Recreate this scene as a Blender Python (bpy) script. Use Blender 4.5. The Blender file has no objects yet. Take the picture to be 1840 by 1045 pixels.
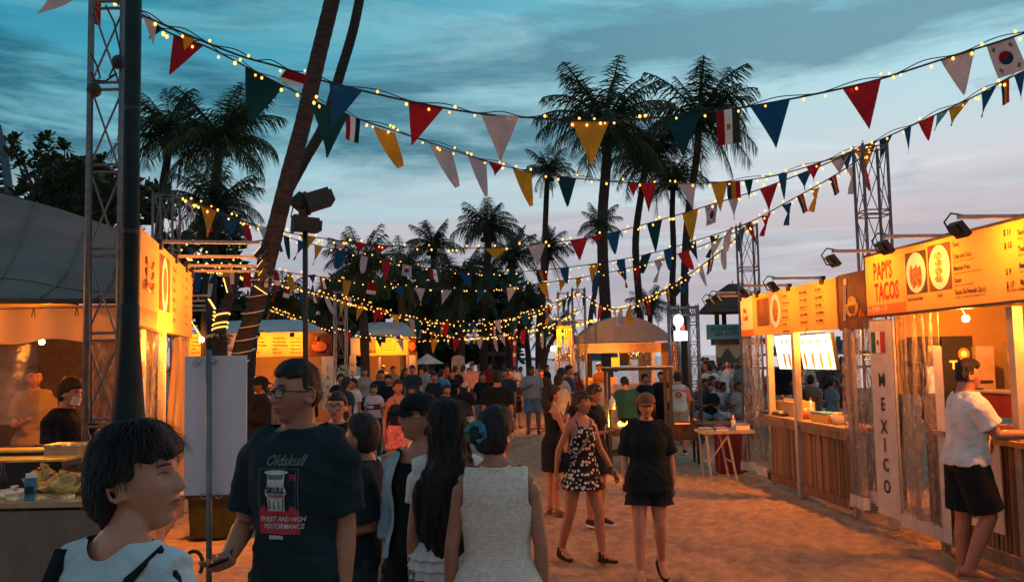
import bpy, math, random
import numpy as np
from mathutils import Vector, Matrix, noise
from mathutils.bvhtree import BVHTree
V = Vector
pi = math.pi
rad = math.radians
SC = bpy.context.scene
COL = SC.collection
random.seed(7)

# ---------------------------------------------------------------- camera
F = 1600.0                       # focal length in pixels of the 1840 px wide photograph
EYE = 1.85
cam_data = bpy.data.cameras.new('camera')
cam = bpy.data.objects.new('camera', cam_data)
COL.objects.link(cam)
cam_data.sensor_width = 36.0
cam_data.lens = 36.0 * F / 1840.0
cam_data.clip_start = 0.05
cam_data.clip_end = 20000
PITCH, ROLL = math.atan(122.5 / F), -0.02
CAMM = Matrix.Translation((0, 0, EYE)) @ Matrix.Rotation(pi / 2 + PITCH, 4, 'X') @ Matrix.Rotation(ROLL, 4, 'Z')
cam.matrix_world = CAMM
SC.camera = cam
R3 = CAMM.to_3x3()

# ---------------------------------------------------------------- view and world
SC.render.engine = 'CYCLES'
SC.view_settings.view_transform = 'Standard'
SC.view_settings.look = 'None'
SC.view_settings.exposure = 0.3
SC.view_settings.gamma = 1.0
SC.view_settings.use_curve_mapping = False
SC.cycles.use_denoising = True
SC.cycles.max_bounces = 7
SC.cycles.transparent_max_bounces = 24
SC.cycles.sample_clamp_indirect = 4.0
SC.cycles.caustics_reflective = False
SC.cycles.caustics_refractive = False

SUN_EL, SUN_ROT = rad(1.0), rad(25)
world = bpy.data.worlds.new('World')
SC.world = world
world.use_nodes = True
NT = world.node_tree
NT.nodes.clear()
def N(t, **k):
    n = NT.nodes.new(t)
    for a, b in k.items():
        setattr(n, a, b)
    return n
def LK(a, b):
    NT.links.new(a, b)
def wmath(op, a, b=None, clamp=False):
    n = N('ShaderNodeMath', operation=op, use_clamp=clamp)
    for i, x in enumerate((a, b)):
        if x is None: continue
        if isinstance(x, (int, float)): n.inputs[i].default_value = x
        else: LK(x, n.inputs[i])
    return n.outputs[0]
def wmix(fac, a, b):
    n = N('ShaderNodeMixRGB')
    for i, x in enumerate((fac, a, b)):
        if isinstance(x, (int, float)): n.inputs[i].default_value = x
        elif isinstance(x, tuple): n.inputs[i].default_value = (*x, 1)
        else: LK(x, n.inputs[i])
    return n.outputs[0]
def wramp(fac, stops, interp='LINEAR'):
    n = N('ShaderNodeValToRGB')
    cr = n.color_ramp
    cr.interpolation = interp
    while len(cr.elements) < len(stops): cr.elements.new(0.5)
    for e, (p, c) in zip(cr.elements, stops):
        e.position = p
        e.color = (*c, 1) if isinstance(c, tuple) else (c, c, c, 1)
    LK(fac, n.inputs[0])
    return n.outputs[0]
tc = N('ShaderNodeTexCoord')
sep = N('ShaderNodeSeparateXYZ'); LK(tc.outputs['Generated'], sep.inputs[0])
X, Y, Z = sep.outputs
el = wmath('MAXIMUM', Z, 0.0)
# colour by height: rose haze at the horizon, pale blue, then deep teal; left side darker than the right
left_c = wramp(el, [(0.0, (.36, .34, .40)), (.06, (.37, .28, .34)), (.12, (.40, .37, .42)), (.185, (.42, .50, .53)), (.24, (.17, .41, .48)), (.32, (.035, .25, .345)), (.42, (.012, .17, .255)), (1.0, (.035, .105, .15))])
right_c = wramp(el, [(0.0, (.38, .44, .50)), (.07, (.31, .33, .39)), (.13, (.36, .355, .41)), (.19, (.46, .48, .52)), (.27, (.36, .53, .58)), (.35, (.20, .49, .57)), (.44, (.11, .38, .46)), (1.0, (.07, .16, .21))])
az = wmath('DIVIDE', X, wmath('MAXIMUM', wmath('SQRT', wmath('ADD', wmath('MULTIPLY', X, X), wmath('MULTIPLY', Y, Y))), 0.001))
side = wramp(wmath('ADD', wmath('MULTIPLY', az, 1.15), 0.50, True), [(0, 0.0), (1, 1.0)], 'EASE')
base = wmix(side, left_c, right_c)
# cloud layers: direction mapped so that bands lie nearly level and widen with height
den = wmath('ADD', el, 0.22)
comb = N('ShaderNodeCombineXYZ')
LK(wmath('DIVIDE', X, den), comb.inputs[0]); LK(wmath('DIVIDE', 1.0, den), comb.inputs[1]); LK(Y, comb.inputs[2])
def cloud(scale, sx, sy, loc, detail=7, rough=.55, dist=.3, rot=0.0):
    mp = N('ShaderNodeMapping'); LK(comb.outputs[0], mp.inputs[0])
    mp.inputs['Scale'].default_value = (sx, sy, .4); mp.inputs['Location'].default_value = loc
    mp.inputs['Rotation'].default_value = (0, 0, rot)
    nz = N('ShaderNodeTexNoise'); LK(mp.outputs[0], nz.inputs['Vector'])
    nz.inputs['Scale'].default_value = scale; nz.inputs['Detail'].default_value = detail
    nz.inputs['Roughness'].default_value = rough; nz.inputs['Distortion'].default_value = dist
    return nz.outputs['Fac']
dark = wramp(cloud(.95, .75, 1.5, (7.7, 1.9, 0), rot=.22, dist=.5, rough=.6, detail=9), [(.44, 0.0), (.53, 1.0)])
dark = wmath('MULTIPLY', dark, wramp(el, [(.0, .0), (.12, .2), (.18, .55), (.23, 1.0), (.34, .9), (.5, .6)]))
c1 = wmix(wmath('MULTIPLY', dark, .95), base, wmix(side, (.012, .105, .16), (.105, .225, .285)))
lite = wramp(cloud(1.5, .55, 2.0, (1.1, 6.2, 0), detail=10, rough=.66, dist=.7, rot=.12), [(.50, 0.0), (.62, 1.0)])
lite = wmath('MULTIPLY', lite, wramp(el, [(.02, .2), (.12, .7), (.2, .9), (.35, .7), (.6, .3)]))
c2 = wmix(wmath('MULTIPLY', lite, .68), c1, wmix(side, (.17, .42, .49), (.50, .62, .66)))
rose = wramp(cloud(1.7, .5, 2.4, (8.1, 2.2, 0), detail=7), [(.46, 0.0), (.60, 1.0)])
rose = wmath('MULTIPLY', rose, wramp(el, [(.0, .15), (.06, .7), (.11, .7), (.16, .35), (.2, 0.0)]))
c3 = wmix(wmath('MULTIPLY', rose, .34), c2, wmix(side, (.46, .30, .34), (.56, .40, .39)))
grey = wramp(cloud(2.1, .5, 2.6, (2.3, 9.2, 0), detail=8, rough=.6), [(.50, 0.0), (.60, 1.0)])
grey = wmath('MULTIPLY', grey, wramp(el, [(.0, .3), (.08, .8), (.16, .6), (.2, 0.0)]))
c3 = wmix(wmath('MULTIPLY', grey, .5), c3, (.22, .27, .34))
back = wmath('MULTIPLY', wramp(wmath('ADD', wmath('MULTIPLY', Y, -.6), .45, True), [(.35, 0.0), (.85, 1.0)], 'EASE'), .75)  # pale grey mixed into the unseen sky behind the camera to light faces
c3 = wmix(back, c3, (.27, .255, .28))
below = wmath('LESS_THAN', Z, 0.0)
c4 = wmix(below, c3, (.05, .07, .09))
nish = N('ShaderNodeTexSky', sky_type='NISHITA')
nish.sun_disc = False; nish.sun_elevation = SUN_EL; nish.sun_rotation = SUN_ROT
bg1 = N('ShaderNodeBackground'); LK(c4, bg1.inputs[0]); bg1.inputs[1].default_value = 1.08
bg2 = N('ShaderNodeBackground'); LK(nish.outputs[0], bg2.inputs[0]); bg2.inputs[1].default_value = 0.006
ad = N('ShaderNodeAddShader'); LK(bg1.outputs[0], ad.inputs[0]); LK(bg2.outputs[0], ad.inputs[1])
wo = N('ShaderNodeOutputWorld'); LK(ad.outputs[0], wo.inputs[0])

sun = bpy.data.lights.new('sun', 'SUN')
sun.energy = 0.06; sun.angle = rad(20); sun.color = (1.0, .72, .62)
suno = bpy.data.objects.new('sun', sun); COL.objects.link(suno)
suno.rotation_euler = (rad(86), 0, pi - SUN_ROT)      # low, behind the far beach, after sunset

WARM = (1.0, .265, .018)
def lamp(kind, loc, power, color=WARM, size=.1, target=None, spot=None, blend=.6, parent=None, shape=None):
    l = bpy.data.lights.new('lamp_light', kind)
    l.energy = power; l.color = color
    if kind == 'AREA':
        l.size = size
        if shape: l.shape = 'RECTANGLE'; l.size, l.size_y = shape
    else:
        l.shadow_soft_size = size
    if kind == 'SPOT':
        l.spot_size = rad(spot or 90); l.spot_blend = blend
    o = bpy.data.objects.new('lamp_light', l); COL.objects.link(o)
    o.location = loc
    if target is not None:
        o.rotation_euler = (V(target) - V(loc)).to_track_quat('-Z', 'Y').to_euler()
    return o

# ---------------------------------------------------------------- pixels to places
def ray(px, py):
    return R3 @ V(((px - 920) / F, -(py - 522.5) / F, -1.0))
def at(px, py, y):
    d = ray(px, py)
    return V((0, 0, EYE)) + d * (y / d.y)
def gnd(px, py, z=0.0):
    d = ray(px, py)
    return V((0, 0, EYE)) + d * ((z - EYE) / d.z)

# ---------------------------------------------------------------- materials
_mats = {}
def mat(name, col, rough=.75, var=.18, scale=9.0, bump=.15, bscale=None, metal=0.0, emis=None, estr=0.0, transl=0.0, col2=None,
        stretch=(1, 1, 1), sheen=0.0, spec=.4, kind=None, sample='AUTO', alpha=None, wave=None, ramp=(.35, .65)):
    if name in _mats: return _mats[name]
    m = bpy.data.materials.new(name); _mats[name] = m
    m.use_nodes = True
    nt = m.node_tree; nd = nt.nodes; lk = nt.links.new
    b = nd['Principled BSDF']; out = nd['Material Output']
    tcn = nd.new('ShaderNodeTexCoord')
    mp = nd.new('ShaderNodeMapping'); lk(tcn.outputs['Object'], mp.inputs[0]); mp.inputs['Scale'].default_value = stretch
    nz = nd.new('ShaderNodeTexNoise'); lk(mp.outputs[0], nz.inputs['Vector'])
    nz.inputs['Scale'].default_value = scale; nz.inputs['Detail'].default_value = 5
    cr = nd.new('ShaderNodeValToRGB'); lk(nz.outputs['Fac'], cr.inputs[0])
    c2 = col2 or tuple(min(1, c * (1 + var)) for c in col)
    cr.color_ramp.elements[0].position, cr.color_ramp.elements[1].position = ramp
    cr.color_ramp.elements[0].color = (*[c * (1 - var) for c in col], 1)
    cr.color_ramp.elements[1].color = (*c2, 1)
    src = cr.outputs[0]
    hsrc = nz.outputs['Fac']
    if kind == 'attr':      # colour attribute tints the base colour
        at_ = nd.new('ShaderNodeVertexColor'); at_.layer_name = 'tint'
        mx = nd.new('ShaderNodeMixRGB'); mx.blend_type = 'MULTIPLY'; mx.inputs[0].default_value = 1
        lk(src, mx.inputs[1]); lk(at_.outputs[0], mx.inputs[2]); src = mx.outputs[0]
    if kind == 'dots':
        vo = nd.new('ShaderNodeTexVoronoi'); lk(tcn.outputs['Object'], vo.inputs['Vector']); vo.inputs['Scale'].default_value = 27
        vo.inputs['Randomness'].default_value = .75
        c3 = nd.new('ShaderNodeValToRGB'); lk(vo.outputs['Distance'], c3.inputs[0])
        c3.color_ramp.elements[0].position = .36; c3.color_ramp.elements[0].color = (.62, .56, .50, 1)
        c3.color_ramp.elements[1].position = .42; c3.color_ramp.elements[1].color = (.012, .012, .015, 1)
        src = c3.outputs[0]
    if wave:
        wv = nd.new('ShaderNodeTexWave'); lk(tcn.outputs['Object'], wv.inputs['Vector']); wv.bands_direction = wave[0]
        wv.inputs['Scale'].default_value = wave[1]; wv.inputs['Distortion'].default_value = wave[2]; wv.inputs['Detail'].default_value = 2
        wv.inputs['Detail Scale'].default_value = 2.0
        hsrc = wv.outputs['Fac']
        if len(wave) > 3:
            mx = nd.new('ShaderNodeMixRGB'); mx.blend_type = 'MULTIPLY'; mx.inputs[0].default_value = wave[3]
            lk(src, mx.inputs[1]); lk(wv.outputs['Color'], mx.inputs[2]); src = mx.outputs[0]
    lk(src, b.inputs['Base Color'])
    b.inputs['Roughness'].default_value = rough; b.inputs['Metallic'].default_value = metal
    b.inputs['Specular IOR Level'].default_value = spec
    if sheen: b.inputs['Sheen Weight'].default_value = sheen
    if emis:
        b.inputs['Emission Color'].default_value = (*emis, 1); b.inputs['Emission Strength'].default_value = estr
    if bump:
        bp = nd.new('ShaderNodeBump'); bp.inputs['Strength'].default_value = bump; bp.inputs['Distance'].default_value = .02
        if bscale:
            n2 = nd.new('ShaderNodeTexNoise'); lk(mp.outputs[0], n2.inputs['Vector']); n2.inputs['Scale'].default_value = bscale
            n2.inputs['Detail'].default_value = 4; lk(n2.outputs['Fac'], bp.inputs['Height'])
        else: lk(hsrc, bp.inputs['Height'])
        lk(bp.outputs[0], b.inputs['Normal'])
    last = b.outputs[0]
    if transl:
        tr = nd.new('ShaderNodeBsdfTranslucent'); lk(src, tr.inputs[0])
        mx = nd.new('ShaderNodeMixShader'); mx.inputs[0].default_value = transl
        lk(b.outputs[0], mx.inputs[1]); lk(tr.outputs[0], mx.inputs[2]); last = mx.outputs[0]
    if alpha is not None:   # clear sheet: mostly see-through, streaked
        tp = nd.new('ShaderNodeBsdfTransparent')
        mx = nd.new('ShaderNodeMixShader')
        c4 = nd.new('ShaderNodeMapRange'); lk(nz.outputs['Fac'], c4.inputs[0])
        c4.inputs[1].default_value = .38; c4.inputs[2].default_value = .62
        c4.inputs[3].default_value = alpha[0]; c4.inputs[4].default_value = alpha[1]
        lk(c4.outputs[0], mx.inputs[0]); lk(tp.outputs[0], mx.inputs[1]); lk(last, mx.inputs[2]); last = mx.outputs[0]
    lk(last, out.inputs[0])
    try: m.cycles.emission_sampling = sample
    except Exception: pass
    return m

# ---------------------------------------------------------------- mesh builder
class MB:
    def __init__(s):
        s.v = []; s.f = []; s.m = []; s.T = None; s.mi = 0
    def add(s, vs, fs, mi=None):
        n = len(s.v)
        s.v.extend([s.T @ V(p) for p in vs] if s.T is not None else [V(p) for p in vs])
        s.f.extend([tuple(i + n for i in f) for f in fs])
        s.m.extend([s.mi if mi is None else mi] * len(fs))
        return s
    def box(s, c, d, R=None, mi=None):
        c = V(c); hx, hy, hz = d[0] / 2, d[1] / 2, d[2] / 2
        ps = [V((x, y, z)) for z in (-hz, hz) for y in (-hy, hy) for x in (-hx, hx)]
        if R is not None: ps = [R @ p for p in ps]
        return s.add([c + p for p in ps], [(0, 2, 3, 1), (4, 5, 7, 6), (0, 1, 5, 4), (2, 6, 7, 3), (0, 4, 6, 2), (1, 3, 7, 5)], mi)
    def quad(s, a, b, c, d, mi=None):
        return s.add([a, b, c, d], [(0, 1, 2, 3)], mi)
    def grid(s, fn, nu, nv, mi=None):
        vs = [fn(i / nu, j / nv) for j in range(nv + 1) for i in range(nu + 1)]
        fs = [(j * (nu + 1) + i, j * (nu + 1) + i + 1, (j + 1) * (nu + 1) + i + 1, (j + 1) * (nu + 1) + i) for j in range(nv) for i in range(nu)]
        return s.add(vs, fs, mi)
    def rings(s, rings, caps=True, mi=None):
        n = len(rings[0]); vs = [p for r in rings for p in r]; fs = []
        for k in range(len(rings) - 1):
            for i in range(n):
                j = (i + 1) % n
                fs.append((k * n + i, k * n + j, (k + 1) * n + j, (k + 1) * n + i))
        if caps:
            fs.append(tuple(range(n - 1, -1, -1)))
            fs.append(tuple((len(rings) - 1) * n + i for i in range(n)))
        return s.add(vs, fs, mi)
    def tube(s, pts, r, n=8, mi=None, caps=True, squash=None):
        pts = [V(p) for p in pts]
        rs = r if isinstance(r, (list, tuple)) else [r] * len(pts)
        up = None; out = []
        for i, p in enumerate(pts):
            t = (pts[min(i + 1, len(pts) - 1)] - pts[max(i - 1, 0)])
            if t.length < 1e-9: t = V((0, 0, 1))
            t.normalize()
            if up is None:
                a = V((0, 0, 1)) if abs(t.z) < .9 else V((1, 0, 0))
                up = (a - t * a.dot(t)).normalized()
            else:
                up = (up - t * up.dot(t)).normalized()
            sd = t.cross(up)
            out.append([p + (sd * math.cos(2 * pi * k / n) + up * math.sin(2 * pi * k / n)) * rs[i] for k in range(n)])
        return s.rings(out, caps, mi)
    def disc(s, c, nrm, r, h, n=16, mi=None):
        c = V(c); nrm = V(nrm).normalized()
        return s.tube([c - nrm * h / 2, c + nrm * h / 2], r, n, mi)
    def ball(s, c, r, n=8, m=6, mi=None):
        c = V(c); r = V(r) if not isinstance(r, (int, float)) else V((r, r, r))
        rg = []
        for j in range(1, m):
            a = pi * j / m
            rg.append([c + V((r.x * math.sin(a) * math.cos(2 * pi * k / n), r.y * math.sin(a) * math.sin(2 * pi * k / n), -r.z * math.cos(a))) for k in range(n)])
        return s.rings(rg, True, mi)
    def mesh(s, name, mats, smooth=False):
        me = bpy.data.meshes.new(name)
        me.from_pydata([tuple(p) for p in s.v], [], s.f)
        for m in (mats if isinstance(mats, (list, tuple)) else [mats]): me.materials.append(m)
        if any(s.m): me.polygons.foreach_set('material_index', s.m)
        if smooth: me.polygons.foreach_set('use_smooth', [True] * len(me.polygons))
        me.update()
        return me

def wm(o):
    m = o.matrix_parent_inverse @ o.matrix_basis
    return wm(o.parent) @ m if o.parent else o.matrix_basis.copy()
def put(name, mesh, parent=None, M=None, local=None, label=None):
    """link a mesh; M is its world matrix (None: vertices already in world space); local: matrix in the parent's frame"""
    o = bpy.data.objects.new(name, mesh); COL.objects.link(o)
    if parent is not None:
        o.parent = parent
        if local is not None: o.matrix_basis = local
        else:
            o.matrix_parent_inverse = wm(parent).inverted()
            if M is not None: o.matrix_basis = M
    elif M is not None: o.matrix_basis = M
    if label: o['label'] = label
    return o
def part(name, mb, mats, parent=None, smooth=False, local=False, label=None):
    return put(name, mb.mesh(name, mats, smooth), parent, local=Matrix.Identity(4) if local else None, label=label)
def tag(o, label=None, cat=None, group=None, kind=None):
    if label: o['label'] = label
    if cat: o['category'] = cat
    if group: o['group'] = group
    if kind: o['kind'] = kind
    return o
def thing(name, label, cat, loc=(0, 0, 0), rz=0.0, group=None):
    o = bpy.data.objects.new(name, None); COL.objects.link(o)
    o.location = loc; o.rotation_euler = (0, 0, rz)
    o.empty_display_size = .2
    o.matrix_basis = Matrix.Translation(V(loc)) @ Matrix.Rotation(rz, 4, 'Z')
    return tag(o, label, cat, group)
def copy_thing(root, M, label=None, group=None):
    r = root.copy(); COL.objects.link(r); r.matrix_basis = M
    if label: r['label'] = label
    if group: r['group'] = group
    def rec(a, b):
        for ch in a.children:
            c = ch.copy(); COL.objects.link(c); c.parent = b
            rec(ch, c)
    rec(root, r)
    return r
def I(x=0, y=0, z=0, rz=0, s=1):
    return Matrix.Translation((x, y, z)) @ Matrix.Rotation(rz, 4, 'Z') @ Matrix.Scale(s, 4)

_tx = {}
TMP = bpy.data.scenes.new('scratch'); TVL = TMP.view_layers[0]
def evaluated(o):
    TMP.collection.objects.link(o); TVL.update(); dg = TVL.depsgraph
    me = bpy.data.meshes.new_from_object(o.evaluated_get(dg), depsgraph=dg)
    return me
def text_mb(s, size, bold=0.0, shear=0.0, sx=1.0, align='LEFT', depth=0.0, space=1.0):
    """flat lettering as (verts, faces) in the xz plane, facing -y"""
    cu = bpy.data.curves.new('lettering', 'FONT')
    cu.body = s; cu.size = size; cu.offset = bold; cu.shear = shear; cu.align_x = align; cu.resolution_u = 2; cu.space_line = .95; cu.space_character = space
    o = bpy.data.objects.new('lettering', cu); me = evaluated(o)
    vs = [V((v.co.x * sx, 0, v.co.y)) for v in me.vertices]
    fs = [tuple(p.vertices) for p in me.polygons]
    bpy.data.objects.remove(o); bpy.data.curves.remove(cu); bpy.data.meshes.remove(me)
    return vs, fs
# ---------------------------------------------------------------- materials shared by the setting
m_sand = mat('sand', (.44, .285, .185), rough=.95, var=.22, scale=7, bump=1.0, bscale=80, col2=(.50, .345, .23), spec=.1)
m_paver = mat('paver_stone', (.27, .25, .23), rough=.9, var=.3, scale=14, bump=.4, bscale=60)
m_leaf = mat('palm_leaf', (.040, .065, .030), rough=.65, var=.35, scale=3, bump=0, transl=.12, spec=.3)
m_leaf2 = mat('broad_leaf', (.035, .060, .028), rough=.6, var=.4, scale=4, bump=0, transl=.12, spec=.3)
m_dead = mat('dry_frond', (.10, .075, .045), rough=.9, var=.3, scale=4, bump=0)
m_bark = mat('palm_bark', (.036, .032, .030), rough=.95, var=.4, scale=7, bump=.8, stretch=(1, 1, 5), bscale=14)
m_trussm = mat('truss_metal', (.30, .29, .28), rough=.45, var=.15, scale=20, bump=.05, metal=.7)
m_truss_d = mat('truss_dark_metal', (.16, .16, .17), rough=.5, var=.2, scale=20, bump=.05, metal=.5)
m_black = mat('black_metal', (.018, .02, .022), rough=.5, var=.2, scale=20, bump=.05)
m_pole = mat('pole_paint', (.008, .020, .022), rough=.6, var=.25, scale=6, bump=.05, spec=.2)
m_wood = mat('timber', (.26, .17, .10), rough=.8, var=.3, scale=5, bump=.3, stretch=(6, 6, .6))
m_plank = mat('plank_wood', (.30, .19, .11), rough=.8, var=.35, scale=4, bump=.35, stretch=(8, 8, .7))
m_white = mat('white_paint', (.72, .71, .68), rough=.6, var=.06, scale=6, bump=.05)
m_water = mat('sea_water', (.025, .09, .11), rough=.16, var=.2, scale=.4, bump=.55, bscale=1.2, stretch=(1, 3, 1), spec=.6)
m_far = mat('far_skyline', (.07, .12, .15), rough=.9, var=.2, scale=.02, bump=0)
m_hill = mat('far_hill', (.025, .06, .065), rough=.95, var=.3, scale=.02, bump=0)

def fbm(x, y, s):
    return noise.fractal(V((x * s, y * s, 3.1)), 1.0, 2.0, 3, noise_basis='PERLIN_ORIGINAL')
def axis(segs):
    out = []
    for a, b, st in segs:
        n = max(1, int(round((b - a) / st)))
        out += [a + (b - a) * i / n for i in range(n)]
    out.append(segs[-1][1])
    return out
xs = axis([(-3000, -300, 900), (-300, -40, 52), (-40, -10, 6), (-10, -3, .5), (-3, 7, .055), (7, 12, .5), (12, 40, 7), (40, 300, 52), (300, 3000, 900)])
ys = axis([(-60, 4, 8), (4, 6.8, .3), (6.8, 15, .055), (15, 24, .16), (24, 40, 1), (40, 80, 5), (80, 200, 30), (200, 3000, 700)])
def gz(x, y):
    z = 0.0
    if 3 < y < 45 and abs(x) < 20:
        w_ = noise.cell(V((x * 2.6, y * 2.6, 1))) if False else 0
        z = fbm(x, y, 1.1) * .022 + fbm(x + 9, y, 4.2) * .030 - .022 + max(-.018, -abs(fbm(x * 1.2, y + 40, 7.0)) * .05 + .006)
        if -2.3 < x < -.15 and 5 < y < 23: z -= .03
    if y > 45: z -= min(3.0, (y - 45) * .05) * (1 if x > -25 else .2)
    return z
gv = [(x, y, gz(x, y)) for y in ys for x in xs]
# trampled footprints pressed into the sand
GA = np.array(gv); rf_ = random.Random(21); XS, YS = np.array(xs), np.array(ys); NXg = len(xs)
for _ in range(1500):
    fx, fy, fa = rf_.uniform(-3, 6.5), 6.3 + 10 * rf_.random() ** 1.3, rf_.gauss(0, .5) + (pi if rf_.random() < .5 else 0)
    i0, i1 = np.searchsorted(XS, (fx - .22, fx + .22)); j0, j1 = np.searchsorted(YS, (fy - .22, fy + .22))
    for j in range(j0, j1):
        sl_ = slice(j * NXg + i0, j * NXg + i1); dx, dy = GA[sl_, 0] - fx, GA[sl_, 1] - fy
        u_, v_ = (dx * math.cos(fa) + dy * math.sin(fa)) / .055, (-dx * math.sin(fa) + dy * math.cos(fa)) / .13
        q_ = u_ * u_ + v_ * v_
        GA[sl_, 2] += -.020 * np.exp(-q_) + .007 * np.exp(-(np.sqrt(q_) - 1.6) ** 2 * 4)
gv = [tuple(p) for p in GA]
nx = len(xs)
gf = [(j * nx + i, j * nx + i + 1, (j + 1) * nx + i + 1, (j + 1) * nx + i) for j in range(len(ys) - 1) for i in range(nx - 1)]
gme = bpy.data.meshes.new('sand_ground'); gme.from_pydata(gv, [], gf); gme.materials.append(m_sand)
gme.polygons.foreach_set('use_smooth', [True] * len(gme.polygons))
tag(put('ground', gme), 'rippled beach sand covering the whole market ground', kind='structure')
def ground_at(x, y): return gz(x, y)

sea = MB(); sea.grid(lambda u, v: (-4000 + 8000 * u, 62 + 9000 * v * v, -.62), 40, 40)
tag(part('sea', sea, m_water, smooth=True), 'dark teal sea reaching the horizon', kind='structure')

# paved walkway: every slab a piece of it
walk = MB(); walk.box((-1.2, 14, -.03), (2.0, 17, .04))
wk = tag(part('path', walk, m_paver), 'grey paved walkway through the sand', kind='structure')
pv = MB(); pv.box((0, 0, 0), (.385, .505, .035)); pvm = pv.mesh('paver', m_paver)
for i in range(5):
    for j in range(32):
        x, y = -2.0 + .4 * i, 5.9 + .52 * j
        put('paver', pvm, wk, Matrix.Translation((x, y, .006 + random.uniform(-.005, .005))) @ Matrix.Rotation(random.uniform(-.012, .012), 4, 'Z') @ Matrix.Rotation(random.uniform(-.008, .008), 4, 'X'))

# far shore
hill = MB()
def hill_strip(px0, px1, y, pts, depth=120):
    n = len(pts); a = [at(px0 + (px1 - px0) * i / (n - 1), p, y) for i, p in enumerate(pts)]
    rows = []
    for k, (dy, hs) in enumerate(((-depth, 0), (-depth * .4, .75), (0, 1), (depth * .6, .7), (depth, 0))):
        rows.append([V((p.x, y + dy, -1 + (p.z + 1) * hs)) for p in a])
    vs = [p for r in rows for p in r]; fs = [(k * n + i, k * n + i + 1, (k + 1) * n + i + 1, (k + 1) * n + i) for k in range(4) for i in range(n - 1)]
    hill.add(vs, fs)
hill_strip(1000, 1145, 900, [642, 636, 628, 621, 622, 616, 618, 622, 627, 634, 640])
hill_strip(1380, 1470, 1300, [640, 634, 631, 629, 631, 630, 633, 636, 638])
hill_strip(1500, 1560, 1300, [637, 632, 630, 631, 628, 630, 634, 636])
hill_strip(860, 1000, 1500, [647, 643, 642, 643, 641, 644, 646])
tag(part('hills', hill, m_hill, smooth=True), 'low wooded headlands across the water', kind='structure')
rs = random.Random(5)
for i, (px, py, w) in enumerate([(1392, 622, 5), (1399, 618, 4), (1407, 625, 7), (1440, 612, 5), (1447, 606, 4), (1453, 615, 6), (1461, 610, 5), (1497, 612, 5), (1504, 604, 4), (1509, 614, 6), (1516, 598, 4), (1521, 609, 6), (1528, 616, 5), (1534, 607, 5)]):
    y = 1500 + 30 * i
    a = at(px, py, y); b = at(px + w, py, y); g = MB(); h = a.z + 2
    g.box(((a.x + b.x) / 2, y, h / 2 - 2), (b.x - a.x, 14, h))
    t = thing('distant_tower', ['pale slab tower', 'narrow dark masted tower', 'broad low block'][i % 3] + ' on the skyline, ' + ['first', 'second', 'third', 'fourth', 'fifth', 'sixth', 'seventh', 'eighth', 'ninth', 'tenth', 'eleventh', 'twelfth', 'thirteenth', 'last'][i] + ' from the left', 'building', (a.x, y, -2), 0, 'towers of the far skyline')
    part('tower_block', g, m_far, t)
    if i % 3 == 1:
        g = MB(); g.tube([(a.x, y, h - 3), (a.x, y, h + 9)], 1.0, 5); part('mast', g, m_far, t)
    elif i % 3 == 0:
        g = MB(); g.box(((a.x + b.x) / 2, y, h), ((b.x - a.x) * .5, 8, 4)); part('roof_plant_room', g, m_far, t)
buoy = MB()
for i in range(70):
    p = at(1270 + i * 4.2, 0, 150); buoy.ball((p.x, 150 + 4 * math.sin(i * .1), -.5), (.42, .3, .3), 6, 4)
tag(part('buoy_line', buoy, mat('buoy', (.45, .12, .05), rough=.5)), 'line of red swim buoys floating on the sea', 'buoys', kind='stuff')

# ---------------------------------------------------------------- palms
def frond_mesh(e0, droop, seed, dead=False, nl=46):
    r = random.Random(seed); m = MB(); pts = []; p = V((0, 0, 0)); n = 14
    for i in range(n + 1):
        pts.append(p.copy()); a = e0 - droop * (i / n) ** 1.3
        p += V((math.cos(a), 0, math.sin(a))) / n
    m.tube(pts, [.018 * (1 - .8 * i / n) + .002 for i in range(n + 1)], 4, mi=0)
    def P(t):
        k = min(n - 1, int(t * n)); return pts[k].lerp(pts[k + 1], t * n - k), (pts[k + 1] - pts[k]).normalized()
    for k in range(nl):
        t = .10 + .89 * k / (nl - 1); q, d = P(t)
        L = .36 * (math.sin(pi * min(1, t * .82 + .14)) ** .7) * r.uniform(.8, 1.12)
        for s in (-1, 1):
            if r.random() < .06: continue
            side = V((0, s, 0)); fw = d * r.uniform(.45, .8) ; dn = V((0, 0, -r.uniform(.2, 1.0) - (.5 if dead else 0)))
            v = (side * r.uniform(.6, .95) + fw + dn).normalized()
            w = d * (.0075 if not dead else .005)
            mid = q + v * L * .55 + V((0, 0, -.012)); tip = q + v * L + V((0, 0, -.07 * r.uniform(.5, 1.6) * L / .3))
            m.add([q - w, q + w, mid + w * .9, tip, mid - w * .9], [(0, 1, 2, 4), (4, 2, 3)])
    return m.mesh('frond', m_dead if dead else m_leaf)
FR = {}
for ei, (e0, dr) in enumerate([(1.42, .55), (1.15, .95), (.85, 1.35), (.55, 1.6), (.2, 1.55), (-.25, 1.15)]):
    FR[ei] = [frond_mesh(e0, dr, 31 * ei + k) for k in range(2)]
FR['dead'] = [frond_mesh(-.9, .6, 77, True), frond_mesh(-1.1, .4, 78, True)]
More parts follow.
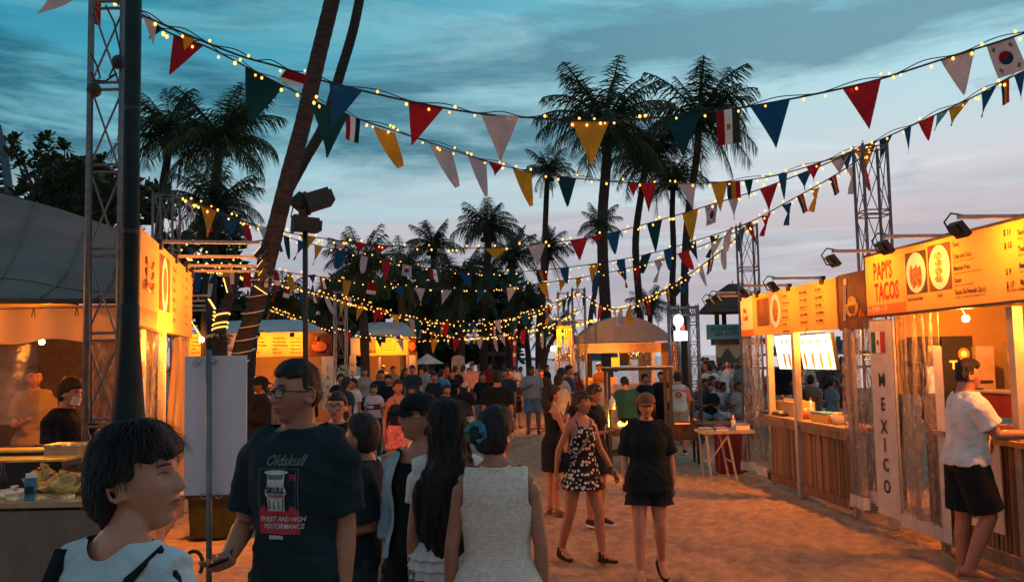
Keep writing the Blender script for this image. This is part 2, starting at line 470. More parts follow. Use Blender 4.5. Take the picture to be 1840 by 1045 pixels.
def palm(label, cx, cy, Yd, rpx, trunk, wpx, n=26, seed=0, name='palm_tree', lean=0.0, group='palms behind the market', wind=(0, 0), hidden=0):
    r = random.Random(seed + 100)
    top = at(cx, cy, Yd)
    pts = [top] + [at(a, b, Yd) for a, b in trunk]
    last = pts[-1]
    if last.z > .1:
        d = pts[-1] - pts[-2]; pts.append(V((last.x + d.x * .3, Yd, 0)))
    pts[-1].z = -.15
    pts.reverse()
    base = pts[0].copy(); base.z = 0
    t = thing(name, label, 'palm tree', base, 0, group)
    rw = wpx * Yd / F / 2
    # smooth + ringed trunk
    sp = []; rr = []
    K = 10
    P = [pts[0]] + pts + [pts[-1]]
    tot = (len(pts) - 1) * K
    for i in range(len(pts) - 1):
        for k in range(K + (1 if i == len(pts) - 2 else 0)):
            u = k / K; a, b, c, d = P[i:i + 4]
            q = .5 * ((2 * b) + (c - a) * u + (2 * a - 5 * b + 4 * c - d) * u * u + (3 * b - a - 3 * c + d) * u ** 3)
            sp.append(q); f = (i * K + k) / tot
            rr.append(rw * (1.25 if f < .04 else 1.08 - .22 * f) * (1 + .035 * ((i * K + k) % 2)))
    m = MB(); m.tube(sp, rr, 10)
    part('trunk', m, m_bark, t, smooth=True)
    R = rpx * Yd / F
    m = MB(); m.ball(top, (rw * 1.5, rw * 1.5, rw * 2.2), 8, 6)
    for k in range(5):
        a = r.uniform(0, 6.28); m.ball(top + V((math.cos(a) * rw * 1.5, math.sin(a) * rw * 1.5, -rw * 1.5)), rw * .75, 6, 5)
    part('crown_heart', m, m_bark, t, smooth=True)
    for k in range(n):
        ei = min(5, int(6 * (k / n) ** .85)); ph = k * 2.39996 + r.uniform(-.3, .3)
        s = R * 1.22 * r.uniform(.82, 1.12) * (1.0 if ei > 0 else .9)
        M = Matrix.Translation(top + V((0, 0, rw))) @ Matrix.Rotation(ph, 4, 'Z') @ Matrix.Rotation(r.uniform(-.12, .12), 4, 'Y') @ Matrix.Rotation(r.uniform(-.5, .5), 4, 'X') @ Matrix.Scale(s, 4)
        if ei == 5 and r.random() < .3: put('dry_frond', FR['dead'][k % 2], t, M)
        else: put('frond', FR[ei][k % 2], t, M)
    return t
PG = 'palms behind the market'
palm('bushy palm rising just right of the dark lamp post, its crown touching the next palm', 303, 250, 27, 92, [(300, 290), (292, 340), (285, 420), (270, 560)], 15, seed=1)
palm('wide palm with long drooping fronds left of the leaning trunks', 398, 262, 26, 112, [(388, 310), (380, 400), (372, 520)], 17, seed=2, n=30)
palm('low round palm crown below the two tall left palms', 385, 385, 22, 85, [(383, 440), (380, 560)], 16, seed=3, n=30)
palm('tallest palm of the right group, its crown left of the near yellow pennant', 1090, 240, 34, 112, [(1090, 290), (1083, 380), (1083, 460), (1088, 560)], 20, seed=4, n=32)
palm('tall palm at the right end of the palm group above the grey truss', 1256, 225, 36, 104, [(1252, 280), (1240, 360), (1232, 450), (1230, 560)], 14, seed=5, n=30)
palm('slim palm with a small tufted crown standing alone against the pale sky', 984, 315, 36, 46, [(982, 350), (980, 400), (977, 480), (975, 560)], 11, seed=6, n=24)
palm('round palm crown above the dark trees at centre', 878, 420, 38, 60, [(876, 470), (870, 580)], 14, seed=7, n=28)
palm('palm of the right group with a broad crown half behind its taller neighbour', 1162, 295, 38, 88, [(1152, 350), (1142, 440), (1150, 560)], 13, seed=8, n=30)
palm('palm with dense low crown between the two tall right palms', 1210, 330, 40, 55, [(1208, 380), (1210, 450), (1207, 560)], 11, seed=9)
palm('small palm right of the slim lone palm, low on the horizon', 985, 458, 42, 46, [(980, 490), (968, 580)], 10, seed=10)
palm('spiky palm crown low behind the far stalls, left of centre', 650, 490, 30, 78, [(650, 540), (655, 610)], 16, seed=11, n=26)
palm('palm with small pale crown left of the thick palm trunk', 1078, 412, 30, 44, [(1082, 450), (1070, 520), (1060, 590)], 9, seed=12, n=20)
palm('low palm crown above the far string lights, left', 778, 448, 40, 50, [(778, 500), (775, 600)], 11, seed=13)
palm('palm fanning out over the dark trees beside the light truss', 722, 500, 34, 62, [(722, 560), (725, 620)], 14, seed=14)
palm('palm with hanging fronds in front of the dark pavilion', 830, 520, 36, 66, [(830, 570), (828, 640)], 14, seed=15, n=28)
palm('palm low behind the string lights right of the pavilion', 945, 560, 38, 52, [(945, 600), (950, 650)], 11, seed=16)
palm('palm behind the domed tent, right of its ridge', 1168, 555, 40, 40, [(1168, 590), (1165, 640)], 10, seed=17)
palm('palm crown filling the gap under the lone slim palm', 920, 470, 44, 55, [(920, 520), (915, 600)], 12, seed=18)
palm('dark palm at far left of the centre, behind the lamp mast', 500, 560, 34, 66, [(500, 600), (500, 650)], 14, seed=19)
palm('palm spreading above the first far stall', 585, 560, 36, 60, [(585, 600), (588, 650)], 14, seed=20)
palm('palm leaning over the white sun shade', 765, 575, 40, 55, [(765, 610), (768, 650)], 12, seed=21)
palm('palm with two curved stems by the light tower', 1000, 600, 34, 44, [(985, 625), (978, 660)], 9, seed=22, n=18)

# two leaning trunks whose crowns are above the frame
big = palm('thick leaning palm trunk wound with white rope light, crown above the picture', 660, -420, 13, 270, [(635, -160), (597, 0), (570, 110), (545, 220), (518, 320), (488, 440), (457, 560), (432, 640), (402, 800)], 31, seed=30, n=20, group='leaning palms in front of the stalls')
palm('thinner leaning palm trunk crossing behind the thick one', 715, -330, 19, 200, [(668, -110), (646, 0), (633, 60), (612, 130), (582, 225), (545, 292), (500, 380), (470, 480), (450, 640)], 19, seed=31, n=20, group='leaning palms in front of the stalls')
# rope light wound round the thick trunk
rope = MB()
for k, (x, y) in enumerate([(468, 500), (461, 530), (452, 560), (445, 585), (441, 608), (436, 630), (425, 470 + 180)]):
    c = at(x + 2, y, 13); c.z += 0
    rope.tube([c + V((.160 * math.cos(a), .160 * math.sin(a), .035 * math.sin(a + .6))) for a in [2 * pi * i / 24 for i in range(25)]], .009, 5)
ro = part('rope_light', rope, mat('rope_light_tube', (.62, .55, .50), rough=.4, var=.05))
tag(ro, 'unlit white rope light wound round the thick palm trunk', 'rope light')
# small trunk left of it with two lit bands and a fringe
t = thing('palm_stump', 'short palm stem with two glowing light bands above the first far stall', 'palm trunk', at(400, 700, 15) * V((1, 1, 0)) if False else (at(398, 700, 15).x, 15, 0))
m = MB(); m.tube([at(396, 880, 15), at(398, 700, 15), at(394, 590, 15), at(402, 560, 15), at(418, 520, 15), at(430, 480, 15)], [.14, .13, .115, .10, .07, .05], 10)
part('trunk', m, m_bark, t, smooth=True)
m_glow = mat('lit_rope', (.9, .6, .2), emis=(1, .48, .08), estr=1.7, bump=0)
for (x, y) in ((399, 566), (396, 582), (395, 590)):
    m = MB(); c = at(x, y, 15); m.tube([c + V((.125 * math.cos(a), .125 * math.sin(a), .03 * math.sin(a * 1 + 2))) for a in [2 * pi * i / 20 for i in range(21)]], .014, 5)
    part('light_band', m, m_glow, t)
m = MB(); c = at(394, 596, 15)
for k in range(26):
    a = k * .2417 * 2; m.add([c, c + V((math.cos(a) * .25, math.sin(a) * .25, -.06)), c + V((math.cos(a + .12) * .22, math.sin(a + .12) * .22, -.10))], [(0, 1, 2)])
part('straw_fringe', m, mat('straw', (.5, .38, .2)), t)

# ---------------------------------------------------------------- leafy trees
def leafcloud(m, c, r, n, ls, rnd, star=1):
    for _ in range(n):
        while True:
            d = V((rnd.uniform(-1, 1), rnd.uniform(-1, 1), rnd.uniform(-1, 1)))
            if .25 < d.length < 1: break
        d = d.normalized() * (d.length ** .5)
        q = c + V((d.x * r[0], d.y * r[1], d.z * r[2]))
        for k in range(star):
            a = rnd.uniform(0, 6.28); b = rnd.uniform(-.5, .9)
            u = V((math.cos(a) * math.cos(b), math.sin(a) * math.cos(b), math.sin(b))); w = u.cross(V((rnd.uniform(-1, 1), rnd.uniform(-1, 1), rnd.uniform(-1, 1)))).normalized() * ls * .24
            L = ls * rnd.uniform(.7, 1.2)
            m.add([q, q + u * L * .55 + w, q + u * L, q + u * L * .55 - w], [(0, 1, 2, 3)])
def leafy(label, cx, cy, Yd, rx, ry, seed, group='dark trees behind the stalls', leaf=.45, n=150, name='leafy_tree'):
    r = random.Random(seed); c = at(cx, cy, Yd); R = rx * Yd / F; H = ry * Yd / F
    t = thing(name, label, 'tree', (c.x, Yd, 0), 0, group)
    m = MB(); lim = MB()
    lim.tube([(c.x, Yd, -.2), (c.x + .1, Yd, c.z * .5), (c.x, Yd, c.z)], [R * .09, R * .07, R * .03], 7)
    for k in range(9):
        d = V((r.uniform(-.75, .75) * R, r.uniform(-.6, .6) * R, r.uniform(-.7, .75) * H)); q = c + d
        lim.tube([(c.x, Yd, c.z - H * .6), c + d * .5 + V((0, 0, -.1)), q], [R * .04, R * .03, .02], 5)
        leafcloud(m, q, (R * .45, R * .45, H * .38), n, leaf, r, 2)
    part('trunk', lim, m_bark, t, smooth=True)
    tag(part('foliage', m, m_leaf2, t), kind='stuff')
    return t
for k, (cx, cy, rx, ry, Yd, lb) in enumerate([
    (470, 590, 90, 70, 48, 'dark tree behind the roof of the first far stall'), (590, 580, 90, 75, 50, 'dark round tree right of the lamp mast'),
    (690, 570, 85, 75, 52, 'dark tree between the first and second far stalls'), (790, 560, 90, 85, 54, 'dense dark tree behind the white sun shade'),
    (880, 545, 80, 80, 56, 'dark tree rising behind the pavilion'), (560, 620, 120, 50, 46, 'low dark tree between the two far stall roofs'), (810, 640, 110, 45, 50, 'low dark shrubbery tree behind the crowd'),
    (360, 500, 90, 100, 40, 'dark tree behind the left trusses'), (130, 400, 150, 110, 34, 'dark tree behind the grey tent roof')]):
    leafy(lb, cx, cy, Yd, rx, ry, 50 + k, n=170, leaf=.55)
# the tree with leaf rosettes on the far left
r = random.Random(3)
t = thing('rosette_tree', 'spreading tree with bunched round leaf clusters above the grey tent', 'tree', (at(60, 500, 19).x, 19, 0))
lim = MB(); m = MB(); root = at(120, 560, 19)
lim.tube([V((root.x, 19, -.2)), V((root.x, 19, 1.5)), root, at(125, 480, 19)], [.22, .2, .16, .12], 8)
tips = []
for k in range(330):
    px = r.uniform(14, 250); f = (px - 14) / 236
    topy = 215 + 75 * abs(f - .28) + 40 * math.sin(f * 9) ** 2 + (35 if f > .55 else 0)
    py = topy + r.random() ** .8 * (430 - topy)
    if noise.noise(V((px / 26, py / 26, .5))) < -.16 and py < 360: continue
    tips.append(at(px, py, 19 + r.uniform(-1.5, 1.5)))
for k, q in enumerate(tips):
    if k % 6 == 0: lim.tube([at(125, 490, 19), at(125, 490, 19).lerp(q, .5) + V((0, 0, -.15)), q], [.06, .035, .012], 5)
    for j in range(13):
        a = j * 2.4 + r.uniform(-.3, .3); b = r.uniform(-.35, 1.1); u = V((math.cos(a) * math.cos(b), math.sin(a) * math.cos(b), math.sin(b)))
        w = u.cross(V((0, 0, 1))).normalized() * .042; L = .21 * r.uniform(.8, 1.15)
        m.add([q, q + u * L * .4 + w * .7, q + u * L * .85 + w, q + u * L, q + u * L * .85 - w, q + u * L * .4 - w * .7], [(0, 1, 2, 3, 4, 5)])
part('trunk', lim, m_bark, t, smooth=True); tag(part('foliage', m, m_leaf2, t), kind='stuff')

# far-left building edge with curved fins
t = thing('curved_tower', 'curved pale building edge with dark louvres at the far left', 'building', (at(-10, 400, 40).x, 40, 0))
m = MB(); m.tube([at(-22, 660, 40), at(18, 400, 40), at(16, 340, 40), at(8, 280, 40), at(-6, 225, 40)], [.18] * 5, 6); part('edge_rib', m, m_far, t)
for k in range(16):
    y = 250 + k * 13; a = at(-40, y, 40.3); b = at(6 + 10 * math.sin(k / 16 * 2.2), y, 40.3); m = MB(); m.box((a + b) / 2, ((b - a).length, .5, .16)); part('louvre', m, m_hill, t)

# dark pavilion behind the crowd
t = thing('timber_pavilion', 'dark two storey open pavilion behind the crowd left of the palms', 'pavilion', (at(893, 650, 46).x, 46, 0))
def pbox(m, x0, y0, x1, y1, Yd, dep, mi=None):
    a = at(x0, y0, Yd); b = at(x1, y1, Yd)
    m.box(((a.x + b.x) / 2, Yd + dep / 2, (a.z + b.z) / 2), (abs(b.x - a.x), dep, abs(a.z - b.z)), mi=mi)
m_dk = mat('dark_timber', (.03, .04, .042), rough=.8, var=.3, scale=3)
for nm, q in (('roof', (858, 592, 930, 598)), ('deck', (862, 632, 928, 638)), ('deck', (862, 612, 928, 616)), ('back_wall', (866, 598, 924, 690))):
    m = MB(); pbox(m, *q, 46 if nm != 'back_wall' else 48.5, 3 if nm != 'back_wall' else .2); part(nm, m, m_dk if nm != 'deck' else mat('deck_timber', (.12, .05, .04)), t)
for px in (863, 885, 906, 927):
    m = MB(); a = at(px, 600, 46); m.box((a.x, 46.1, a.z / 2), (.14, .14, a.z)); part('post', m, m_dk, t)
for k in range(5):
    m = MB(); pbox(m, 863, 600 + k * 3, 927, 601 + k * 3, 45.9, .05); part('rail', m, m_dk, t)

# small umbrella, covered heater, feather flag
t = thing('market_umbrella', 'wide white sun shade beyond the crowd left of centre', 'umbrella', (at(768, 650, 36).x, 36, 0))
m = MB(); c = at(768, 640, 36); e = at(738, 654, 36); R_ = c.x - e.x
m.rings([[V((c.x + rr_ * math.cos(a), 36 + rr_ * math.sin(a), zz)) for a in [2 * pi * k / 8 for k in range(8)]] for rr_, zz in ((R_, e.z), (R_ * .5, (c.z + e.z) / 2 + .05), (.03, c.z + .1))], True); part('canopy', m, m_white, t)
m = MB(); m.tube([(c.x, 36, 0), (c.x, 36, c.z)], .03, 6); part('pole', m, m_black, t)
t = thing('wrapped_pillar', 'grey cloth wrapped pillar standing among the crowd at centre', 'pillar', (at(823, 650, 34).x, 34, 0))
m = MB(); a = at(823, 638, 34); m.tube([(a.x, 34, 0), (a.x, 34, a.z - .3), (a.x, 34, a.z - .1), (a.x, 34, a.z)], [.24, .27, .25, .15], 10); part('cover', m, mat('grey_cloth', (.30, .28, .25), bump=.8), t, smooth=True)
t = thing('feather_flag', 'tall narrow banner striped red and white in front of the pavilion', 'flag', (at(927, 655, 30).x, 30, 0))
m = MB(); a = at(929, 568, 30); b = at(927, 680, 30); m.tube([(b.x, 30, 0), (b.x, 30, b.z), a], .02, 6); part('pole', m, m_black, t)
m_red = mat('flag_red', (.45, .03, .02), transl=.35, rough=.8, bump=.1); 
for k in range(12):
    m = MB(); y0 = 571 + k * 7; m.quad(at(922, y0, 30), at(928, y0, 30), at(927, y0 + 6.6, 30), at(921.5, y0 + 6.6, 30)); part('stripe', m, m_red if k % 3 else m_white, t)
# ---------------------------------------------------------------- people
def solid(mb, voxel, it=2, fac=.5):
    me = bpy.data.meshes.new('tmp'); me.from_pydata([tuple(p) for p in mb.v], [], mb.f)
    o = bpy.data.objects.new('tmp', me)
    a = o.modifiers.new('r', 'REMESH'); a.mode = 'VOXEL'; a.voxel_size = voxel; a.use_smooth_shade = True
    if it:
        b = o.modifiers.new('s', 'SMOOTH'); b.factor = fac; b.iterations = it
    out = evaluated(o)
    bpy.data.objects.remove(o); bpy.data.meshes.remove(me)
    return out
def coords(me):
    a = np.empty(len(me.vertices) * 3, 'f'); me.vertices.foreach_get('co', a); return a.reshape(-1, 3)
def folds(me, amp, f=(14, 14, 5), seed=0.0, groove=None, bias=.35):
    if amp <= 0: return
    co = coords(me); no = np.empty(len(co) * 3, 'f'); me.vertices.foreach_get('normal', no); no = no.reshape(-1, 3)
    d = np.empty(len(co), 'f')
    nn = noise.noise; ridge = f[0] < 20; fz = lambda z: 1 - min(1, abs(z - 1.02) / .28) if z < 1.3 else .3
    for i, (x, y, z) in enumerate(co.tolist()):
        w = .35 * z + .25 * x
        v = nn((x * f[0] + seed, y * f[1] + w * 3, z * f[2] + w * 4 + seed))
        if ridge:
            a_ = x * .6 + z * .8
            v = v * .55 + (.30 - abs(nn((a_ * 13 + seed, (z * .7 - x * .5) * 6, y * 7)))) * .75 + (.22 - abs(nn((x * 9 + z * 5, z * 21 + seed, y * 9)))) * .5 * fz(z)
        d[i] = v
    if amp > .004:
        d = np.sign(d) * np.abs(d) ** .8
    co += no * (amp * (d + bias))[:, None]
    me.vertices.foreach_set('co', co.ravel()); me.update()
def cut(me, pred):
    """drop the faces whose centre satisfies pred"""
    import bmesh
    bm = bmesh.new(); bm.from_mesh(me)
    bm.verts.ensure_lookup_table()
    kill = [f for f in bm.faces if pred(f.calc_center_median())]
    bmesh.ops.delete(bm, geom=kill, context='FACES')
    bmesh.ops.delete(bm, geom=[v for v in bm.verts if not v.link_faces], context='VERTS')
    bd = [v for v in bm.verts if v.is_boundary]
    for _ in range(14):
        nw = {}
        for v in bd:
            nb = [e.other_vert(v) for e in v.link_edges if e.is_boundary]
            if len(nb) == 2: nw[v] = v.co * .4 + (nb[0].co + nb[1].co) * .3
        for v, c in nw.items(): v.co = c
    bm.to_mesh(me); bm.free(); me.update()

TORSO = {  # z, half width, half depth, y offset
    'f': [(.835, .10, .075, .01), (.875, .158, .108, .012), (.93, .170, .116, .016), (.98, .160, .104, .008), (1.05, .130, .086, 0), (1.10, .124, .082, -.002), (1.17, .132, .088, -.004),
          (1.24, .146, .102, -.012), (1.29, .152, .104, -.012), (1.34, .158, .092, 0), (1.385, .158, .076, .006), (1.415, .120, .062, .008), (1.44, .072, .055, .008), (1.465, .052, .05, .006)],
    'm': [(.835, .10, .08, .01), (.875, .155, .108, .01), (.93, .163, .112, .012), (.98, .160, .108, .008), (1.05, .155, .102, 0), (1.10, .154, .100, -.002), (1.17, .162, .102, -.004),
          (1.24, .176, .108, -.006), (1.29, .186, .108, -.004), (1.34, .190, .100, 0), (1.385, .182, .084, .006), (1.415, .140, .070, .008), (1.44, .085, .062, .008), (1.465, .06, .058, .006)]}
def catrom(tab, z):
    zs = [t[0] for t in tab]
    if z <= zs[0]: return tab[0][1:]
    if z >= zs[-1]: return tab[-1][1:]
    k = max(i for i in range(len(zs)) if zs[i] <= z); k = min(k, len(zs) - 2)
    u = (z - zs[k]) / (zs[k + 1] - zs[k]); o = []
    for c in (1, 2, 3):
        p = [tab[max(0, k - 1)][c], tab[k][c], tab[k + 1][c], tab[min(len(tab) - 1, k + 2)][c]]
        o.append(.5 * (2 * p[1] + (p[2] - p[0]) * u + (2 * p[0] - 5 * p[1] + 4 * p[2] - p[3]) * u * u + (3 * p[1] - p[0] - 3 * p[2] + p[3]) * u ** 3))
    return o
def sm(a, b, x):
    t = max(0.0, min(1.0, (x - a) / (b - a))); return t * t * (3 - 2 * t)
def g2(x, z, cx, cz, sx, sz):
    return math.exp(-((x - cx) / sx) ** 2 - ((z - cz) / sz) ** 2)
def head_point(th, v):
    s = math.sin(pi * v); z = -.114 * math.cos(pi * v)
    s = s ** .82
    x = .0735 * s * math.sin(th); c = math.cos(th)
    y = -.093 * s * c
    t = sm(-.005, -.105, z)
    x *= 1 - .34 * t
    if c > 0:
        y *= 1 - .06 * sm(.3, 1, c); y -= .010 * t * c
        f = sm(.15, .8, c)
        ax = abs(x)
        y += .014 * g2(ax, z, .030, .010, .014, .011) * f
        y -= .005 * g2(ax, z, .024, .031, .024, .007) * f
        nz_ = sm(.026, -.024, z) * (1 - sm(-.026, -.037, z))
        y -= .024 * math.exp(-(x / (.0085 + .007 * sm(.01, -.025, z))) ** 2) * nz_ * f
        y -= .006 * g2(ax, z, .013, -.026, .007, .007) * f
        y -= .0075 * (g2(x, z, 0, -.050, .022, .0055) + 1.05 * g2(x, z, 0, -.063, .019, .0060)) * f
        y += .004 * g2(x, z, 0, -.0565, .024, .0022) * f
        y += .004 * g2(x, z, 0, -.076, .020, .006) * f
        y -= .011 * g2(x, z, 0, -.097, .022, .015) * f
        y -= .004 * g2(ax, z, .044, -.018, .018, .018) * f
    else:
        y *= 1 - .42 * sm(-.02, -.105, z)
        y += 0
    return V((x, y, z))
def head_add(m, H):
    nu, nv = 56, 44
    rg = [[H @ head_point(2 * pi * i / nu + pi / nu, (j + .6) / (nv + .2)) for i in range(nu)] for j in range(nv)]
    m.rings(rg, True)
    for s in (-1, 1):     # ears
        m.tube([H @ V((s * (.0700 + .011 * w), .006 + .010 * w + .017 * math.cos(a), -.006 + .029 * math.sin(a))) for a, w in [(-2.4 + 4.6 * k / 9, 1 if 0 < k < 9 else .2) for k in range(10)]], [.005, .0055, .005, .005, .005, .005, .005, .005, .0055, .005], 6)
        m.ball(H @ V((s * .072, .010, -.008)), (.006, .012, .022), 8, 6)
        m.ball(H @ V((s * .0735, .002, -.031)), (.005, .006, .008), 6, 5)

def bone(a, d, L): return a + V(d).normalized() * L
class Sk: pass
def skeleton(sex='f', fat=1.0, yaw=0, pitch=0, roll=0, armL=None, armR=None, legL=None, legR=None, lean=(0, 0), head_fwd=0.0, twist=0.0, shrug=0.0, width=1.0):
    s = Sk(); s.sex = sex; s.fat = fat; s.width = width
    lx, ly = lean
    def T(p):
        p = V(p); k = max(0.0, p.z - .93)
        if twist: 
            a = twist * sm(.95, 1.35, p.z); p = Matrix.Rotation(a, 3, 'Z') @ p
        return V((p.x + lx * k, p.y + ly * k + 0, p.z - .5 * (lx * lx + ly * ly) * k))
    s.T = T
    s.tab = TORSO[sex]
    shx = (.150 if sex == 'f' else .176) * (1 + (fat - 1) * .5) * width
    s.sh = {1: T((shx, .008, 1.368 + shrug)), -1: T((-shx, .008, 1.368 + shrug))}
    s.arm = {}
    for sd, sp in ((1, armL), (-1, armR)):
        sp = sp or {}
        u = sp.get('u', (.16, .03, -1)); f = sp.get('f', (.06, -.22, -1)); h = sp.get('h', None) or f
        k = lambda d: V((d[0] * sd, d[1], d[2]))
        el = bone(s.sh[sd], k(u), .275); wr = bone(el, k(f), .245)
        n = sp.get('n', (-1, .0, 0)); s.arm[sd] = (s.sh[sd], el, wr, k(h).normalized(), k(n), sp.get('curl', .35), sp.get('thumb', .4))
    s.leg = {}
    for sd, sp in ((1, legL), (-1, legR)):
        sp = sp or {}
        k = lambda d: V((d[0] * sd, d[1], d[2]))
        hip = V((.088 * (1 + (fat - 1) * .5) * sd, .01, .905)); kn = bone(hip, k(sp.get('t', (.03, -.03, -1))), .425); an = bone(kn, k(sp.get('s', (.0, .04, -1))), .405)
        s.leg[sd] = (hip, kn, an, k(sp.get('foot', (.12, -1, -.06))).normalized())
    low = min(min(l[2].z - .096, (l[2] + l[3] * .19).z - .030) for l in s.leg.values())
    s.drop = low
    s.nb = T((0, .012, 1.455)); hc = T((0, -.012 - head_fwd, 1.588)) + V((0, 0, 0))
    s.H = Matrix.Translation(hc) @ Matrix.Rotation(yaw, 4, 'Z') @ Matrix.Rotation(pitch, 4, 'X') @ Matrix.Rotation(roll, 4, 'Y')
    s.top = hc.z + .114
    return s
def torso_ring(s, z, inf=0.0, n=24, wx=1.0, sq=2.3, flare=0.0):
    w, d, yo = catrom(s.tab, z)
    f = 1 + (s.fat - 1) * (1.0 if z < 1.3 else .5)
    w = (w * f * s.width * wx + inf + flare); d = d * (1 + (s.fat - 1) * 1.3 * (1 if z < 1.3 else .4)) + inf + flare
    out = []
    for i in range(n):
        a = 2 * pi * i / n; c, sn = math.cos(a), math.sin(a)
        out.append(s.T((w * math.copysign(abs(c) ** (2 / sq), c), yo + d * math.copysign(abs(sn) ** (2 / sq), sn) - (inf * .2 if sn < 0 else 0), z)))
    return out
ARMR = {'f': (.046, .037, .032, .033, .026, .021), 'm': (.058, .049, .041, .042, .033, .026)}
LEGR = {'f': (.094, .078, .058, .054, .056, .036), 'm': (.094, .080, .060, .056, .060, .040)}
def arm_pts(s, sd, inf=0.0, upto=2.0):
    a, e, w = s.arm[sd][:3]; r = [x * (1 + (s.fat - 1) * .8) + inf for x in ARMR[s.sex]]
    c0 = s.T((0, .008, 1.36)); inn = a + (c0 - a) * .38 + V((0, 0, -.004))
    P = [(inn, r[0] * .62), (a + (c0 - a) * .12 + V((0, 0, .004)), r[0] * .90), (a + (e - a) * .10, r[0] * .97), (a.lerp(e, .45), r[1]), (e, r[2]), (e.lerp(w, .3), r[3]), (e.lerp(w, .75), r[4]), (w, r[5])]
    T = [-1, -.5, .1, .45, 1, 1.3, 1.75, 2]
    out = [P[0]]
    for k in range(1, len(P)):
        if T[k] <= upto: out.append(P[k])
        else:
            u = (upto - T[k - 1]) / (T[k] - T[k - 1]); out.append((P[k - 1][0].lerp(P[k][0], u), P[k - 1][1] * (1 - u) + P[k][1] * u)); break
    return [p for p, _ in out], [x for _, x in out]
def leg_pts(s, sd, inf=0.0, upto=2.0, flare=0.0):
    h, k_, an, _ = s.leg[sd]; r = [x * (1 + (s.fat - 1) * .8) + inf for x in LEGR[s.sex]]
    P = [(h + V((0, 0, .02)), r[0]), (h.lerp(k_, .5), r[1]), (k_, r[2]), (k_.lerp(an, .12), r[3]), (k_.lerp(an, .32) + V((0, .008, 0)), r[4]), (an, r[5])]
    T = [0, .5, 1, 1.12, 1.32, 2]; out = [P[0]]
    for k in range(1, len(P)):
        if T[k] <= upto: out.append(P[k])
        else:
            u = (upto - T[k - 1]) / (T[k] - T[k - 1]); out.append((P[k - 1][0].lerp(P[k][0], u), P[k - 1][1] * (1 - u) + P[k][1] * u)); break
    n = len(out)
    return [p for p, _ in out], [x + flare * (i / max(1, n - 1)) for i, (_, x) in enumerate(out)]
def hand_add(m, w, d, n, side, curl, thumb, sc=1.0):
    n = (n - d * n.dot(d)).normalized(); t = d.cross(n).normalized()
    # thumb side: forward for a hanging arm (-y)
    if t.y > 0 or (abs(t.y) < .1 and t.z < 0): t = -t
    rg = []
    for u, hw, hh in ((-.02, .024, .018), (.0, .024, .017), (.03, .034, .016), (.065, .040, .014), (.090, .038, .011)):
        c = w + d * u * sc
        rg.append([c + t * hw * sc * math.cos(a) + n * hh * sc * math.sin(a) for a in [2 * pi * i / 10 for i in range(10)]])
    m.rings(rg, True)
    for o, L, r in ((.030, .068, .0088), (.010, .078, .0092), (-.010, .072, .0088), (-.029, .056, .0078)):
        p = w + (d * .082 + t * o) * sc; dd = (d + t * o * 3.0).normalized(); pts = [p - dd * .02 * sc, p]; 
        for q in range(3):
            a = curl * (q + .6) ; v = (dd * math.cos(a) + n * math.sin(a)); p = p + v * L * sc * (.42, .32, .26)[q]; pts.append(p)
        m.tube(pts, [r * sc * k for k in (1, 1, .98, .9, .72)], 6)
    p = w + (d * .02 + t * .024) * sc; v = (d * .62 + t * .72 + n * thumb).normalized(); q = p + v * .038 * sc; v2 = (d * .9 + t * .3 + n * thumb * 1.3).normalized(); q2 = q + v2 * .03 * sc
    m.tube([p, q, q2, q2 + v2 * .022 * sc], [.013 * sc, .0115 * sc, .010 * sc, .0075 * sc], 6)
def foot_rings(an, f, inf=0.0):
    up = V((0, 0, 1)); up = (up - f * up.dot(f)).normalized(); t = f.cross(up); rg = []
    for u, hw, hh, zc in ((-.062, .020, .020, -.045), (-.045, .031, .034, -.040), (0, .035, .042, -.030), (.06, .040, .034, -.042), (.12, .046, .024, -.054), (.165, .042, .017, -.062), (.192, .024, .010, -.067)):
        c = an + f * u + up * zc
        rg.append([c + t * (hw + inf) * math.cos(a) + up * (hh + inf * .7) * math.sin(a) for a in [2 * pi * i / 10 for i in range(10)]])
    return rg
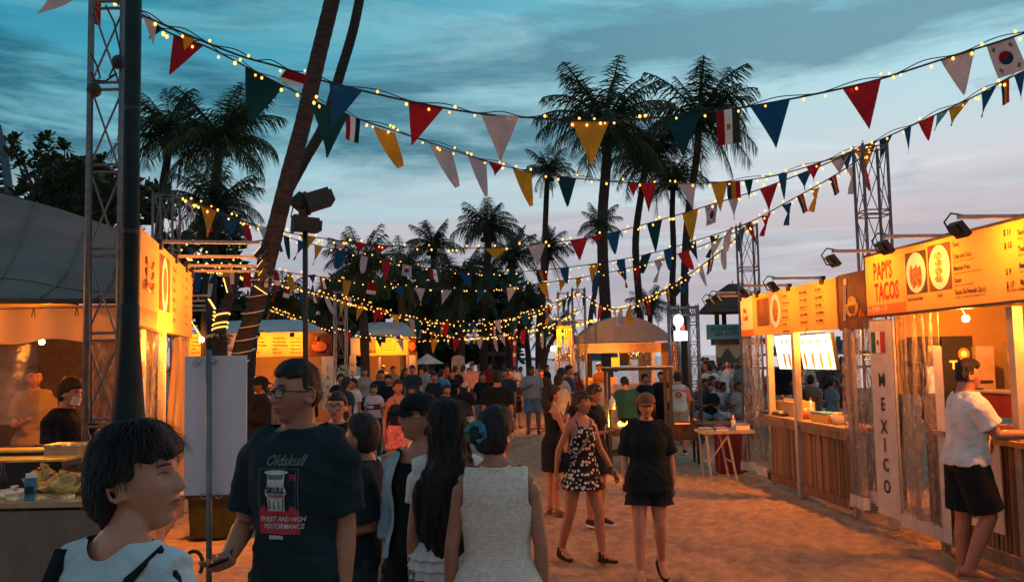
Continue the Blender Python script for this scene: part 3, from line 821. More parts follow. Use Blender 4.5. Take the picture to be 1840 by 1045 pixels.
def body_mesh(s, voxel, full=True):
    m = MB()
    m.rings([torso_ring(s, z) for z in [.835 + .03 * k for k in range(21)] + [1.465]], True)
    hc = s.H @ V((0, .012, -.045)); fr = 1 + (s.fat - 1) * .6; nr = (.047 if s.sex == 'f' else .058) * fr
    m.tube([s.T((0, .012, 1.38)), s.nb, s.nb.lerp(hc, .5), hc], [nr * 1.5, nr * 1.12, nr, nr * .96], 14)
    for sd in (1, -1):
        tr = s.T((.055 * sd, .016, 1.43)); m.tube([s.nb + V((0, 0, .03)), tr, s.sh[sd]], [.035 * fr, .04 * fr, .045 * fr], 10)
        p, r = arm_pts(s, sd); m.tube(p, r, 12)
        A = s.arm[sd]; hand_add(m, A[2], A[3], A[4], sd, A[5], A[6], 1.0 if s.sex == 'f' else 1.08)
        p, r = leg_pts(s, sd); p.append(p[-1] + V((0, 0, -.03))); r.append(r[-1]); m.tube(p, r, 12)
        m.rings(foot_rings(s.leg[sd][2], s.leg[sd][3]), True)
    head_add(m, s.H)
    me = solid(m, voxel, 1, .5)
    # soft tints: lips, brows, eye line, cheeks, stubble
    co = coords(me); Hi = np.array(s.H.inverted()); q = co @ Hi[:3, :3].T + Hi[:3, 3]
    tint = np.ones((len(co), 4), 'f'); x, y, z = q[:, 0], q[:, 1], q[:, 2]; ax = np.abs(x); fr_ = (y < -.045)
    def gm(cx, cz, sx, sz, p=2, xx=None): return np.exp(-(np.abs(((ax if xx is None else xx) - cx) / sx) ** p) - (np.abs((z - cz) / sz) ** p)) * fr_
    near = np.abs(z) < .13
    def blend(mask, c):
        for k in range(3): tint[:, k] = tint[:, k] * (1 - mask) + c[k] * mask
    blend(gm(0, -.0565, .024, .0095, 4, x) * .8 * near, (.95, .6, .58))
    blend(gm(0, -.0565, .024, .0018, 2, x) * .7 * near, (.35, .15, .15))
    blend(gm(.032, .0330, .018, .0040, 4) * .35 * near, (.3, .25, .25))
    blend(gm(.031, .0095, .0155, .0055, 4) * .30 * near, (.4, .3, .3)); blend(gm(.031, .017, .018, .006, 2) * .3 * near, (.6, .5, .5))
    blend(gm(.045, -.025, .02, .02) * .25 * near, (1.05, .75, .7))
    if s.sex == 'm': blend(np.clip((-.035 - z) / .03, 0, 1) * (z > -.14) * (y < .0) * .3, (.6, .58, .58))
    ca = me.color_attributes.new('tint', 'FLOAT_COLOR', 'POINT'); ca.data.foreach_set('color', tint.ravel())
    return me
def torso_cloth(s, z0, z1, inf, step=.03, flare0=0.0, m=None):
    m = m or MB(); zs = []; z = z0
    while z < z1 - .01: zs.append(z); z += step
    zs.append(z1); rg = []
    for z in zs:
        k = max(0.0, (1.05 - z) / (1.05 - z0)) if z0 < 1.05 else 0
        rg.append(torso_ring(s, max(z, .90) if z < .90 else z, inf, 24, flare=flare0 * k) if z >= .9 else [p + V((0, 0, z - .90)) for p in torso_ring(s, .90, inf, 24, flare=flare0 * k)])
    m.rings(rg, True); return m
def skirt_rings(s, m, z0, z1, inf, flare):
    """from the waist z1 down to z0, wrapping both thighs"""
    n = 28; rg = []; K = 9
    for k in range(K + 1):
        z = z1 + (z0 - z1) * k / K
        base = torso_ring(s, max(.90, z), inf, n)
        u = max(0.0, (.93 - z) / .45)
        c = (s.leg[1][0].lerp(s.leg[1][1], min(1, u)) + s.leg[-1][0].lerp(s.leg[-1][1], min(1, u))) / 2
        sp = abs(s.leg[1][0].lerp(s.leg[1][1], min(1, u)).y - s.leg[-1][0].lerp(s.leg[-1][1], min(1, u)).y)
        off = V((c.x, c.y - .01, 0)) if z < .93 else V((0, 0, 0))
        r = []
        for i, p in enumerate(base):
            a = 2 * pi * i / n; q = V((p.x, p.y, z if z < .90 else p.z)) + off
            e = flare * (k / K) * (1 + .18 * math.sin(a * 7 + k * .3)); q += V((math.cos(a), math.sin(a), 0)) * e
            q.y += math.copysign(sp * .45 * min(1, k / K * 1.3), math.sin(a)) * abs(math.sin(a))
            r.append(q)
        rg.append(r)
    m.rings(rg, True); return m

def hair_cap(m, H, th, nape=-.07, front=.058, side=-.03, ear=.016, back_extra=0.0, nu=64, nv=44, noise_a=.004, part_=0, crown=0.0, low=0.0, seed=0):
    rg = []
    for j in range(nv):
        r = []
        for i in range(nu):
            thh = 2 * pi * i / nu; v = (j + .6) / (nv + .2); s_ = math.sin(pi * v) ** .82
            z = -.114 * math.cos(pi * v); p = V((.0735 * s_ * math.sin(thh), -.093 * s_ * math.cos(thh), z))
            t = sm(-.005, -.105, z); p.x *= 1 - .25 * t
            if p.y > 0: p.y *= 1 - .30 * t
            jn = noise.noise(V((p.x * 40 + seed, p.y * 40, z * 12))) * .012
            fr = front - .10 * max(0, abs(p.x) - .035) * 3 + jn
            yl = side + (ear - side) * sm(.018, -.004, z) + jn
            c = max(sm(-.006, .008, z - fr), sm(-.006, .008, p.y - yl)) * sm(-.012, .004, z - (nape + jn))
            tt = th * (1 + .35 * sm(0, .1, z)) + crown * sm(.02, .1, z) + back_extra * sm(0, .08, p.y) + low * sm(.03, -.05, z) * sm(0, .05, p.y)
            tt += noise_a * noise.noise(V((p.x * 60 + seed, p.y * 60, z * 14)))
            d = V((p.x / .0735, p.y / .093, z / .114)).normalized()
            r.append(H @ (p + d * (tt * c - .018 * (1 - c))))
        rg.append(r)
    m.rings(rg, True)
def hair_strands(m, H, n, L, seed, spread=1.0, base=.0, zmin=-.05, down=V((0, 0, -1))):
    rnd = random.Random(seed)
    for _ in range(n):
        th = rnd.uniform(.35, 2 * pi - .35); v = rnd.uniform(.42, .97); p = head_point(th, v); p.x = .0735 * math.sin(pi * v) ** .82 * math.sin(th)
        if p.y < -.02 and p.z < .055: continue
        if p.z < zmin or (p.z < .015 and p.y < .032): continue
        d = V((p.x / .0735, p.y / .093, p.z / .114)).normalized()
        a = H @ (p + d * (.010 + base)); tang = (V((0, 0, -1)) + d * d.z)
        tang = (H.to_3x3() @ (tang.normalized() * .8 + V((rnd.uniform(-.2, .2), rnd.uniform(-.2, .2), 0)))).normalized(); dn = H.to_3x3() @ d
        l = L * rnd.uniform(.4, 1.1); w = tang.cross(dn).normalized() * rnd.uniform(.0006, .0014)
        b = a + tang * l * .5 + dn * .010 * spread; c = a + tang * l + dn * rnd.uniform(-.004, .016) * spread
        m.add([a - w, a + w, b + w, c, b - w], [(0, 1, 2, 4), (4, 2, 3)])
def long_hair(s, m, L, w0=.085, w1=.10, depth=.045, curve=.0, x0=0.0, wav=.008, seed=0, front=False):
    """mass of hair from the back of the head down over the back"""
    top = s.H @ V((0, .03, .03)); K = 16; rg = []; n = 24
    bk = s.T((0, 0, 1.30)); rnd = random.Random(seed)
    R = s.H.to_3x3()
    hx = (R @ V((1, 0, 0))); hx.z = 0; hx.normalize()
    for k in range(K + 1):
        u = k / K; z = top.z - L * u
        c = V((top.x, top.y, z))
        yb = (s.H @ V((0, .055, 0))) if u < .3 else None
        tgt = s.T((x0, .105 + (s.fat - 1) * .1, min(1.44, z)))
        hd = s.H @ V((0, .045, 0)); w_ = sm(.12, .45, u)
        c = V((hd.x * (1 - w_) + tgt.x * w_, hd.y * (1 - w_) + tgt.y * w_, z))
        wd = (w0 * (1 - sm(.1, .6, u)) + w1 * sm(.1, .6, u)) * (1 - .55 * sm(.75, 1, u)); dp = depth * (1 + .5 * (1 - sm(0, .3, u))) * (1 - .6 * sm(.7, 1, u))
        ax = hx.lerp(V((1, 0, 0)), w_).normalized(); ay = V((-ax.y, ax.x, 0))
        r = []
        for i in range(n):
            a = 2 * pi * i / n; q = wav * noise.noise(V((math.cos(a) * 2.2 + seed, math.sin(a) * 2.2, u * 5))) * 2
            r.append(c + ax * (wd + q) * math.cos(a) + ay * (dp + q) * math.sin(a))
        rg.append(r)
    m.rings(rg, True)
    if L > .2:
        for j in range(26):
            a = rnd.uniform(-1, 1); q = s.T((0, .105, 1.2)); z = top.z - L * .86
            p0 = V((rg[-3][0].x * (1 + a) / 2 + rg[-3][n // 2].x * (1 - a) / 2, (rg[-3][0].y + rg[-3][n // 2].y) / 2, z)); l = rnd.uniform(.04, .13)
            m.tube([p0, p0 + V((rnd.uniform(-.02, .02), .0, -l * .6)), p0 + V((rnd.uniform(-.03, .03), 0, -l))], [.014, .009, .002], 5)

skin_mats = [mat('skin_a', (.36, .155, .09), rough=.48, var=.08, scale=14, bump=.06, bscale=160, kind='attr', spec=.45), mat('skin_b', (.44, .205, .125), rough=.48, var=.08, scale=14, bump=.06, bscale=160, kind='attr', spec=.45),
             mat('skin_c', (.22, .095, .055), rough=.48, var=.08, scale=14, bump=.06, bscale=160, kind='attr', spec=.45)]
m_hair = mat('black_hair', (.010, .008, .008), rough=.55, var=.4, scale=10, bump=.9, bscale=70, stretch=(5, 5, .7), spec=.5)
m_hairb = mat('brown_hair', (.030, .017, .011), rough=.42, var=.4, scale=10, bump=.9, bscale=70, stretch=(5, 5, .7), spec=.5)
def cloth(name, col, **k):
    k.setdefault('rough', .9); k.setdefault('var', .16); k.setdefault('scale', 5); k.setdefault('bump', .25); k.setdefault('bscale', 130); k.setdefault('sheen', .15); k.setdefault('spec', .15)
    return mat(name, col, **k)
m_white = mat('white_paint', (.72, .71, .68), rough=.6, var=.06, scale=6, bump=.05)
c_black = cloth('black_cloth', (.009, .013, .016), sheen=.03); c_dteal = cloth('dark_teal_cloth', (.010, .024, .030), sheen=.04); c_white = cloth('white_cloth', (.66, .65, .62)); c_navy = cloth('navy_cloth', (.02, .03, .07))
c_denim = cloth('denim', (.11, .20, .27), bump=.4); c_ldenim = cloth('light_denim', (.26, .36, .42)); c_grey = cloth('grey_cloth_tee', (.27, .26, .26)); c_brown = cloth('taupe_cloth', (.20, .16, .13))
c_blue = cloth('blue_cloth', (.03, .24, .40)); c_pink = cloth('pink_print', (.62, .20, .20), var=.35, scale=30); c_lblue = cloth('pale_blue_cloth', (.40, .53, .58)); c_skinny = cloth('dark_jeans', (.018, .04, .055))
c_knit = mat('cream_knit', (.72, .64, .56), rough=.95, var=.12, scale=60, bump=.22, wave=('Z', 38, 2.5, .25), sheen=.2, spec=.1)
c_rib = mat('cream_rib', (.72, .64, .56), rough=.95, var=.10, scale=60, bump=.25, wave=('X', 40, .3, .25), sheen=.2, spec=.1)
c_dots = mat('spotted_dress', (.02, .02, .02), kind='dots', rough=.85, bump=.1, spec=.2)
c_red = cloth('red_cloth', (.22, .022, .025)); c_tan = cloth('tan_cap_cloth', (.17, .085, .042)); c_cream = cloth('cream_cloth', (.45, .38, .30)); c_pinkl = cloth('pale_pink_cloth', (.38, .22, .21)); c_lilac = cloth('lilac_cloth', (.50, .42, .48)); c_orange = cloth('orange_cloth', (.45, .16, .03))
m_rubber = mat('rubber', (.012, .012, .013), rough=.7, bump=.1); m_lens = mat('lens', (.5, .5, .5), alpha=(.03, .06), rough=.05, bump=0); m_frame = mat('glasses_frame', (.01, .01, .01), rough=.3, bump=0); m_gold = mat('glasses_wire', (.60, .38, .20), rough=.35, metal=.2, bump=0)
m_lip = mat('lips', (.30, .085, .07), rough=.4, bump=.02)
m_eyew = mat('eye_white', (.34, .30, .28), rough=.6, bump=0, var=.02); m_iris = mat('eye_iris', (.012, .008, .006), rough=.4, bump=0)

def face_y(x, z):
    v = math.acos(max(-1, min(1, -z / .114))) / pi; a, b = 0.0, 1.5
    for _ in range(18):
        c = (a + b) / 2
        if head_point(c, v).x < abs(x): a = c
        else: b = c
    return head_point(a, v).y
def face_patch(s, name, cx, cz, w, h, m_, off=.0016, arch=0.0, tilt=0.0, taper=0.0, n=14):
    m = MB(); vs = []
    for r in (0, .5, 1.0):
        for i in range(n):
            a = 2 * pi * i / n; x = w * r * math.cos(a); z = h * r * math.sin(a) * (1 - taper * abs(math.cos(a))) - arch * (x / w) ** 2 + tilt * x
            X_, Z_ = cx + x, cz + z; vs.append(s.H @ V((X_, face_y(X_, Z_) - off, Z_)))
    fs = [(r * n + i, r * n + (i + 1) % n, (r + 1) * n + (i + 1) % n, (r + 1) * n + i) for r in (0, 1) for i in range(n)]
    m.add(vs, fs); return s.add(name, m.mesh(name, m_, True), m_)
def face_parts(s, look):
    m_b = m_hair
    for q in (1, -1):
        face_patch(s, 'eyebrow', .033 * q, .0325, .0165, .0030, m_b, arch=.003, tilt=-.06 * q)
        face_patch(s, 'eye', .0315 * q, .0100, .0130, .0048, m_eyew, off=.0012, taper=.45)
        face_patch(s, 'iris', .0315 * q + .002 * look, .0102, .0050, .0048, m_iris, off=.0020)
        face_patch(s, 'eyelid', .0315 * q, .0150, .0145, .0014, m_b, off=.0022, arch=.004)
    face_patch(s, 'upper_lip', 0, -.0515, .0200, .0036, m_lip, arch=.0035, off=.0010); face_patch(s, 'lower_lip', 0, -.0610, .0175, .0046, m_lip, arch=-.003, off=.0010)
    face_patch(s, 'lip_line', 0, -.0562, .0185, .0010, m_b, off=.0020)
    for q in (1, -1): face_patch(s, 'nostril', .0065 * q, -.0345, .0030, .0016, m_b, off=.0010)
def person(label, S=None, pix=None, Yd=None, rz=0, sk=None, voxel=.012, skin=0, top=None, bottom=None, hair=None, hairm=None, shoes=None, extras=None, group=None, cat='person', eyes=False, z_ground=0.0, at_loc=None, nopants=False, sit=False):
    sk = dict(sk or {}); s = skeleton(**sk)
    H0 = s.top + .012 - s.drop
    if pix:
        hp = at(pix[0], pix[1], Yd); S = (hp.z - z_ground) / H0
        R = Matrix.Rotation(rz, 3, 'Z'); off = R @ (V((s.H.translation.x, s.H.translation.y, 0)) * S)
        loc = V((hp.x - off.x, hp.y - off.y, z_ground))
    else: loc = V(at_loc or (0, 0, 0)); S = S or 1.0
    t = thing('person', label, cat, loc, rz, group)
    L = Matrix.Translation((0, 0, -s.drop * S)) @ Matrix.Scale(S, 4)
    vx = voxel / S
    t['S'] = S
    def add(name, me, mats, lb=None):
        me.transform(L); me.materials.clear()
        for m_ in (mats if isinstance(mats, (list, tuple)) else [mats]): me.materials.append(m_)
        me.name = name
        o = put(name, me, t, local=Matrix.Identity(4), label=lb); return o
    s.add = add; s.L = L; s.t = t; s.vx = vx
    add('body', body_mesh(s, vx), skin_mats[skin])
    sd_ = random.random() * 50
    if top:
        k = top.get('kind', 'tee'); inf = top.get('inf', .018); hem = top.get('hem', .90); m = torso_cloth(s, hem, top.get('neck', 1.452), inf, flare0=top.get('flare', .012))
        sl = top.get('sleeve', 0)
        if sl > 0:
            for q in (1, -1):
                p, r = arm_pts(s, q, inf * (1.0 if sl > 1.2 else 1.25), sl)
                if sl < 1.2: r[-1] += .008
                m.tube(p, r, 14)
        else:
            for q in (1, -1):
                if top.get('strap', True) is not True: continue
                m.tube([s.T((.05 * q, .012, 1.43)), s.T((.12 * q, .012, 1.412 ))], [.05, .042], 10)
        for q in (1, -1):
            m.tube([s.nb + V((0, .0, .0)), s.T((.055 * q, .016, 1.425)), s.T(((.12 if sl <= 0 else .16) * q, .01, 1.395))], [.048 + inf * .4, .045 + inf * .5, .046 + inf * .3], 10)
        if top.get('skirt'): skirt_rings(s, m, top['skirt'], .98, inf, top.get('sflare', .05))
        me = solid(m, vx, int(.05 / vx) + 2); folds(me, top.get('fold', .007), seed=sd_)
        nk = top.get('cut')
        if nk: cut(me, nk(s))
        else:
            Hn = s.nb; rr = top.get('crew', .062) * (1.2 if s.sex == 'm' else 1)
            cut(me, lambda c: (V((c.x - Hn.x, (c.y - Hn.y), 0)).length < rr + .012 and c.z > Hn.z - .028 - (.012 if c.y < Hn.y else -.004)) or (c.z > Hn.z + .012))
        s.topmesh = me
        o = add(top.get('name', 't_shirt'), me, top['mat'])
        s.top_o = o
    if bottom:
        k = bottom['kind']; m = MB(); inf = bottom.get('inf', .012)
        if k == 'skirt': skirt_rings(s, m, bottom['to'], bottom.get('waist', 1.02), inf, bottom.get('flare', .03))
        else:
            m.rings([torso_ring(s, z, min(inf, .009)) for z in (.835, .86, .90, .94, .98, bottom.get('waist', 1.02))], True)
            for q in (1, -1):
                p, r = leg_pts(s, q, inf, bottom.get('to', 1.93), bottom.get('flare', 0)); m.tube(p, r, 14)
        me = solid(m, vx, 3); folds(me, bottom.get('fold', .006), seed=sd_ + 9)
        add(bottom.get('name', k), me, bottom['mat'])
    if hair:
        hm = {'short': m_hair}.get(hairm, hairm) or m_hair
        m = MB(); k = hair['kind']
        if k != 'none':
            hair_cap(m, s.H, hair.get('th', .012), **{a: b for a, b in hair.items() if a in ('nape', 'front', 'side', 'ear', 'back_extra', 'crown', 'low', 'noise_a')}, seed=sd_)
            if 'long' in hair: long_hair(s, m, hair['long'], **hair.get('lk', {}))
            for b in hair.get('balls', []): m.ball(s.H @ V(b[0]), b[1], 12, 9)
            me = solid(m, min(vx * .8, .012), 1) if vx < .02 else solid(m, vx * .8, 1)
            folds(me, hair.get('groove', .004), f=(55, 55, 6), seed=sd_, bias=.2)
            n0 = hair.get('strands', 0)
            if n0:
                me.transform(Matrix.Identity(4)); m2 = MB(); hair_strands(m2, s.H, n0, hair.get('sl', .07), 5, base=hair.get('th', .012), spread=hair.get('spread', 1.0), zmin=hair.get('nape', -.07))
                add('loose_strands', m2.mesh('loose_strands', hm), hm)
            add('hair', me, hm)
    if shoes:
        for q in (1, -1):
            an, f = s.leg[q][2], s.leg[q][3]; m = MB(); up = V((0, 0, 1)); up = (up - f * up.dot(f)).normalized(); tt = f.cross(up)
            if shoes['kind'] == 'sneaker':
                m.rings(foot_rings(an, f, .007), True); m.tube([an + up * .0, an - up * .045], [.046, .05], 10)
                me = solid(m, min(vx, .012), 2); add('shoe', me, shoes['mat'])
                m = MB(); m.rings([[an + f * (.065 + .14 * math.cos(a)) + tt * .05 * math.sin(a) * (1 + .12 * math.cos(a)) - up * z for a in [2 * pi * i / 18 for i in range(18)]] for z in (.089, .066)], True)
                add('sole', m.mesh('sole', m_white), shoes.get('sole', m_white))
            else:
                m.rings([[an + f * (.065 + .145 * math.cos(a)) + tt * .048 * math.sin(a) * (1 + .15 * math.cos(a)) - up * z for a in [2 * pi * i / 20 for i in range(20)]] for z in (.100, .077)], True)
                if shoes['kind'] == 'sandal':
                    for u, hh, w in ((.11, .028, .05), (.05, .045, .048), (-.0, .075, .046)):
                        m.tube([an + f * u + tt * w * math.cos(a) + up * (-.078 + hh * max(0, math.sin(a)) * 1.35) for a in [pi * i / 8 for i in range(9)]], .012, 6)
                    m.tube([an + f * (.002 + .050 * math.sin(a)) + tt * .044 * math.cos(a) - up * (.020 + .012 * math.sin(a)) for a in [2 * pi * i / 12 for i in range(13)]], .007, 5)
                else:
                    for sg in (1, -1): m.tube([an + f * .135 - up * .055, an + f * .08 + tt * .028 * sg - up * .03, an + f * .02 + tt * .042 * sg - up * .075], .006, 5)
                add('sandal' if shoes['kind'] == 'sandal' else 'flip_flop', m.mesh('sandal', shoes['mat']), shoes['mat'])
    if Yd and Yd < 19 and abs(((rz + sk.get('yaw', 0) + pi) % (2 * pi)) - pi) < 2.2: face_parts(s, eyes or 0)
    if extras: extras(s)
    return t, s
def glasses(s, frame=None, r=(.026, .020), square=False):
    m = MB(); H = s.H; fr = frame or m_frame
    for q in (1, -1):
        pts = []
        for k in range(25):
            a = 2 * pi * k / 24; cx, cz = math.cos(a), math.sin(a)
            if square: e = .5; cx, cz = math.copysign(abs(cx) ** e, cx), math.copysign(abs(cz) ** e, cz)
            pts.append(H @ V((q * .033 + r[0] * cx, -.0935 + .010 * ((q * .033 + r[0] * cx) / .06) ** 2, .006 + r[1] * cz)))
        m.tube(pts, .0027 if not square else .0028, 5, caps=False)
        m.tube([H @ V((q * .059, -.086, .012)), H @ V((q * .074, -.05, .010)), H @ V((q * .079, .010, .006))], .0022, 5)
    m.tube([H @ V((-.008, -.095, .010)), H @ V((0, -.098, .012)), H @ V((.008, -.095, .010))], .002, 5)
    o = s.add('glasses', m.mesh('glasses', fr), fr)
    for q in (1, -1):
        m = MB(); m.disc(H @ V((q * .033, -.092, .006)), H.to_3x3() @ V((0, 1, 0)), r[0] * .97, .0012, 18); me = m.mesh('lens', m_lens)
        me.transform(s.L); put('lens', me, o, local=Matrix.Identity(4))
def cap(s, m_cap, brim=True, back=False, tilt=.0, size=1.0, bucket=False):
    H = s.H @ Matrix.Rotation(tilt, 4, 'X'); m = MB(); rg = []; n = 28
    for k in range(9):
        a = k / 8 * pi / 2; z = .040 + .092 * math.sin(a); r = math.cos(a) ** .8 if k < 8 else .02
        rg.append([H @ V((.092 * r * size * math.cos(t_), .005 + .112 * r * size * math.sin(t_), z)) for t_ in [2 * pi * i / n for i in range(n)]])
    m.rings(rg, True)
    if bucket:
        rg = [[H @ V(((.092 + e) * math.cos(t_), .005 + (.112 + e) * math.sin(t_), z)) for t_ in [2 * pi * i / n for i in range(n)]] for e, z in ((0, .052), (.055, .018), (.055, .013), (0, .040))]; m.rings(rg, False)
    elif brim:
        sg = 1 if back else -1
        def bf(u, v): 
            x = (u * 2 - 1) * .078 * (1 - .10 * v); return H @ V((x, .005 + sg * (.095 * math.sqrt(max(0, 1 - (x / .098) ** 2)) + .080 * v * (1 - .45 * (u * 2 - 1) ** 2)), 0.048 - .016 * v - .022 * (u * 2 - 1) ** 2))
        m.grid(bf, 12, 4); m.grid(lambda u, v: bf(u, v) - V((0, 0, .004)), 12, 4)
    m.tube([H @ V((0, .005, .130)), H @ V((0, .005, .137))], .008, 8)
    return s.add('bucket_hat' if bucket else 'cap', m.mesh('cap', m_cap, True), m_cap)
def phone(s, sd, label, tilt=None, size=1.0):
    A = s.arm[sd]; w = s.t.matrix_basis @ s.L; d = A[3]; n = (A[4] - d * A[4].dot(d)).normalized(); t_ = d.cross(n)
    c = A[2] + d * .085 + n * .030; m = MB(); R = Matrix((t_, d, n)).transposed()
    m.box((0, 0, 0), (.072 * size, .148 * size, .009)); o_ = (w @ c)
    M = Matrix.Translation(o_) @ (w.to_3x3().normalized() @ R).to_4x4()
    o = put('phone', m.mesh('phone', mat('phone_glass', (.01, .01, .012), rough=.12, bump=0)), None, M); tag(o, label, 'phone')
    m = MB(); m.box((0, 0, .0055), (.066 * size, .138 * size, .002)); put('screen', m.mesh('screen', mat('phone_screen', (.02, .02, .03), rough=.1, bump=0)), o, local=Matrix.Identity(4))
    return o
def project(s, vs, fs, cx, cz, front=True, off=.004, o=None):
    """lay flat lettering onto the shirt, x to the viewer's right"""
    me = s.topmesh; bv = BVHTree.FromPolygons([v.co.copy() for v in me.vertices], [tuple(p.vertices) for p in me.polygons])
    S = s.t['S']; out = []; sg = -1 if front else 1
    for v in vs:
        x = (cx + v.x) * (1 if front else -1); z = cz + v.z
        h = bv.ray_cast(V((x, sg * 2.0, z)), V((0, -sg, 0)))
        out.append(V((x, (h[0].y if h[0] is not None else sg * .12) + sg * (off + v.y), z)))
    m = MB(); m.add(out, fs); return m
# ---------------------------------------------------------------- stalls
m_banner = mat('banner_print', (.68, .39, .10), rough=.6, var=.06, scale=2, bump=.22, bscale=3.5, spec=.2)
m_banner_w = mat('banner_pale', (.72, .60, .46), rough=.6, var=.05, scale=3, bump=.03, spec=.2)
m_orange = mat('print_orange', (.60, .15, .03), rough=.6, var=.05, bump=0)
m_redp = mat('print_red', (.42, .02, .015), rough=.6, var=.05, bump=0)
m_ink = mat('print_black', (.015, .012, .012), rough=.6, bump=0)
m_brownp = mat('print_brown', (.12, .035, .012), rough=.6, var=.35, scale=7, bump=0)
m_yel = mat('print_yellow', (.70, .42, .06), rough=.6, bump=0)
m_food1 = mat('print_food_brown', (.28, .11, .04), rough=.6, var=.6, scale=26, bump=.1, bscale=50)
m_food2 = mat('print_food_mixed', (.46, .20, .05), rough=.6, var=.6, scale=34, bump=.1, bscale=50, col2=(.70, .55, .25))
m_plate = mat('print_plate', (.80, .76, .70), rough=.6, var=.03, bump=0)
m_post = mat('aluminium_post', (.36, .33, .31), rough=.5, var=.12, scale=8, bump=.05, metal=.25)
m_clear = mat('clear_plastic_sheet', (.30, .26, .23), rough=.10, var=.4, scale=9, bump=1.0, bscale=11, stretch=(3, 3, 1.1), alpha=(.14, .52), spec=1.0, transl=.25)
m_clear2 = mat('clear_plastic_window', (.16, .13, .11), rough=.25, var=.5, scale=2.6, bump=.6, bscale=8, alpha=(.25, .60), spec=.8, transl=.1)
m_hem = mat('plastic_hem', (.66, .60, .56), rough=.6, var=.1, bump=.3, bscale=20, transl=.2)
m_tarp = mat('grey_tarpaulin', (.19, .185, .18), rough=.7, var=.12, scale=2.5, bump=.35, bscale=7, spec=.3)
m_tarp_d = mat('tent_canvas', (.15, .145, .14), rough=.85, var=.10, scale=2.2, bump=.25, bscale=9, spec=.2, transl=.04)
m_liner = mat('cream_tent_lining', (.48, .33, .18), rough=.8, var=.08, scale=2, bump=.3, bscale=5, transl=.35)
m_bam = mat('bamboo', (.36, .20, .10), rough=.6, var=.35, scale=7, bump=.35, stretch=(4, 4, .8), bscale=25, spec=.3)
m_bam2 = mat('bamboo_dark', (.24, .12, .06), rough=.6, var=.4, scale=7, bump=.35, stretch=(4, 4, .8), bscale=25, spec=.3)
m_steel = mat('stainless', (.5, .48, .46), rough=.3, metal=.8, var=.1, bump=.04)
m_card = mat('cardboard', (.42, .28, .14), rough=.9, var=.15, bump=.2)
m_foil = mat('crinkled_foil', (.75, .60, .35), rough=.3, metal=.3, var=.5, scale=20, bump=1.0, bscale=30)

LK_ = 3.2
class Fac:
    """a stall front: x runs along it, y out of it, z up"""
    def __init__(s, a, b):
        s.o = V((a.x, a.y, 0)); d = V((b.x - a.x, b.y - a.y, 0)).normalized(); s.rz = math.atan2(d.y, d.x)
        s.M = Matrix.Translation(s.o) @ Matrix.Rotation(s.rz, 4, 'Z'); s.Mi = s.M.inverted()
    def pix(s, px, py, off=0.0):
        o = s.Mi @ V((0, 0, EYE)); d = s.Mi.to_3x3() @ ray(px, py); t = (off - o.y) / d.y; p = o + d * t
        return p.x, p.z
def lettering(parent, s, x, z, size, m, off=.006, bold=0, sx=1.0, align='LEFT', flip=True, space=1.0, name='lettering', skew=0.0, R=None):
    """lettering on a facade facing +y of the parent; x decreases to the reader's right when flip"""
    vs, fs = text_mb(s, size, bold, 0, sx, align, space=space)
    k = -1 if flip else 1
    mb = MB(); mb.add([(x + k * v.x, off, z + v.z) for v in vs], fs)
    return part(name, mb, m, parent, local=True)
def blob(m, cx, cz, rx, rz, off, n=20, mi=None, k=0):
    vs = [(cx + rx * math.cos(2 * pi * i / n), off, cz + rz * math.sin(2 * pi * i / n)) for i in range(n)]
    m.add(vs, [tuple(range(n))], mi)
def banner_lamp(parent, x, z, out=.75, power=26, spread=105, drop=.10):
    """metal arm standing out from the sign with a flood lamp at its end, aimed back at the sign"""
    fx = thing('sign_lamp', '', 'lamp'); return fx

def sign_lamp(F_, x, z, label, out=.72, power=30, group='arm lamps over the stall signs', mt=None, aim=-.32, spill=0):
    P = lambda a, b, c: F_.M @ V((a, b, c))
    t = thing('sign_lamp', label, 'lamp', P(x, 0, z), F_.rz, group)
    m = MB(); m.box((0, out / 2, 0), (.05, out, .03)); part('arm', m, m_post, t, local=True)
    m = MB(); m.box((0, .0, -.03), (.09, .05, .10)); part('bracket', m, m_black, t, local=True)
    R = Matrix.Rotation(rad(-38), 3, 'X')
    m = MB(); m.box((0, out, -.10), (.17, .045, .13), R); m.box((0, out + .03, -.09), (.11, .03, .08), R); part('lamp_head', m, m_black, t, local=True)
    m = MB(); m.box(V((0, out, -.10)) + R @ V((0, -.026, 0)), (.145, .004, .105), R); part('lens', m, mat('lamp_lens', (1, .8, .4), emis=(1, .50, .09), estr=2.4, bump=0), t, local=True)
    m = MB(); m.tube([(0, out - .06, .01), (0, out + .06, .03), (0, out + .12, -.04), (0, out + .07, -.14), (0, out, -.15)], .008, 5); part('cable', m, m_black, t, local=True)
    lamp('SPOT', P(x, out - .05, z - .13), power * LK_, target=P(x, 0, z + aim), spot=160, blend=.8, size=.06)
    return t
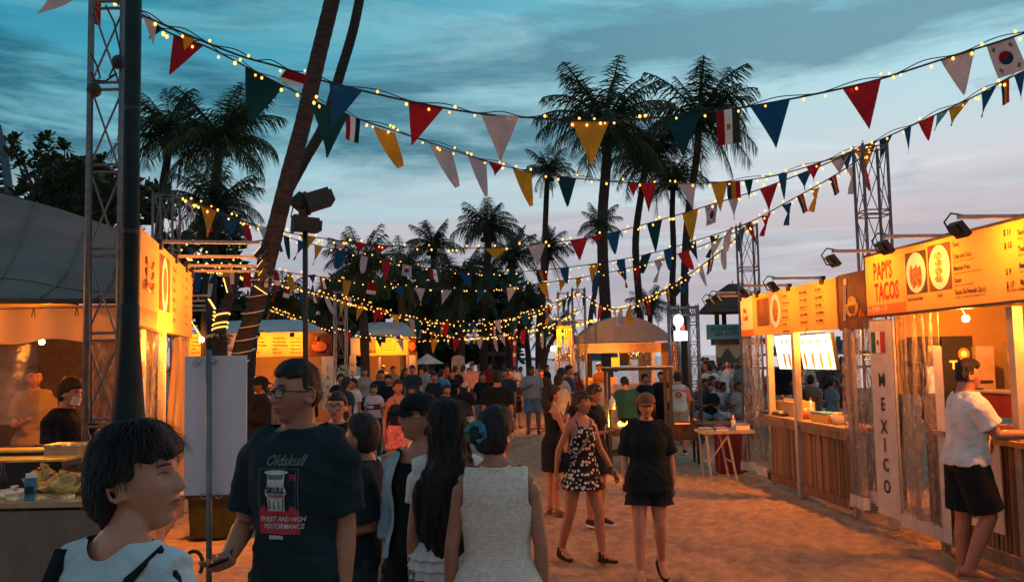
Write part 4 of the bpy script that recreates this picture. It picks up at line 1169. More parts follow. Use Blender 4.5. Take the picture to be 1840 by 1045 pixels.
def curtain(F_, parent, x0, x1, z0, z1, off=.03, waves=9, amp=.05, m_=None, name='plastic_curtain', gather=0.0, hem=.13, seed=0, flare=.0):
    m = MB(); r = random.Random(seed); ph = r.uniform(0, 6)
    def f(u, v):
        zz = z0 + (z1 - z0) * v; k = gather * math.sin(pi * v)
        uu = u + k * (.5 - u) + flare * (1 - v) * (u - .5)
        q = noise.noise(V((u * waves * 1.7 + .5 * v, ph, v * .9))) * 2.4 + noise.noise(V((u * waves * 5, ph + 5, v * 2.0))) * .8
        return V((x0 + (x1 - x0) * uu + .015 * q, off + amp * q * (.7 + .5 * (1 - v)), zz))
    m.grid(f, waves * 12, 22)
    o = part(name, m, m_ or m_clear, parent, smooth=True, local=True)
    if hem:
        h = MB(); h.grid(lambda u, v: f(u, hem / (z1 - z0) * v) + V((0, .006, 0)), waves * 12, 2); part('hem', h, m_hem, o, smooth=True, local=True)
    return o
def slat_wall(F_, t, xa, xb, za, zb, off, n, seed=0, w=None):
    r = random.Random(seed); w = w or abs(xb - xa) / n
    m = MB(); m.tube([(0, 0, 0), (0, 0, .3), (0, 0, .31), (0, 0, .66), (0, 0, .67), (0, 0, 1)], [.5, .48, .54, .48, .54, .5], 8)
    me = [m.mesh('bamboo_slat', m_bam, True), m.mesh('bamboo_slat', m_bam2, True)]
    bk = MB(); bk.box(((xa + xb) / 2, off - .05, (za + zb) / 2), (abs(xb - xa), .015, zb - za)); part('counter_backing', bk, m_black, t, local=True)
    for k in range(n):
        x = xa + (xb - xa) * (k + .5) / n; ww = w * r.uniform(.7, .92)
        put('bamboo_slat', me[r.random() < .35], t, local=Matrix.Translation((x, off + r.uniform(-.006, .006), za)) @ Matrix.Rotation(r.uniform(-.008, .008), 4, 'Y') @ Matrix.Diagonal((ww, .03, zb - za + r.uniform(-.03, 0), 1)))
def bx(name, t, c, d, m_, R=None, label=None):
    m = MB(); m.box(c, d, R); return part(name, m, m_, t, local=True, label=label)

# ---- right row: stall front line
FR_ = Fac(gnd(1832, 1040), gnd(1383, 868))
# ======== near right stall
TS = thing('food_stall', 'taco stall at the right edge with PAPI\'S TACOS sign and clear curtains', 'market stall', FR_.o, FR_.rz, 'food stalls on the right side')
def px_x(px, py=600, off=0.0): return FR_.pix(px, py, off)[0]
xa, za = FR_.pix(1553, 463, .10); _, zb = FR_.pix(1560, 567, .10)
xn = -1.3; zt = za; zl = zb
bx('sign_board', TS, ((xa + xn) / 2, .05, (zt + zl) / 2), (xa - xn, .09, zt - zl), m_banner)
def cell(x0, x1, z0, z1, m_, name, off=.1, t=TS):
    m = MB(); m.quad((x0, off, z0), (x1, off, z0), (x1, off, z1), (x0, off, z1)); return part(name, m, m_, t, local=True)
def pc(px, py): return FR_.pix(px, py, .1)
bx('sign_frame', TS, ((xa + xn) / 2, .05, zl - .012), (xa - xn + .04, .11, .022), m_black); bx('sign_frame', TS, ((xa + xn) / 2, .05, zt + .012), (xa - xn + .04, .11, .022), m_black)
bx('sign_frame', TS, (xa + .012, .05, (zt + zl) / 2), (.022, .10, zt - zl), m_black)
x1 = pc(1625, 500)[0]; cell(x1, xa, zl, zl + .10, m_orange, 'orange_strip', .097)
pm = cell(x1, xa, zl, zt, m_banner, 'name_panel', .096)
lettering(TS, "PAPI'S", pc(1569, 500)[0], zt - .26, .25, m_redp, .0985, bold=.008, sx=.62)
lettering(TS, "TACOS", pc(1571, 520)[0], zt - .475, .25, m_redp, .0985, bold=.008, sx=.62)
lettering(TS, "~~ CHIMI ~~ 31", pc(1560, 560)[0], zl + .035, .075, m_banner_w, .0985, bold=.001, sx=.8)
# two food pictures
def picture(x0, x1, z0, z1, kind, off=.098, t=TS):
    b = cell(x0, x1, z0, z1, m_brownp if kind else mat('print_dark', (.06, .035, .03), bump=0, var=.4, scale=9), 'food_picture', off, t); cx, cz = (x0 + x1) / 2, (z0 + z1) / 2; rx, rz_ = (x1 - x0) / 2, (z1 - z0) / 2
    m = MB(); blob(m, cx, cz, rx * .92, rz_ * .96, off + .002, 28); part('plate', m, m_plate, b, local=True)
    r = random.Random(4 + kind); m = MB()
    for k in range(4 if kind else 6):
        if kind: blob(m, cx + rx * .05, cz + rz_ * (.5 - .33 * k), rx * .36, rz_ * .17, off + .004 + .0005 * k, 10)
        else: blob(m, cx + rx * (-.5 + .2 * k) * .8, cz + rz_ * r.uniform(-.3, .2), rx * .16, rz_ * .5, off + .004 + .0005 * k, 10)
    part('food', m, m_food2 if kind else m_food1, b, local=True)
xp0, xp1, xp2 = pc(1708, 470)[0], pc(1666, 480)[0], pc(1627, 490)[0]
picture(xp0, xp1 - .015, zl + .16, zt - .04, 1); picture(xp1 + .015, xp2, zl + .16, zt - .06, 0)
lettering(TS, 'Tacos De Carne Asada', xp2, zl + .10, .05, m_ink, .0985, sx=.62, bold=.001); lettering(TS, 'Elotes', (xp0 + xp1) / 2 + .05, zl + .10, .05, m_ink, .0985, sx=.7)
mx = pc(1712, 470)[0]
for i, (a, b_, pr) in enumerate([('Tacos', '', '$ 11'), ('Chips and Guac', 'crispy corn chips with fresh guacamole', '$ 13'), ('Mexican Fries', 'Seasoned fries with sour cream, cheese and salsa', ''), ('Elotes', 'Grilled corn on the cob with chilli', '$ 9'), ('Tacos De Pescado (2pcs)', 'Fried fish in corn tortilla with lime cabbage and crema', '$ 17')]):
    z = zt - .10 - .105 * i
    lettering(TS, a, mx, z, .062, m_ink, .0985, sx=.72, bold=.0012)
    if b_: lettering(TS, b_, mx, z - .035, .030, m_ink, .0985, sx=.68)
    if pr: lettering(TS, pr, pc(1806, 480)[0], z - .0, .068, m_ink, .0985, sx=.8, bold=.002)
for i, (a, b_) in enumerate([('Tacos De Pollo', 'Chicken, pico de gallo'), ('Tacos De Carne', 'Beef, onion, coriander'), ('Burrito', 'Rice, beans, cheese'), ('Birria', 'Slow cooked beef')]):
    lettering(TS, a, pc(1831, 480)[0], zt - .12 - .13 * i, .062, m_ink, .0985, sx=.72, bold=.0012); lettering(TS, b_, pc(1831, 480)[0], zt - .155 - .13 * i, .030, m_ink, .0985, sx=.68)
lettering(TS, 'All prices include GST', pc(1808, 520)[0], zl + .07, .045, m_ink, .0985, sx=.75)
# posts
bx('front_post', TS, (pc(1803, 700)[0], -.03, (zl - .04) / 2), (.085, .085, zl - .04), m_post)
bx('corner_post', TS, (xa - .05, -.05, (zl - .04) / 2), (.08, .08, zl - .04), m_post)
bx('inner_post', TS, (pc(1752, 700)[0], -1.9, 1.2), (.06, .06, 2.4), m_post)
# country sign
xs0, xs1 = FR_.pix(1604, 700, .09)[0], FR_.pix(1564, 700, .09)[0]
cs = cell(xs0, xs1, .16, zl - .05, m_hem, 'country_sign', .07)
m = MB(); m.box(((xs0 + xs1) / 2, .05, (zl + .1) / 2), (xs1 - xs0, .018, zl - .25)); part('sign_backing', m, m_hem, TS, local=True)
fx0, fx1 = xs0 + .30 * (xs1 - xs0), xs1 - .04; fz = FR_.pix(1575, 596, .09)[1]; fh = .22
for k, c_ in enumerate((mat('flag_green', (.02, .10, .05), bump=0), m_white, m_redp)):
    w_ = (fx1 - fx0) / 3; m = MB(); m.quad((fx1 - w_ * k, .075, fz - fh), (fx1 - w_ * (k + 1), .075, fz - fh), (fx1 - w_ * (k + 1), .075, fz), (fx1 - w_ * k, .075, fz)); part('flag_band', m, c_, TS, local=True)
m = MB(); blob(m, (fx0 + fx1) / 2, fz - fh / 2, .022, .03, .078, 10); part('flag_crest', m, m_brownp, TS, local=True)
z_m = [FR_.pix(1578, y, .09)[1] for y in (685, 727, 763, 793, 833, 872)]
for ch, zc in zip('MEXICO', [FR_.pix(1578, y, .09)[1] for y in (680, 723, 763, 795, 830, 868)]):
    lettering(TS, ch, (xs0 + xs1) / 2 + .01, zc - .075, .19, m_ink, .078, bold=.004, sx=.95, align='CENTER')
# curtains
cx0, cx1 = px_x(1684, 700, .05), px_x(1606, 700, .05)
curtain(FR_, TS, cx0, cx1 - .02, .10, zl - .03, .02, 7, .045, seed=1)
ed = cell(cx0 - .12, cx0 + .03, .10, zl - .35, m_hem, 'curtain_edge_strip', .055)
curtain(FR_, TS, xs1 - .02, xs1 + .30, .22, zl - .04, -.02, 4, .04, seed=2)
# counter: timber frame, bamboo, menu poster, top
cn1 = px_x(1693, 900); cn0 = -1.6; ct = FR_.pix(1832, 797)[1]
bx('counter_top', TS, ((cn0 + cn1) / 2, -.16, ct), (cn1 - cn0, .46, .045), m_plank)
bx('counter_rail', TS, ((cn0 + cn1) / 2, .015, .12), (cn1 - cn0, .05, .09), m_wood)
slat_wall(FR_, TS, cn0, cn1 - .06, .17, ct - .03, -.035, 46, 3, w=.05)
bx('counter_post', TS, (cn1 - .03, .0, ct / 2), (.06, .06, ct), m_wood)
px0, px1 = px_x(1799, 900, .03), px_x(1712, 900, .03)
ps = bx('menu_poster', TS, ((px0 + px1) / 2, .012, .80), (px1 - px0, .012, .95), m_banner_w)
for (u, v, rr) in ((.25, .78, .11), (.62, .70, .12), (.3, .5, .10), (.7, .42, .12)):
    m = MB(); blob(m, px0 + (px1 - px0) * u, .35 + .9 * v, rr, rr, .020, 16); part('food_photo', m, m_food1, ps, local=True)
for k in range(9):
    m = MB(); z = .62 - k * .028; m.quad((px1 - .08, .0195, z), (px0 + .15 + .05 * (k % 3), .0195, z), (px0 + .15 + .05 * (k % 3), .0195, z + .009), (px1 - .08, .0195, z + .009)); part('print_line', m, m_ink, ps, local=True)
# canopy of the stall (orange-lit lining seen from below) and back walls
D = 3.0
can = MB(); can.grid(lambda u, v: V((xn + (xa - xn) * u, -.06 - D * v, 2.42 + .55 * math.sin(pi * v) + .0 * u)), 6, 14); part('canopy', can, m_liner, TS, smooth=True, local=True)
bx('eave_beam', TS, ((xn + xa) / 2, -.05, 2.30), (xa - xn, .06, .09), m_post)
bx('back_wall', TS, ((xn + xa) / 2, -D, 1.25), (xa - xn, .02, 2.4), m_liner)
bx('side_wall', TS, (xa, -D / 2 - .1, 1.9), (.02, D - .2, 1.0), m_liner)
curtain(FR_, TS, xa - .9, xa - .08, .9, 2.2, -D + .3, 4, .03, m_=m_clear2, name='back_window', hem=0)
lamp('POINT', FR_.M @ V((.9, -.22, 2.20)), 190, size=.05)  # bulbs added at the stall front so warm light spills onto the sand
lamp('POINT', FR_.M @ V((-.7, -.22, 2.20)), 190, size=.05)
for k, xx in enumerate((.9, -.7)):
    b_ = thing('hanging_bulb', ['added warm bulb inside the taco stall front, nearer the curtain', 'added warm bulb inside the taco stall front, past the front post'][k], 'light bulb', FR_.M @ V((xx, -.22, 2.10)), FR_.rz)
    m = MB(); m.tube([(0, 0, .05), (0, .1, .28)], .006, 5); part('cord', m, m_black, b_, local=True); m = MB(); m.ball((0, 0, .04), .035, 8, 6); part('glass_bulb', m, mat('bulb_glow', (1, .8, .5), emis=(1, .55, .15), estr=20, bump=0), b_, local=True)
# kit inside: black oven boxes, appliance, red box row
def inbox(name, label, cat, px0, py0, px1, py1, off, dep, m_, group=None, z0=None):
    x0, zt_ = FR_.pix(px1, py0, off); x1_, zb_ = FR_.pix(px0, py1, off)
    if z0 is not None: zb_ = z0
    t = thing(name, label, cat, FR_.M @ V(((x0 + x1_) / 2, off - dep / 2, zb_)), FR_.rz, group)
    bx('casing', t, (0, 0, (zt_ - zb_) / 2), (abs(x1_ - x0), dep, zt_ - zb_), m_); return t, abs(x1_ - x0), zt_ - zb_, dep
def inbox2(name, label, cat, px0, py0, px1, py1, xf, dep, m_, z0=None):
    def hit(px, py):
        o = FR_.Mi @ V((0, 0, EYE)); d = FR_.Mi.to_3x3() @ ray(px, py); return o + d * ((xf - o.x) / d.x)
    a, b = hit(px0, py0), hit(px1, py1); zb_ = b.z if z0 is None else z0
    t = thing(name, label, cat, FR_.M @ V((xf + dep / 2, (a.y + b.y) / 2, zb_)), FR_.rz + pi / 2); w, h = abs(a.y - b.y), a.z - zb_
    bx('casing', t, (0, 0, h / 2), (w, dep, h), m_); return t, w, h, dep
m_bk = mat('black_enamel', (.010, .010, .011), rough=.35, var=.1, bump=.02)
t, w, h, d = inbox2('drinks_fridge', 'black cabinet lettered TS behind the man in the white tee', 'fridge', 1692, 604, 1752, 690, 1.62, .4, m_bk, z0=.0)
lettering(t, 'TSUNO', w * .30, h - .33, .12, m_banner_w, d / 2 + .006, bold=.004, sx=1.1)
m = MB(); blob(m, -w * .18, h - .18, .06, .06, d / 2 + .006, 16); part('round_emblem', m, m_orange, t, local=True); m = MB(); blob(m, -w * .18, h - .18, .035, .035, d / 2 + .009, 12); part('emblem_centre', m, m_banner_w, t, local=True)
t, w, h, d = inbox2('oven', 'black oven left of the lettered cabinet inside the taco stall', 'oven', 1660, 604, 1690, 650, 1.66, .4, m_bk)
lettering(t, 'aro', w * .3, h * .45, .10, m_banner_w, d / 2 + .006, bold=.003)
t, w, h, d = inbox2('milk_dispenser', 'tall pale box with a lit face between the curtain strip and the worker', 'dispenser', 1662, 652, 1688, 712, 1.70, .3, m_bk)
bx('lit_face', t, (0, d / 2 + .006, h * .5), (w * .8, .008, h * .8), mat('cool_panel', (.5, .55, .5), emis=(.75, .85, .7), estr=.35, bump=0))
t, w, h, d = inbox2('drinks_machine', 'brushed steel machine with a slot inside the taco stall, beside the post', 'machine', 1753, 622, 1790, 706, 1.55, .4, m_steel, z0=1.0)
bx('slot', t, (0, d / 2 + .004, h * .6), (w * .7, .008, .03), m_bk); bx('tap', t, (0, d / 2 + .05, h * .4), (.04, .1, .05), m_bk)
t, w, h, d = inbox('display_case', 'glass topped food case past the front post of the taco stall', 'food case', 1806, 612, 1900, 700, -1.0, .45, m_steel, z0=ct + .28)
bx('window', t, (0, d / 2 + .004, h * .5), (w * .8, .006, h * .6), mat('warm_glass', (.35, .16, .05), rough=.15, var=.5, scale=6)); m = MB(); m.ball((0, 0, h), (w * .4, d * .45, .16), 12, 8); part('red_lid', m, m_redp, t, smooth=True, local=True)
t, w, h, d = inbox('napkin_crate', 'long dark red crate along the taco counter', 'crate', 1752, 710, 1900, 744, -.55, .3, mat('crate_red', (.10, .006, .008), rough=.5))
bx('rim', t, (0, 0, h), (w + .02, d + .02, .02), m_steel)
t, w, h, d = inbox('speckled_bag', 'black and white speckled sack beside the red crate on the taco counter', 'sack', 1735, 706, 1753, 752, -.5, .2, mat('speckle', (.04, .03, .03), var=.9, scale=60, col2=(.6, .5, .4), ramp=(.5, .52), bump=.3))
bx('tie', t, (0, 0, h + .02), (w * .3, .05, .05), m_black)
for k, (px, py) in enumerate(((1535, 455), (1623, 428), (1757, 388))):
    x_ = px_x(px + [62, 80, 85][k], py - 6)
    sign_lamp(FR_, x_, zt + .035, ['arm lamp at the far end of the taco stall sign', 'arm lamp above the food pictures of the taco stall sign', 'arm lamp nearest the right edge of the picture'][k], out=[.60, .60, .55][k], power=[20, 19, 19][k])

# ======== second right stall
s2a = FR_.pix(1506, 495, .02); s2b = FR_.pix(1334, 540, .02)
BS = thing('food_stall', 'open bamboo counter stall with two glowing menu screens and a yellow lit sign', 'market stall', FR_.M @ V((0, 0, 0)), FR_.rz, 'food stalls on the right side')
zt2 = s2a[1] - .01; zl2 = FR_.pix(1500, 591, .02)[1]; x2n = px_x(1506); x2f = px_x(1333)
bx('sign_board', BS, ((x2n + x2f) / 2, -.03, (zt2 + zl2) / 2), (x2f - x2n, .06, zt2 - zl2), m_banner)
def cell2(*a, **k): return cell(*a, t=BS, **k)
cell2(x2f - .55, x2f, zl2 + .10, zt2, m_banner_w, 'name_panel', off=.004); cell2(x2f - .55, x2f, zl2, zl2 + .10, m_orange, 'orange_strip', off=.004)
x_ = px_x(1360); m = MB(); cell2(px_x(1384), px_x(1362), zl2 + .13, zt2 - .08, m_brownp, 'food_picture', off=.005)
p2 = cell2(px_x(1405), px_x(1387), zl2 + .10, zt2 - .06, m_food2, 'food_picture', off=.005); m = MB(); blob(m, (px_x(1405) + px_x(1387)) / 2, (zl2 + zt2) / 2 + .02, .20, .24, .008, 20); part('plate', m, m_plate, p2, local=True); m = MB(); blob(m, (px_x(1405) + px_x(1387)) / 2, (zl2 + zt2) / 2 + .02, .11, .16, .011, 14); part('food', m, m_food1, p2, local=True)
lettering(BS, 'Nasi\nLemak', x2f - .12, zt2 - .25, .12, m_redp, .008, bold=.003, sx=.7)
menu2 = ['Satay Ayam', 'Chicken Skewer', 'Mee Goreng', 'Nasi Goreng', 'Roti John', 'Ayam Penyet']
for c_ in range(3):
    xm = px_x([1408, 1440, 1468][c_])
    for i in range([6, 5, 5][c_]):
        z = zt2 - .12 - .095 * i
        lettering(BS, menu2[(i + c_ * 2) % 6], xm, z, .05, m_ink, .008, sx=.8, bold=.001)
        lettering(BS, 'with rice, egg, sambal and cucumber', xm, z - .03, .024, m_ink, .008, sx=.75)
        lettering(BS, '$ %d' % (8 + (i * 3 + c_) % 7), xm - [.78, .62, .95][c_], z, .05, m_ink, .008, sx=.8, bold=.001)
# picture panel at the near end of that sign
x3n = px_x(1558); ip = cell2(x3n, x2n, zl2 - .02, zt2 + .02, m_brownp, 'picture_panel', off=-.02)
bx('picture_backing', BS, ((x3n + x2n) / 2, -.05, (zl2 + zt2) / 2), (x2n - x3n, .055, zt2 - zl2 + .04), m_black)
def cartoon(parent, x0, x1, z0, z1, off):
    cx, cz, w, h = (x0 + x1) / 2, (z0 + z1) / 2, x1 - x0, z1 - z0
    m = MB(); m.tube([(cx + w * (.18 * math.cos(a)), off + .004, cz - h * .08 + h * .2 * math.sin(a)) for a in [pi + pi * i / 10 for i in range(11)]], w * .03, 4); m.tube([(cx - w * .2, off + .004, cz - .08 * h), (cx + w * .2, off + .004, cz - .08 * h)], w * .025, 4)
    blob(m, cx, cz - h * .01, w * .15, h * .10, off + .003, 12); part('painted_bowl', m, m_yel, parent, local=True)
    m = MB(); m.tube([(cx + w * .26, off + .006, cz - h * .35), (cx + w * .2, off + .006, cz + h * .3)], w * .03, 4); m.ball((cx + w * .2, off + .006, cz + h * .38), (w * .06, .003, h * .08), 8, 6); part('painted_spoon', m, m_banner_w, parent, local=True)
    m = MB()
    for k in range(7):
        a = k * .9; m.tube([(cx - w * .3, off + .005, cz - h * .25), (cx - w * .3 + w * .1 * math.cos(a), off + .005, cz - h * .25 + h * .09 * math.sin(a))], w * .012, 3)
    part('painted_star', m, m_orange, parent, local=True)
cartoon(ip, x3n, x2n, zl2, zt2, -.018)
for k, px in enumerate((1350, 1397, 1452)):
    sign_lamp(FR_, px_x(px + [14, 24, 30][k]), zt2 + .03, ['arm lamp at the far end of the yellow menu sign', 'middle arm lamp over the yellow menu sign', 'arm lamp nearest the picture panel of the yellow menu sign'][k], out=.62, power=18)
sign_lamp(FR_, px_x(1334), zt2 + .03, 'farthest arm of the lamp row, past the end of the yellow menu sign', out=.5, power=8)
# counter
cz2 = FR_.pix(1437, 757)[1]; c2n = px_x(1530, 800); c2f = px_x(1382, 800)
bx('counter_top', BS, ((c2n + c2f) / 2, -.18, cz2), (c2f - c2n, .5, .05), m_plank)
bx('counter_front_board', BS, ((c2n + c2f) / 2, .025, cz2 - .06), (c2f - c2n, .035, .12), m_plank)
bx('counter_rail', BS, ((c2n + c2f) / 2, .02, .12), (c2f - c2n, .05, .10), m_bam2)
slat_wall(FR_, BS, c2n, c2f, .17, cz2 - .12, -.01, 44, 5, w=(c2f - c2n) / 44)
for px in (1383, 1437, 1528):
    bx('front_post', BS, (px_x(px, 700), .03 if px == 1437 else -.02, (zl2 if px != 1528 else zl2) / 2), (.085, .085, zl2), m_post)
curtain(FR_, BS, px_x(1381, 700), px_x(1338, 700), .08, zl2 - .03, .0, 5, .07, seed=4, gather=.35, flare=.2)
curtain(FR_, BS, px_x(1560, 700, .0), px_x(1527, 700), .14, zl2 - .03, .04, 5, .05, seed=5)
m_screen = mat('menu_screen', (.9, .9, .8), emis=(1.0, .93, .70), estr=1.25, bump=0)
def lit_board(px0, px1, label, tilt, k):
    a = FR_.pix(px0, 603, -.5); b_ = FR_.pix(px1, 603, -.5); zb_ = FR_.pix((px0 + px1) / 2, 664, -.5)[1]; za_ = a[1] + .02
    t = thing('menu_screen', label, 'menu screen', FR_.M @ V(((a[0] + b_[0]) / 2, -.5, zb_)), FR_.rz, 'glowing menu screens'); w = abs(a[0] - b_[0]); h = za_ - zb_
    R = Matrix.Rotation(rad(tilt), 3, 'X') @ Matrix.Rotation(0, 3, 'Z')
    bx('casing', t, (0, 0, h / 2), (w, .05, h), m_black, R); bx('lit_face', t, R @ V((0, .028, 0)) + V((0, 0, h / 2)), (w * .95, .006, h * .95), m_screen, R)
    for j in range(4 if k else 3):
        m = MB(); cx = w * (-.36 + .24 * j); m.add([R @ V((cx + .045 * math.cos(a_), .034, -h * .22 + .12 * math.sin(a_) * (1 + .15 * math.sin(3 * a_)))) + V((0, 0, h / 2)) for a_ in [2 * pi * i / 14 for i in range(14)]], [tuple(range(14))]); part('dish_picture', m, mat('screen_food', (.45, .2, .06), emis=(.55, .22, .05), estr=.8, var=.5, scale=25, bump=0), t, local=True)
        m = MB(); m.add([R @ V((cx + dx, .034, h * .28 + dz)) + V((0, 0, h / 2)) for dx, dz in ((-.04, -.02), (.04, -.02), (.04, .03), (-.04, .03))], [(0, 1, 2, 3)]); part('heading', m, mat('screen_yellow', (.7, .5, .05), emis=(.9, .55, .05), estr=.8, bump=0), t, local=True)
    return t
lit_board(1397, 1434, 'glowing white menu screen left of the grey post', -8, 0); lit_board(1440, 1500, 'wide glowing white menu screen with four dishes right of the grey post', -8, 1)
lamp('POINT', FR_.M @ V(((c2n + c2f) / 2, -.2, 2.10)), 220, size=.06)  # bulb added over the counter to throw warm light on the sand
b_ = thing('hanging_bulb', 'added bare bulb above the bamboo counter, behind the yellow sign', 'light bulb', FR_.M @ V(((c2n + c2f) / 2, -.2, 2.17)), FR_.rz); m = MB(); m.ball((0, 0, 0), .035, 8, 6); part('glass_bulb', m, _mats['bulb_glow'], b_, local=True); m = MB(); m.tube([(0, 0, .03), (0, .2, .3)], .006, 5); part('cord', m, m_black, b_, local=True)
# things on the bamboo counter
def on2(px, off=-.15): return FR_.M @ V((px_x(px, 755, off), off, cz2 + .026))
for k, (px, lb, nm, cat, fn) in enumerate([
    (1402, 'black tray of lit skewers at the far end of the bamboo counter', 'tray', 'tray', 0), (1416, 'cream box with a dark bottle on the bamboo counter', 'takeaway_box', 'box', 1),
    (1408, 'dark sauce bottle standing on the bamboo counter', 'sauce_bottle', 'bottle', 2), (1458, 'squeeze bottle behind the blue tub on the bamboo counter', 'squeeze_bottle', 'bottle', 2),
    (1452, 'orange tub right of the counter post', 'food_tub', 'tub', 3), (1486, 'long box with a blue lid on the bamboo counter', 'lidded_box', 'box', 4), (1508, 'cream paper bowl at the near end of the bamboo counter', 'paper_bowl', 'bowl', 3)]):
    t = thing(nm, lb, cat, on2(px), FR_.rz)
    if fn == 0: bx('tray_pan', t, (0, 0, .02), (.9, .3, .04), m_bk); bx('food', t, (-.1, .05, .05), (.45, .15, .03), m_foil)
    elif fn == 1: bx('carton', t, (0, -.1, .10), (.7, .3, .2), m_card); bx('flap', t, (0, -.1, .21), (.7, .05, .03), m_cream if False else m_banner)
    elif fn == 2:
        m = MB(); m.tube([(0, 0, 0), (0, 0, .14), (0, 0, .19), (0, 0, .26)], [.035, .035, .015, .013], 10); part('bottle_body', m, m_bk if k == 2 else m_white, t, smooth=True, local=True); m = MB(); m.tube([(0, 0, .26), (0, 0, .28)], .016, 8); part('cap', m, m_redp, t, local=True)
    elif fn == 3:
        m = MB(); m.tube([(0, 0, 0), (0, 0, .11)], [.075, .10], 14); part('bowl_wall', m, m_banner_w if k != 4 else m_orange, t, smooth=True, local=True); m = MB(); m.ball((0, 0, .10), (.08, .08, .05), 10, 6); part('food', m, m_food2, t, local=True)
    else: bx('box_body', t, (0, 0, .05), (.5, .22, .1), m_banner); bx('lid', t, (0, 0, .11), (.5, .22, .02), mat('blue_lid', (.05, .2, .35)))

# ======== left stall, its menu sign running away from the camera
LA = at(250, 600, 7.6); LB = at(345, 600, 11.6)
FL = Fac(LB, LA)            # x from far to near, y points right/out
ML = thing('food_stall', 'large grey roofed stall on the left with a glowing yellow menu sign', 'market stall', FL.o, FL.rz)
Lw = (V((LA.x, LA.y, 0)) - V((LB.x, LB.y, 0))).length
lz1 = FL.pix(250, 405)[1]; lz0 = FL.pix(250, 600)[1]; lz1b = FL.pix(345, 492)[1]; lz0b = FL.pix(345, 596)[1]
print('LEFT banner', lz1, lz0, lz1b, lz0b, Lw)
LT, LBm = (lz1 + lz1b) / 2, (lz0b + lz0) / 2
sg = MB(); sg.add([(0, -.08, LBm), (Lw, -.08, LBm), (Lw, -.08, LT), (0, -.08, LT), (0, 0, LBm), (Lw, 0, LBm), (Lw, 0, LT), (0, 0, LT)], [(0, 1, 2, 3), (4, 7, 6, 5), (0, 4, 5, 1), (3, 2, 6, 7), (1, 5, 6, 2), (0, 3, 7, 4)])
part('sign_board', sg, m_banner, ML, local=True)
def cellL(x0, x1, z0, z1, m_, name, off=.004): return cell(x0, x1, z0, z1, m_, name, off, ML)
cellL(Lw - 1.0, Lw, LBm, LBm + .16, m_orange, 'orange_strip'); 
m = MB()
for k in range(3): m.tube([(Lw - .5 + .22 * math.cos(a), .006, LT - .22 - .10 * k + .09 * math.sin(a)) for a in [pi + pi * i / 10 for i in range(11)]], .012, 4)
part('bowl_emblem', m, m_orange, ML, local=True)
lettering(ML, 'KIMCHI HOUSE', Lw - .12, LBm + .32, .12, m_redp, .008, bold=.002, sx=.75)
lettering(ML, '~~ CHIMI ~~', Lw - .2, LBm + .05, .08, m_banner_w, .008)
cellL(Lw - 1.9, Lw - 1.15, LBm + .2, LT - .08, m_brownp, 'food_picture'); m = MB(); blob(m, Lw - 1.5, (LBm + LT) / 2 + .05, .22, .28, .008, 20); part('plate', m, m_plate, ML, local=True); m = MB(); blob(m, Lw - 1.5, (LBm + LT) / 2 + .05, .14, .18, .011, 14); part('food', m, m_food1, ML, local=True)
for c_ in range(2):
    for i in range(6):
        lettering(ML, ['Tteokbokki', 'Kimbap', 'Bibimbap', 'Japchae', 'Corn Dog', 'Ramyeon'][i], Lw - 2.15 - 1.15 * c_, LT - .16 - .11 * i, .075, m_ink, .008, bold=.001, sx=.8); lettering(ML, '$ %d' % (7 + i), Lw - 3.0 - 1.1 * c_, LT - .16 - .11 * i, .075, m_ink, .008, sx=.8)
m_armlit = m_post
for k, (px, py) in enumerate(((290, 420), (318, 437), (338, 472), (344, 492))):
    x_ = Lw * [.72, .42, .18, .02][k]
    sign_lamp(FL, x_, LT + .03, ['nearest arm lamp over the left menu sign', 'second arm lamp over the left menu sign', 'third arm lamp over the left menu sign', 'farthest arm lamp over the left menu sign'][k], out=.95 - .02 * k, power=[24, 22, 20, 18][k])
for x_, dp in ((Lw - .05, .08), (Lw * .55, .05), (.05, .05)):
    bx('front_post', ML, (x_, -.06, LBm / 2), (.07, .07, LBm), m_post)
cellL(Lw - .38, Lw - .10, .3, LBm - .03, m_hem, 'country_sign', off=.0)
m = MB(); blob(m, Lw - .24, LBm - .38, .08, .08, .006, 16); part('flag_disc', m, m_redp, ML, local=True)
for i, ch in enumerate('KOREA'): lettering(ML, ch, Lw - .24, LBm - .8 - .24 * i, .17, m_ink, .006, bold=.003, align='CENTER')
curtain(FL, ML, Lw - 1.5, Lw - .45, .3, LBm - .02, -.05, 6, .05, seed=8, m_=m_clear)
curtain(FL, ML, .15, 1.3, .3, LBm - .02, -.05, 6, .05, seed=9, m_=m_liner, name='lit_curtain')
bx('counter_front', ML, (Lw * .5, -.12, .5), (Lw - .3, .05, 1.0), m_plank); bx('counter_top', ML, (Lw * .5, -.2, 1.02), (Lw - .2, .5, .05), m_plank)
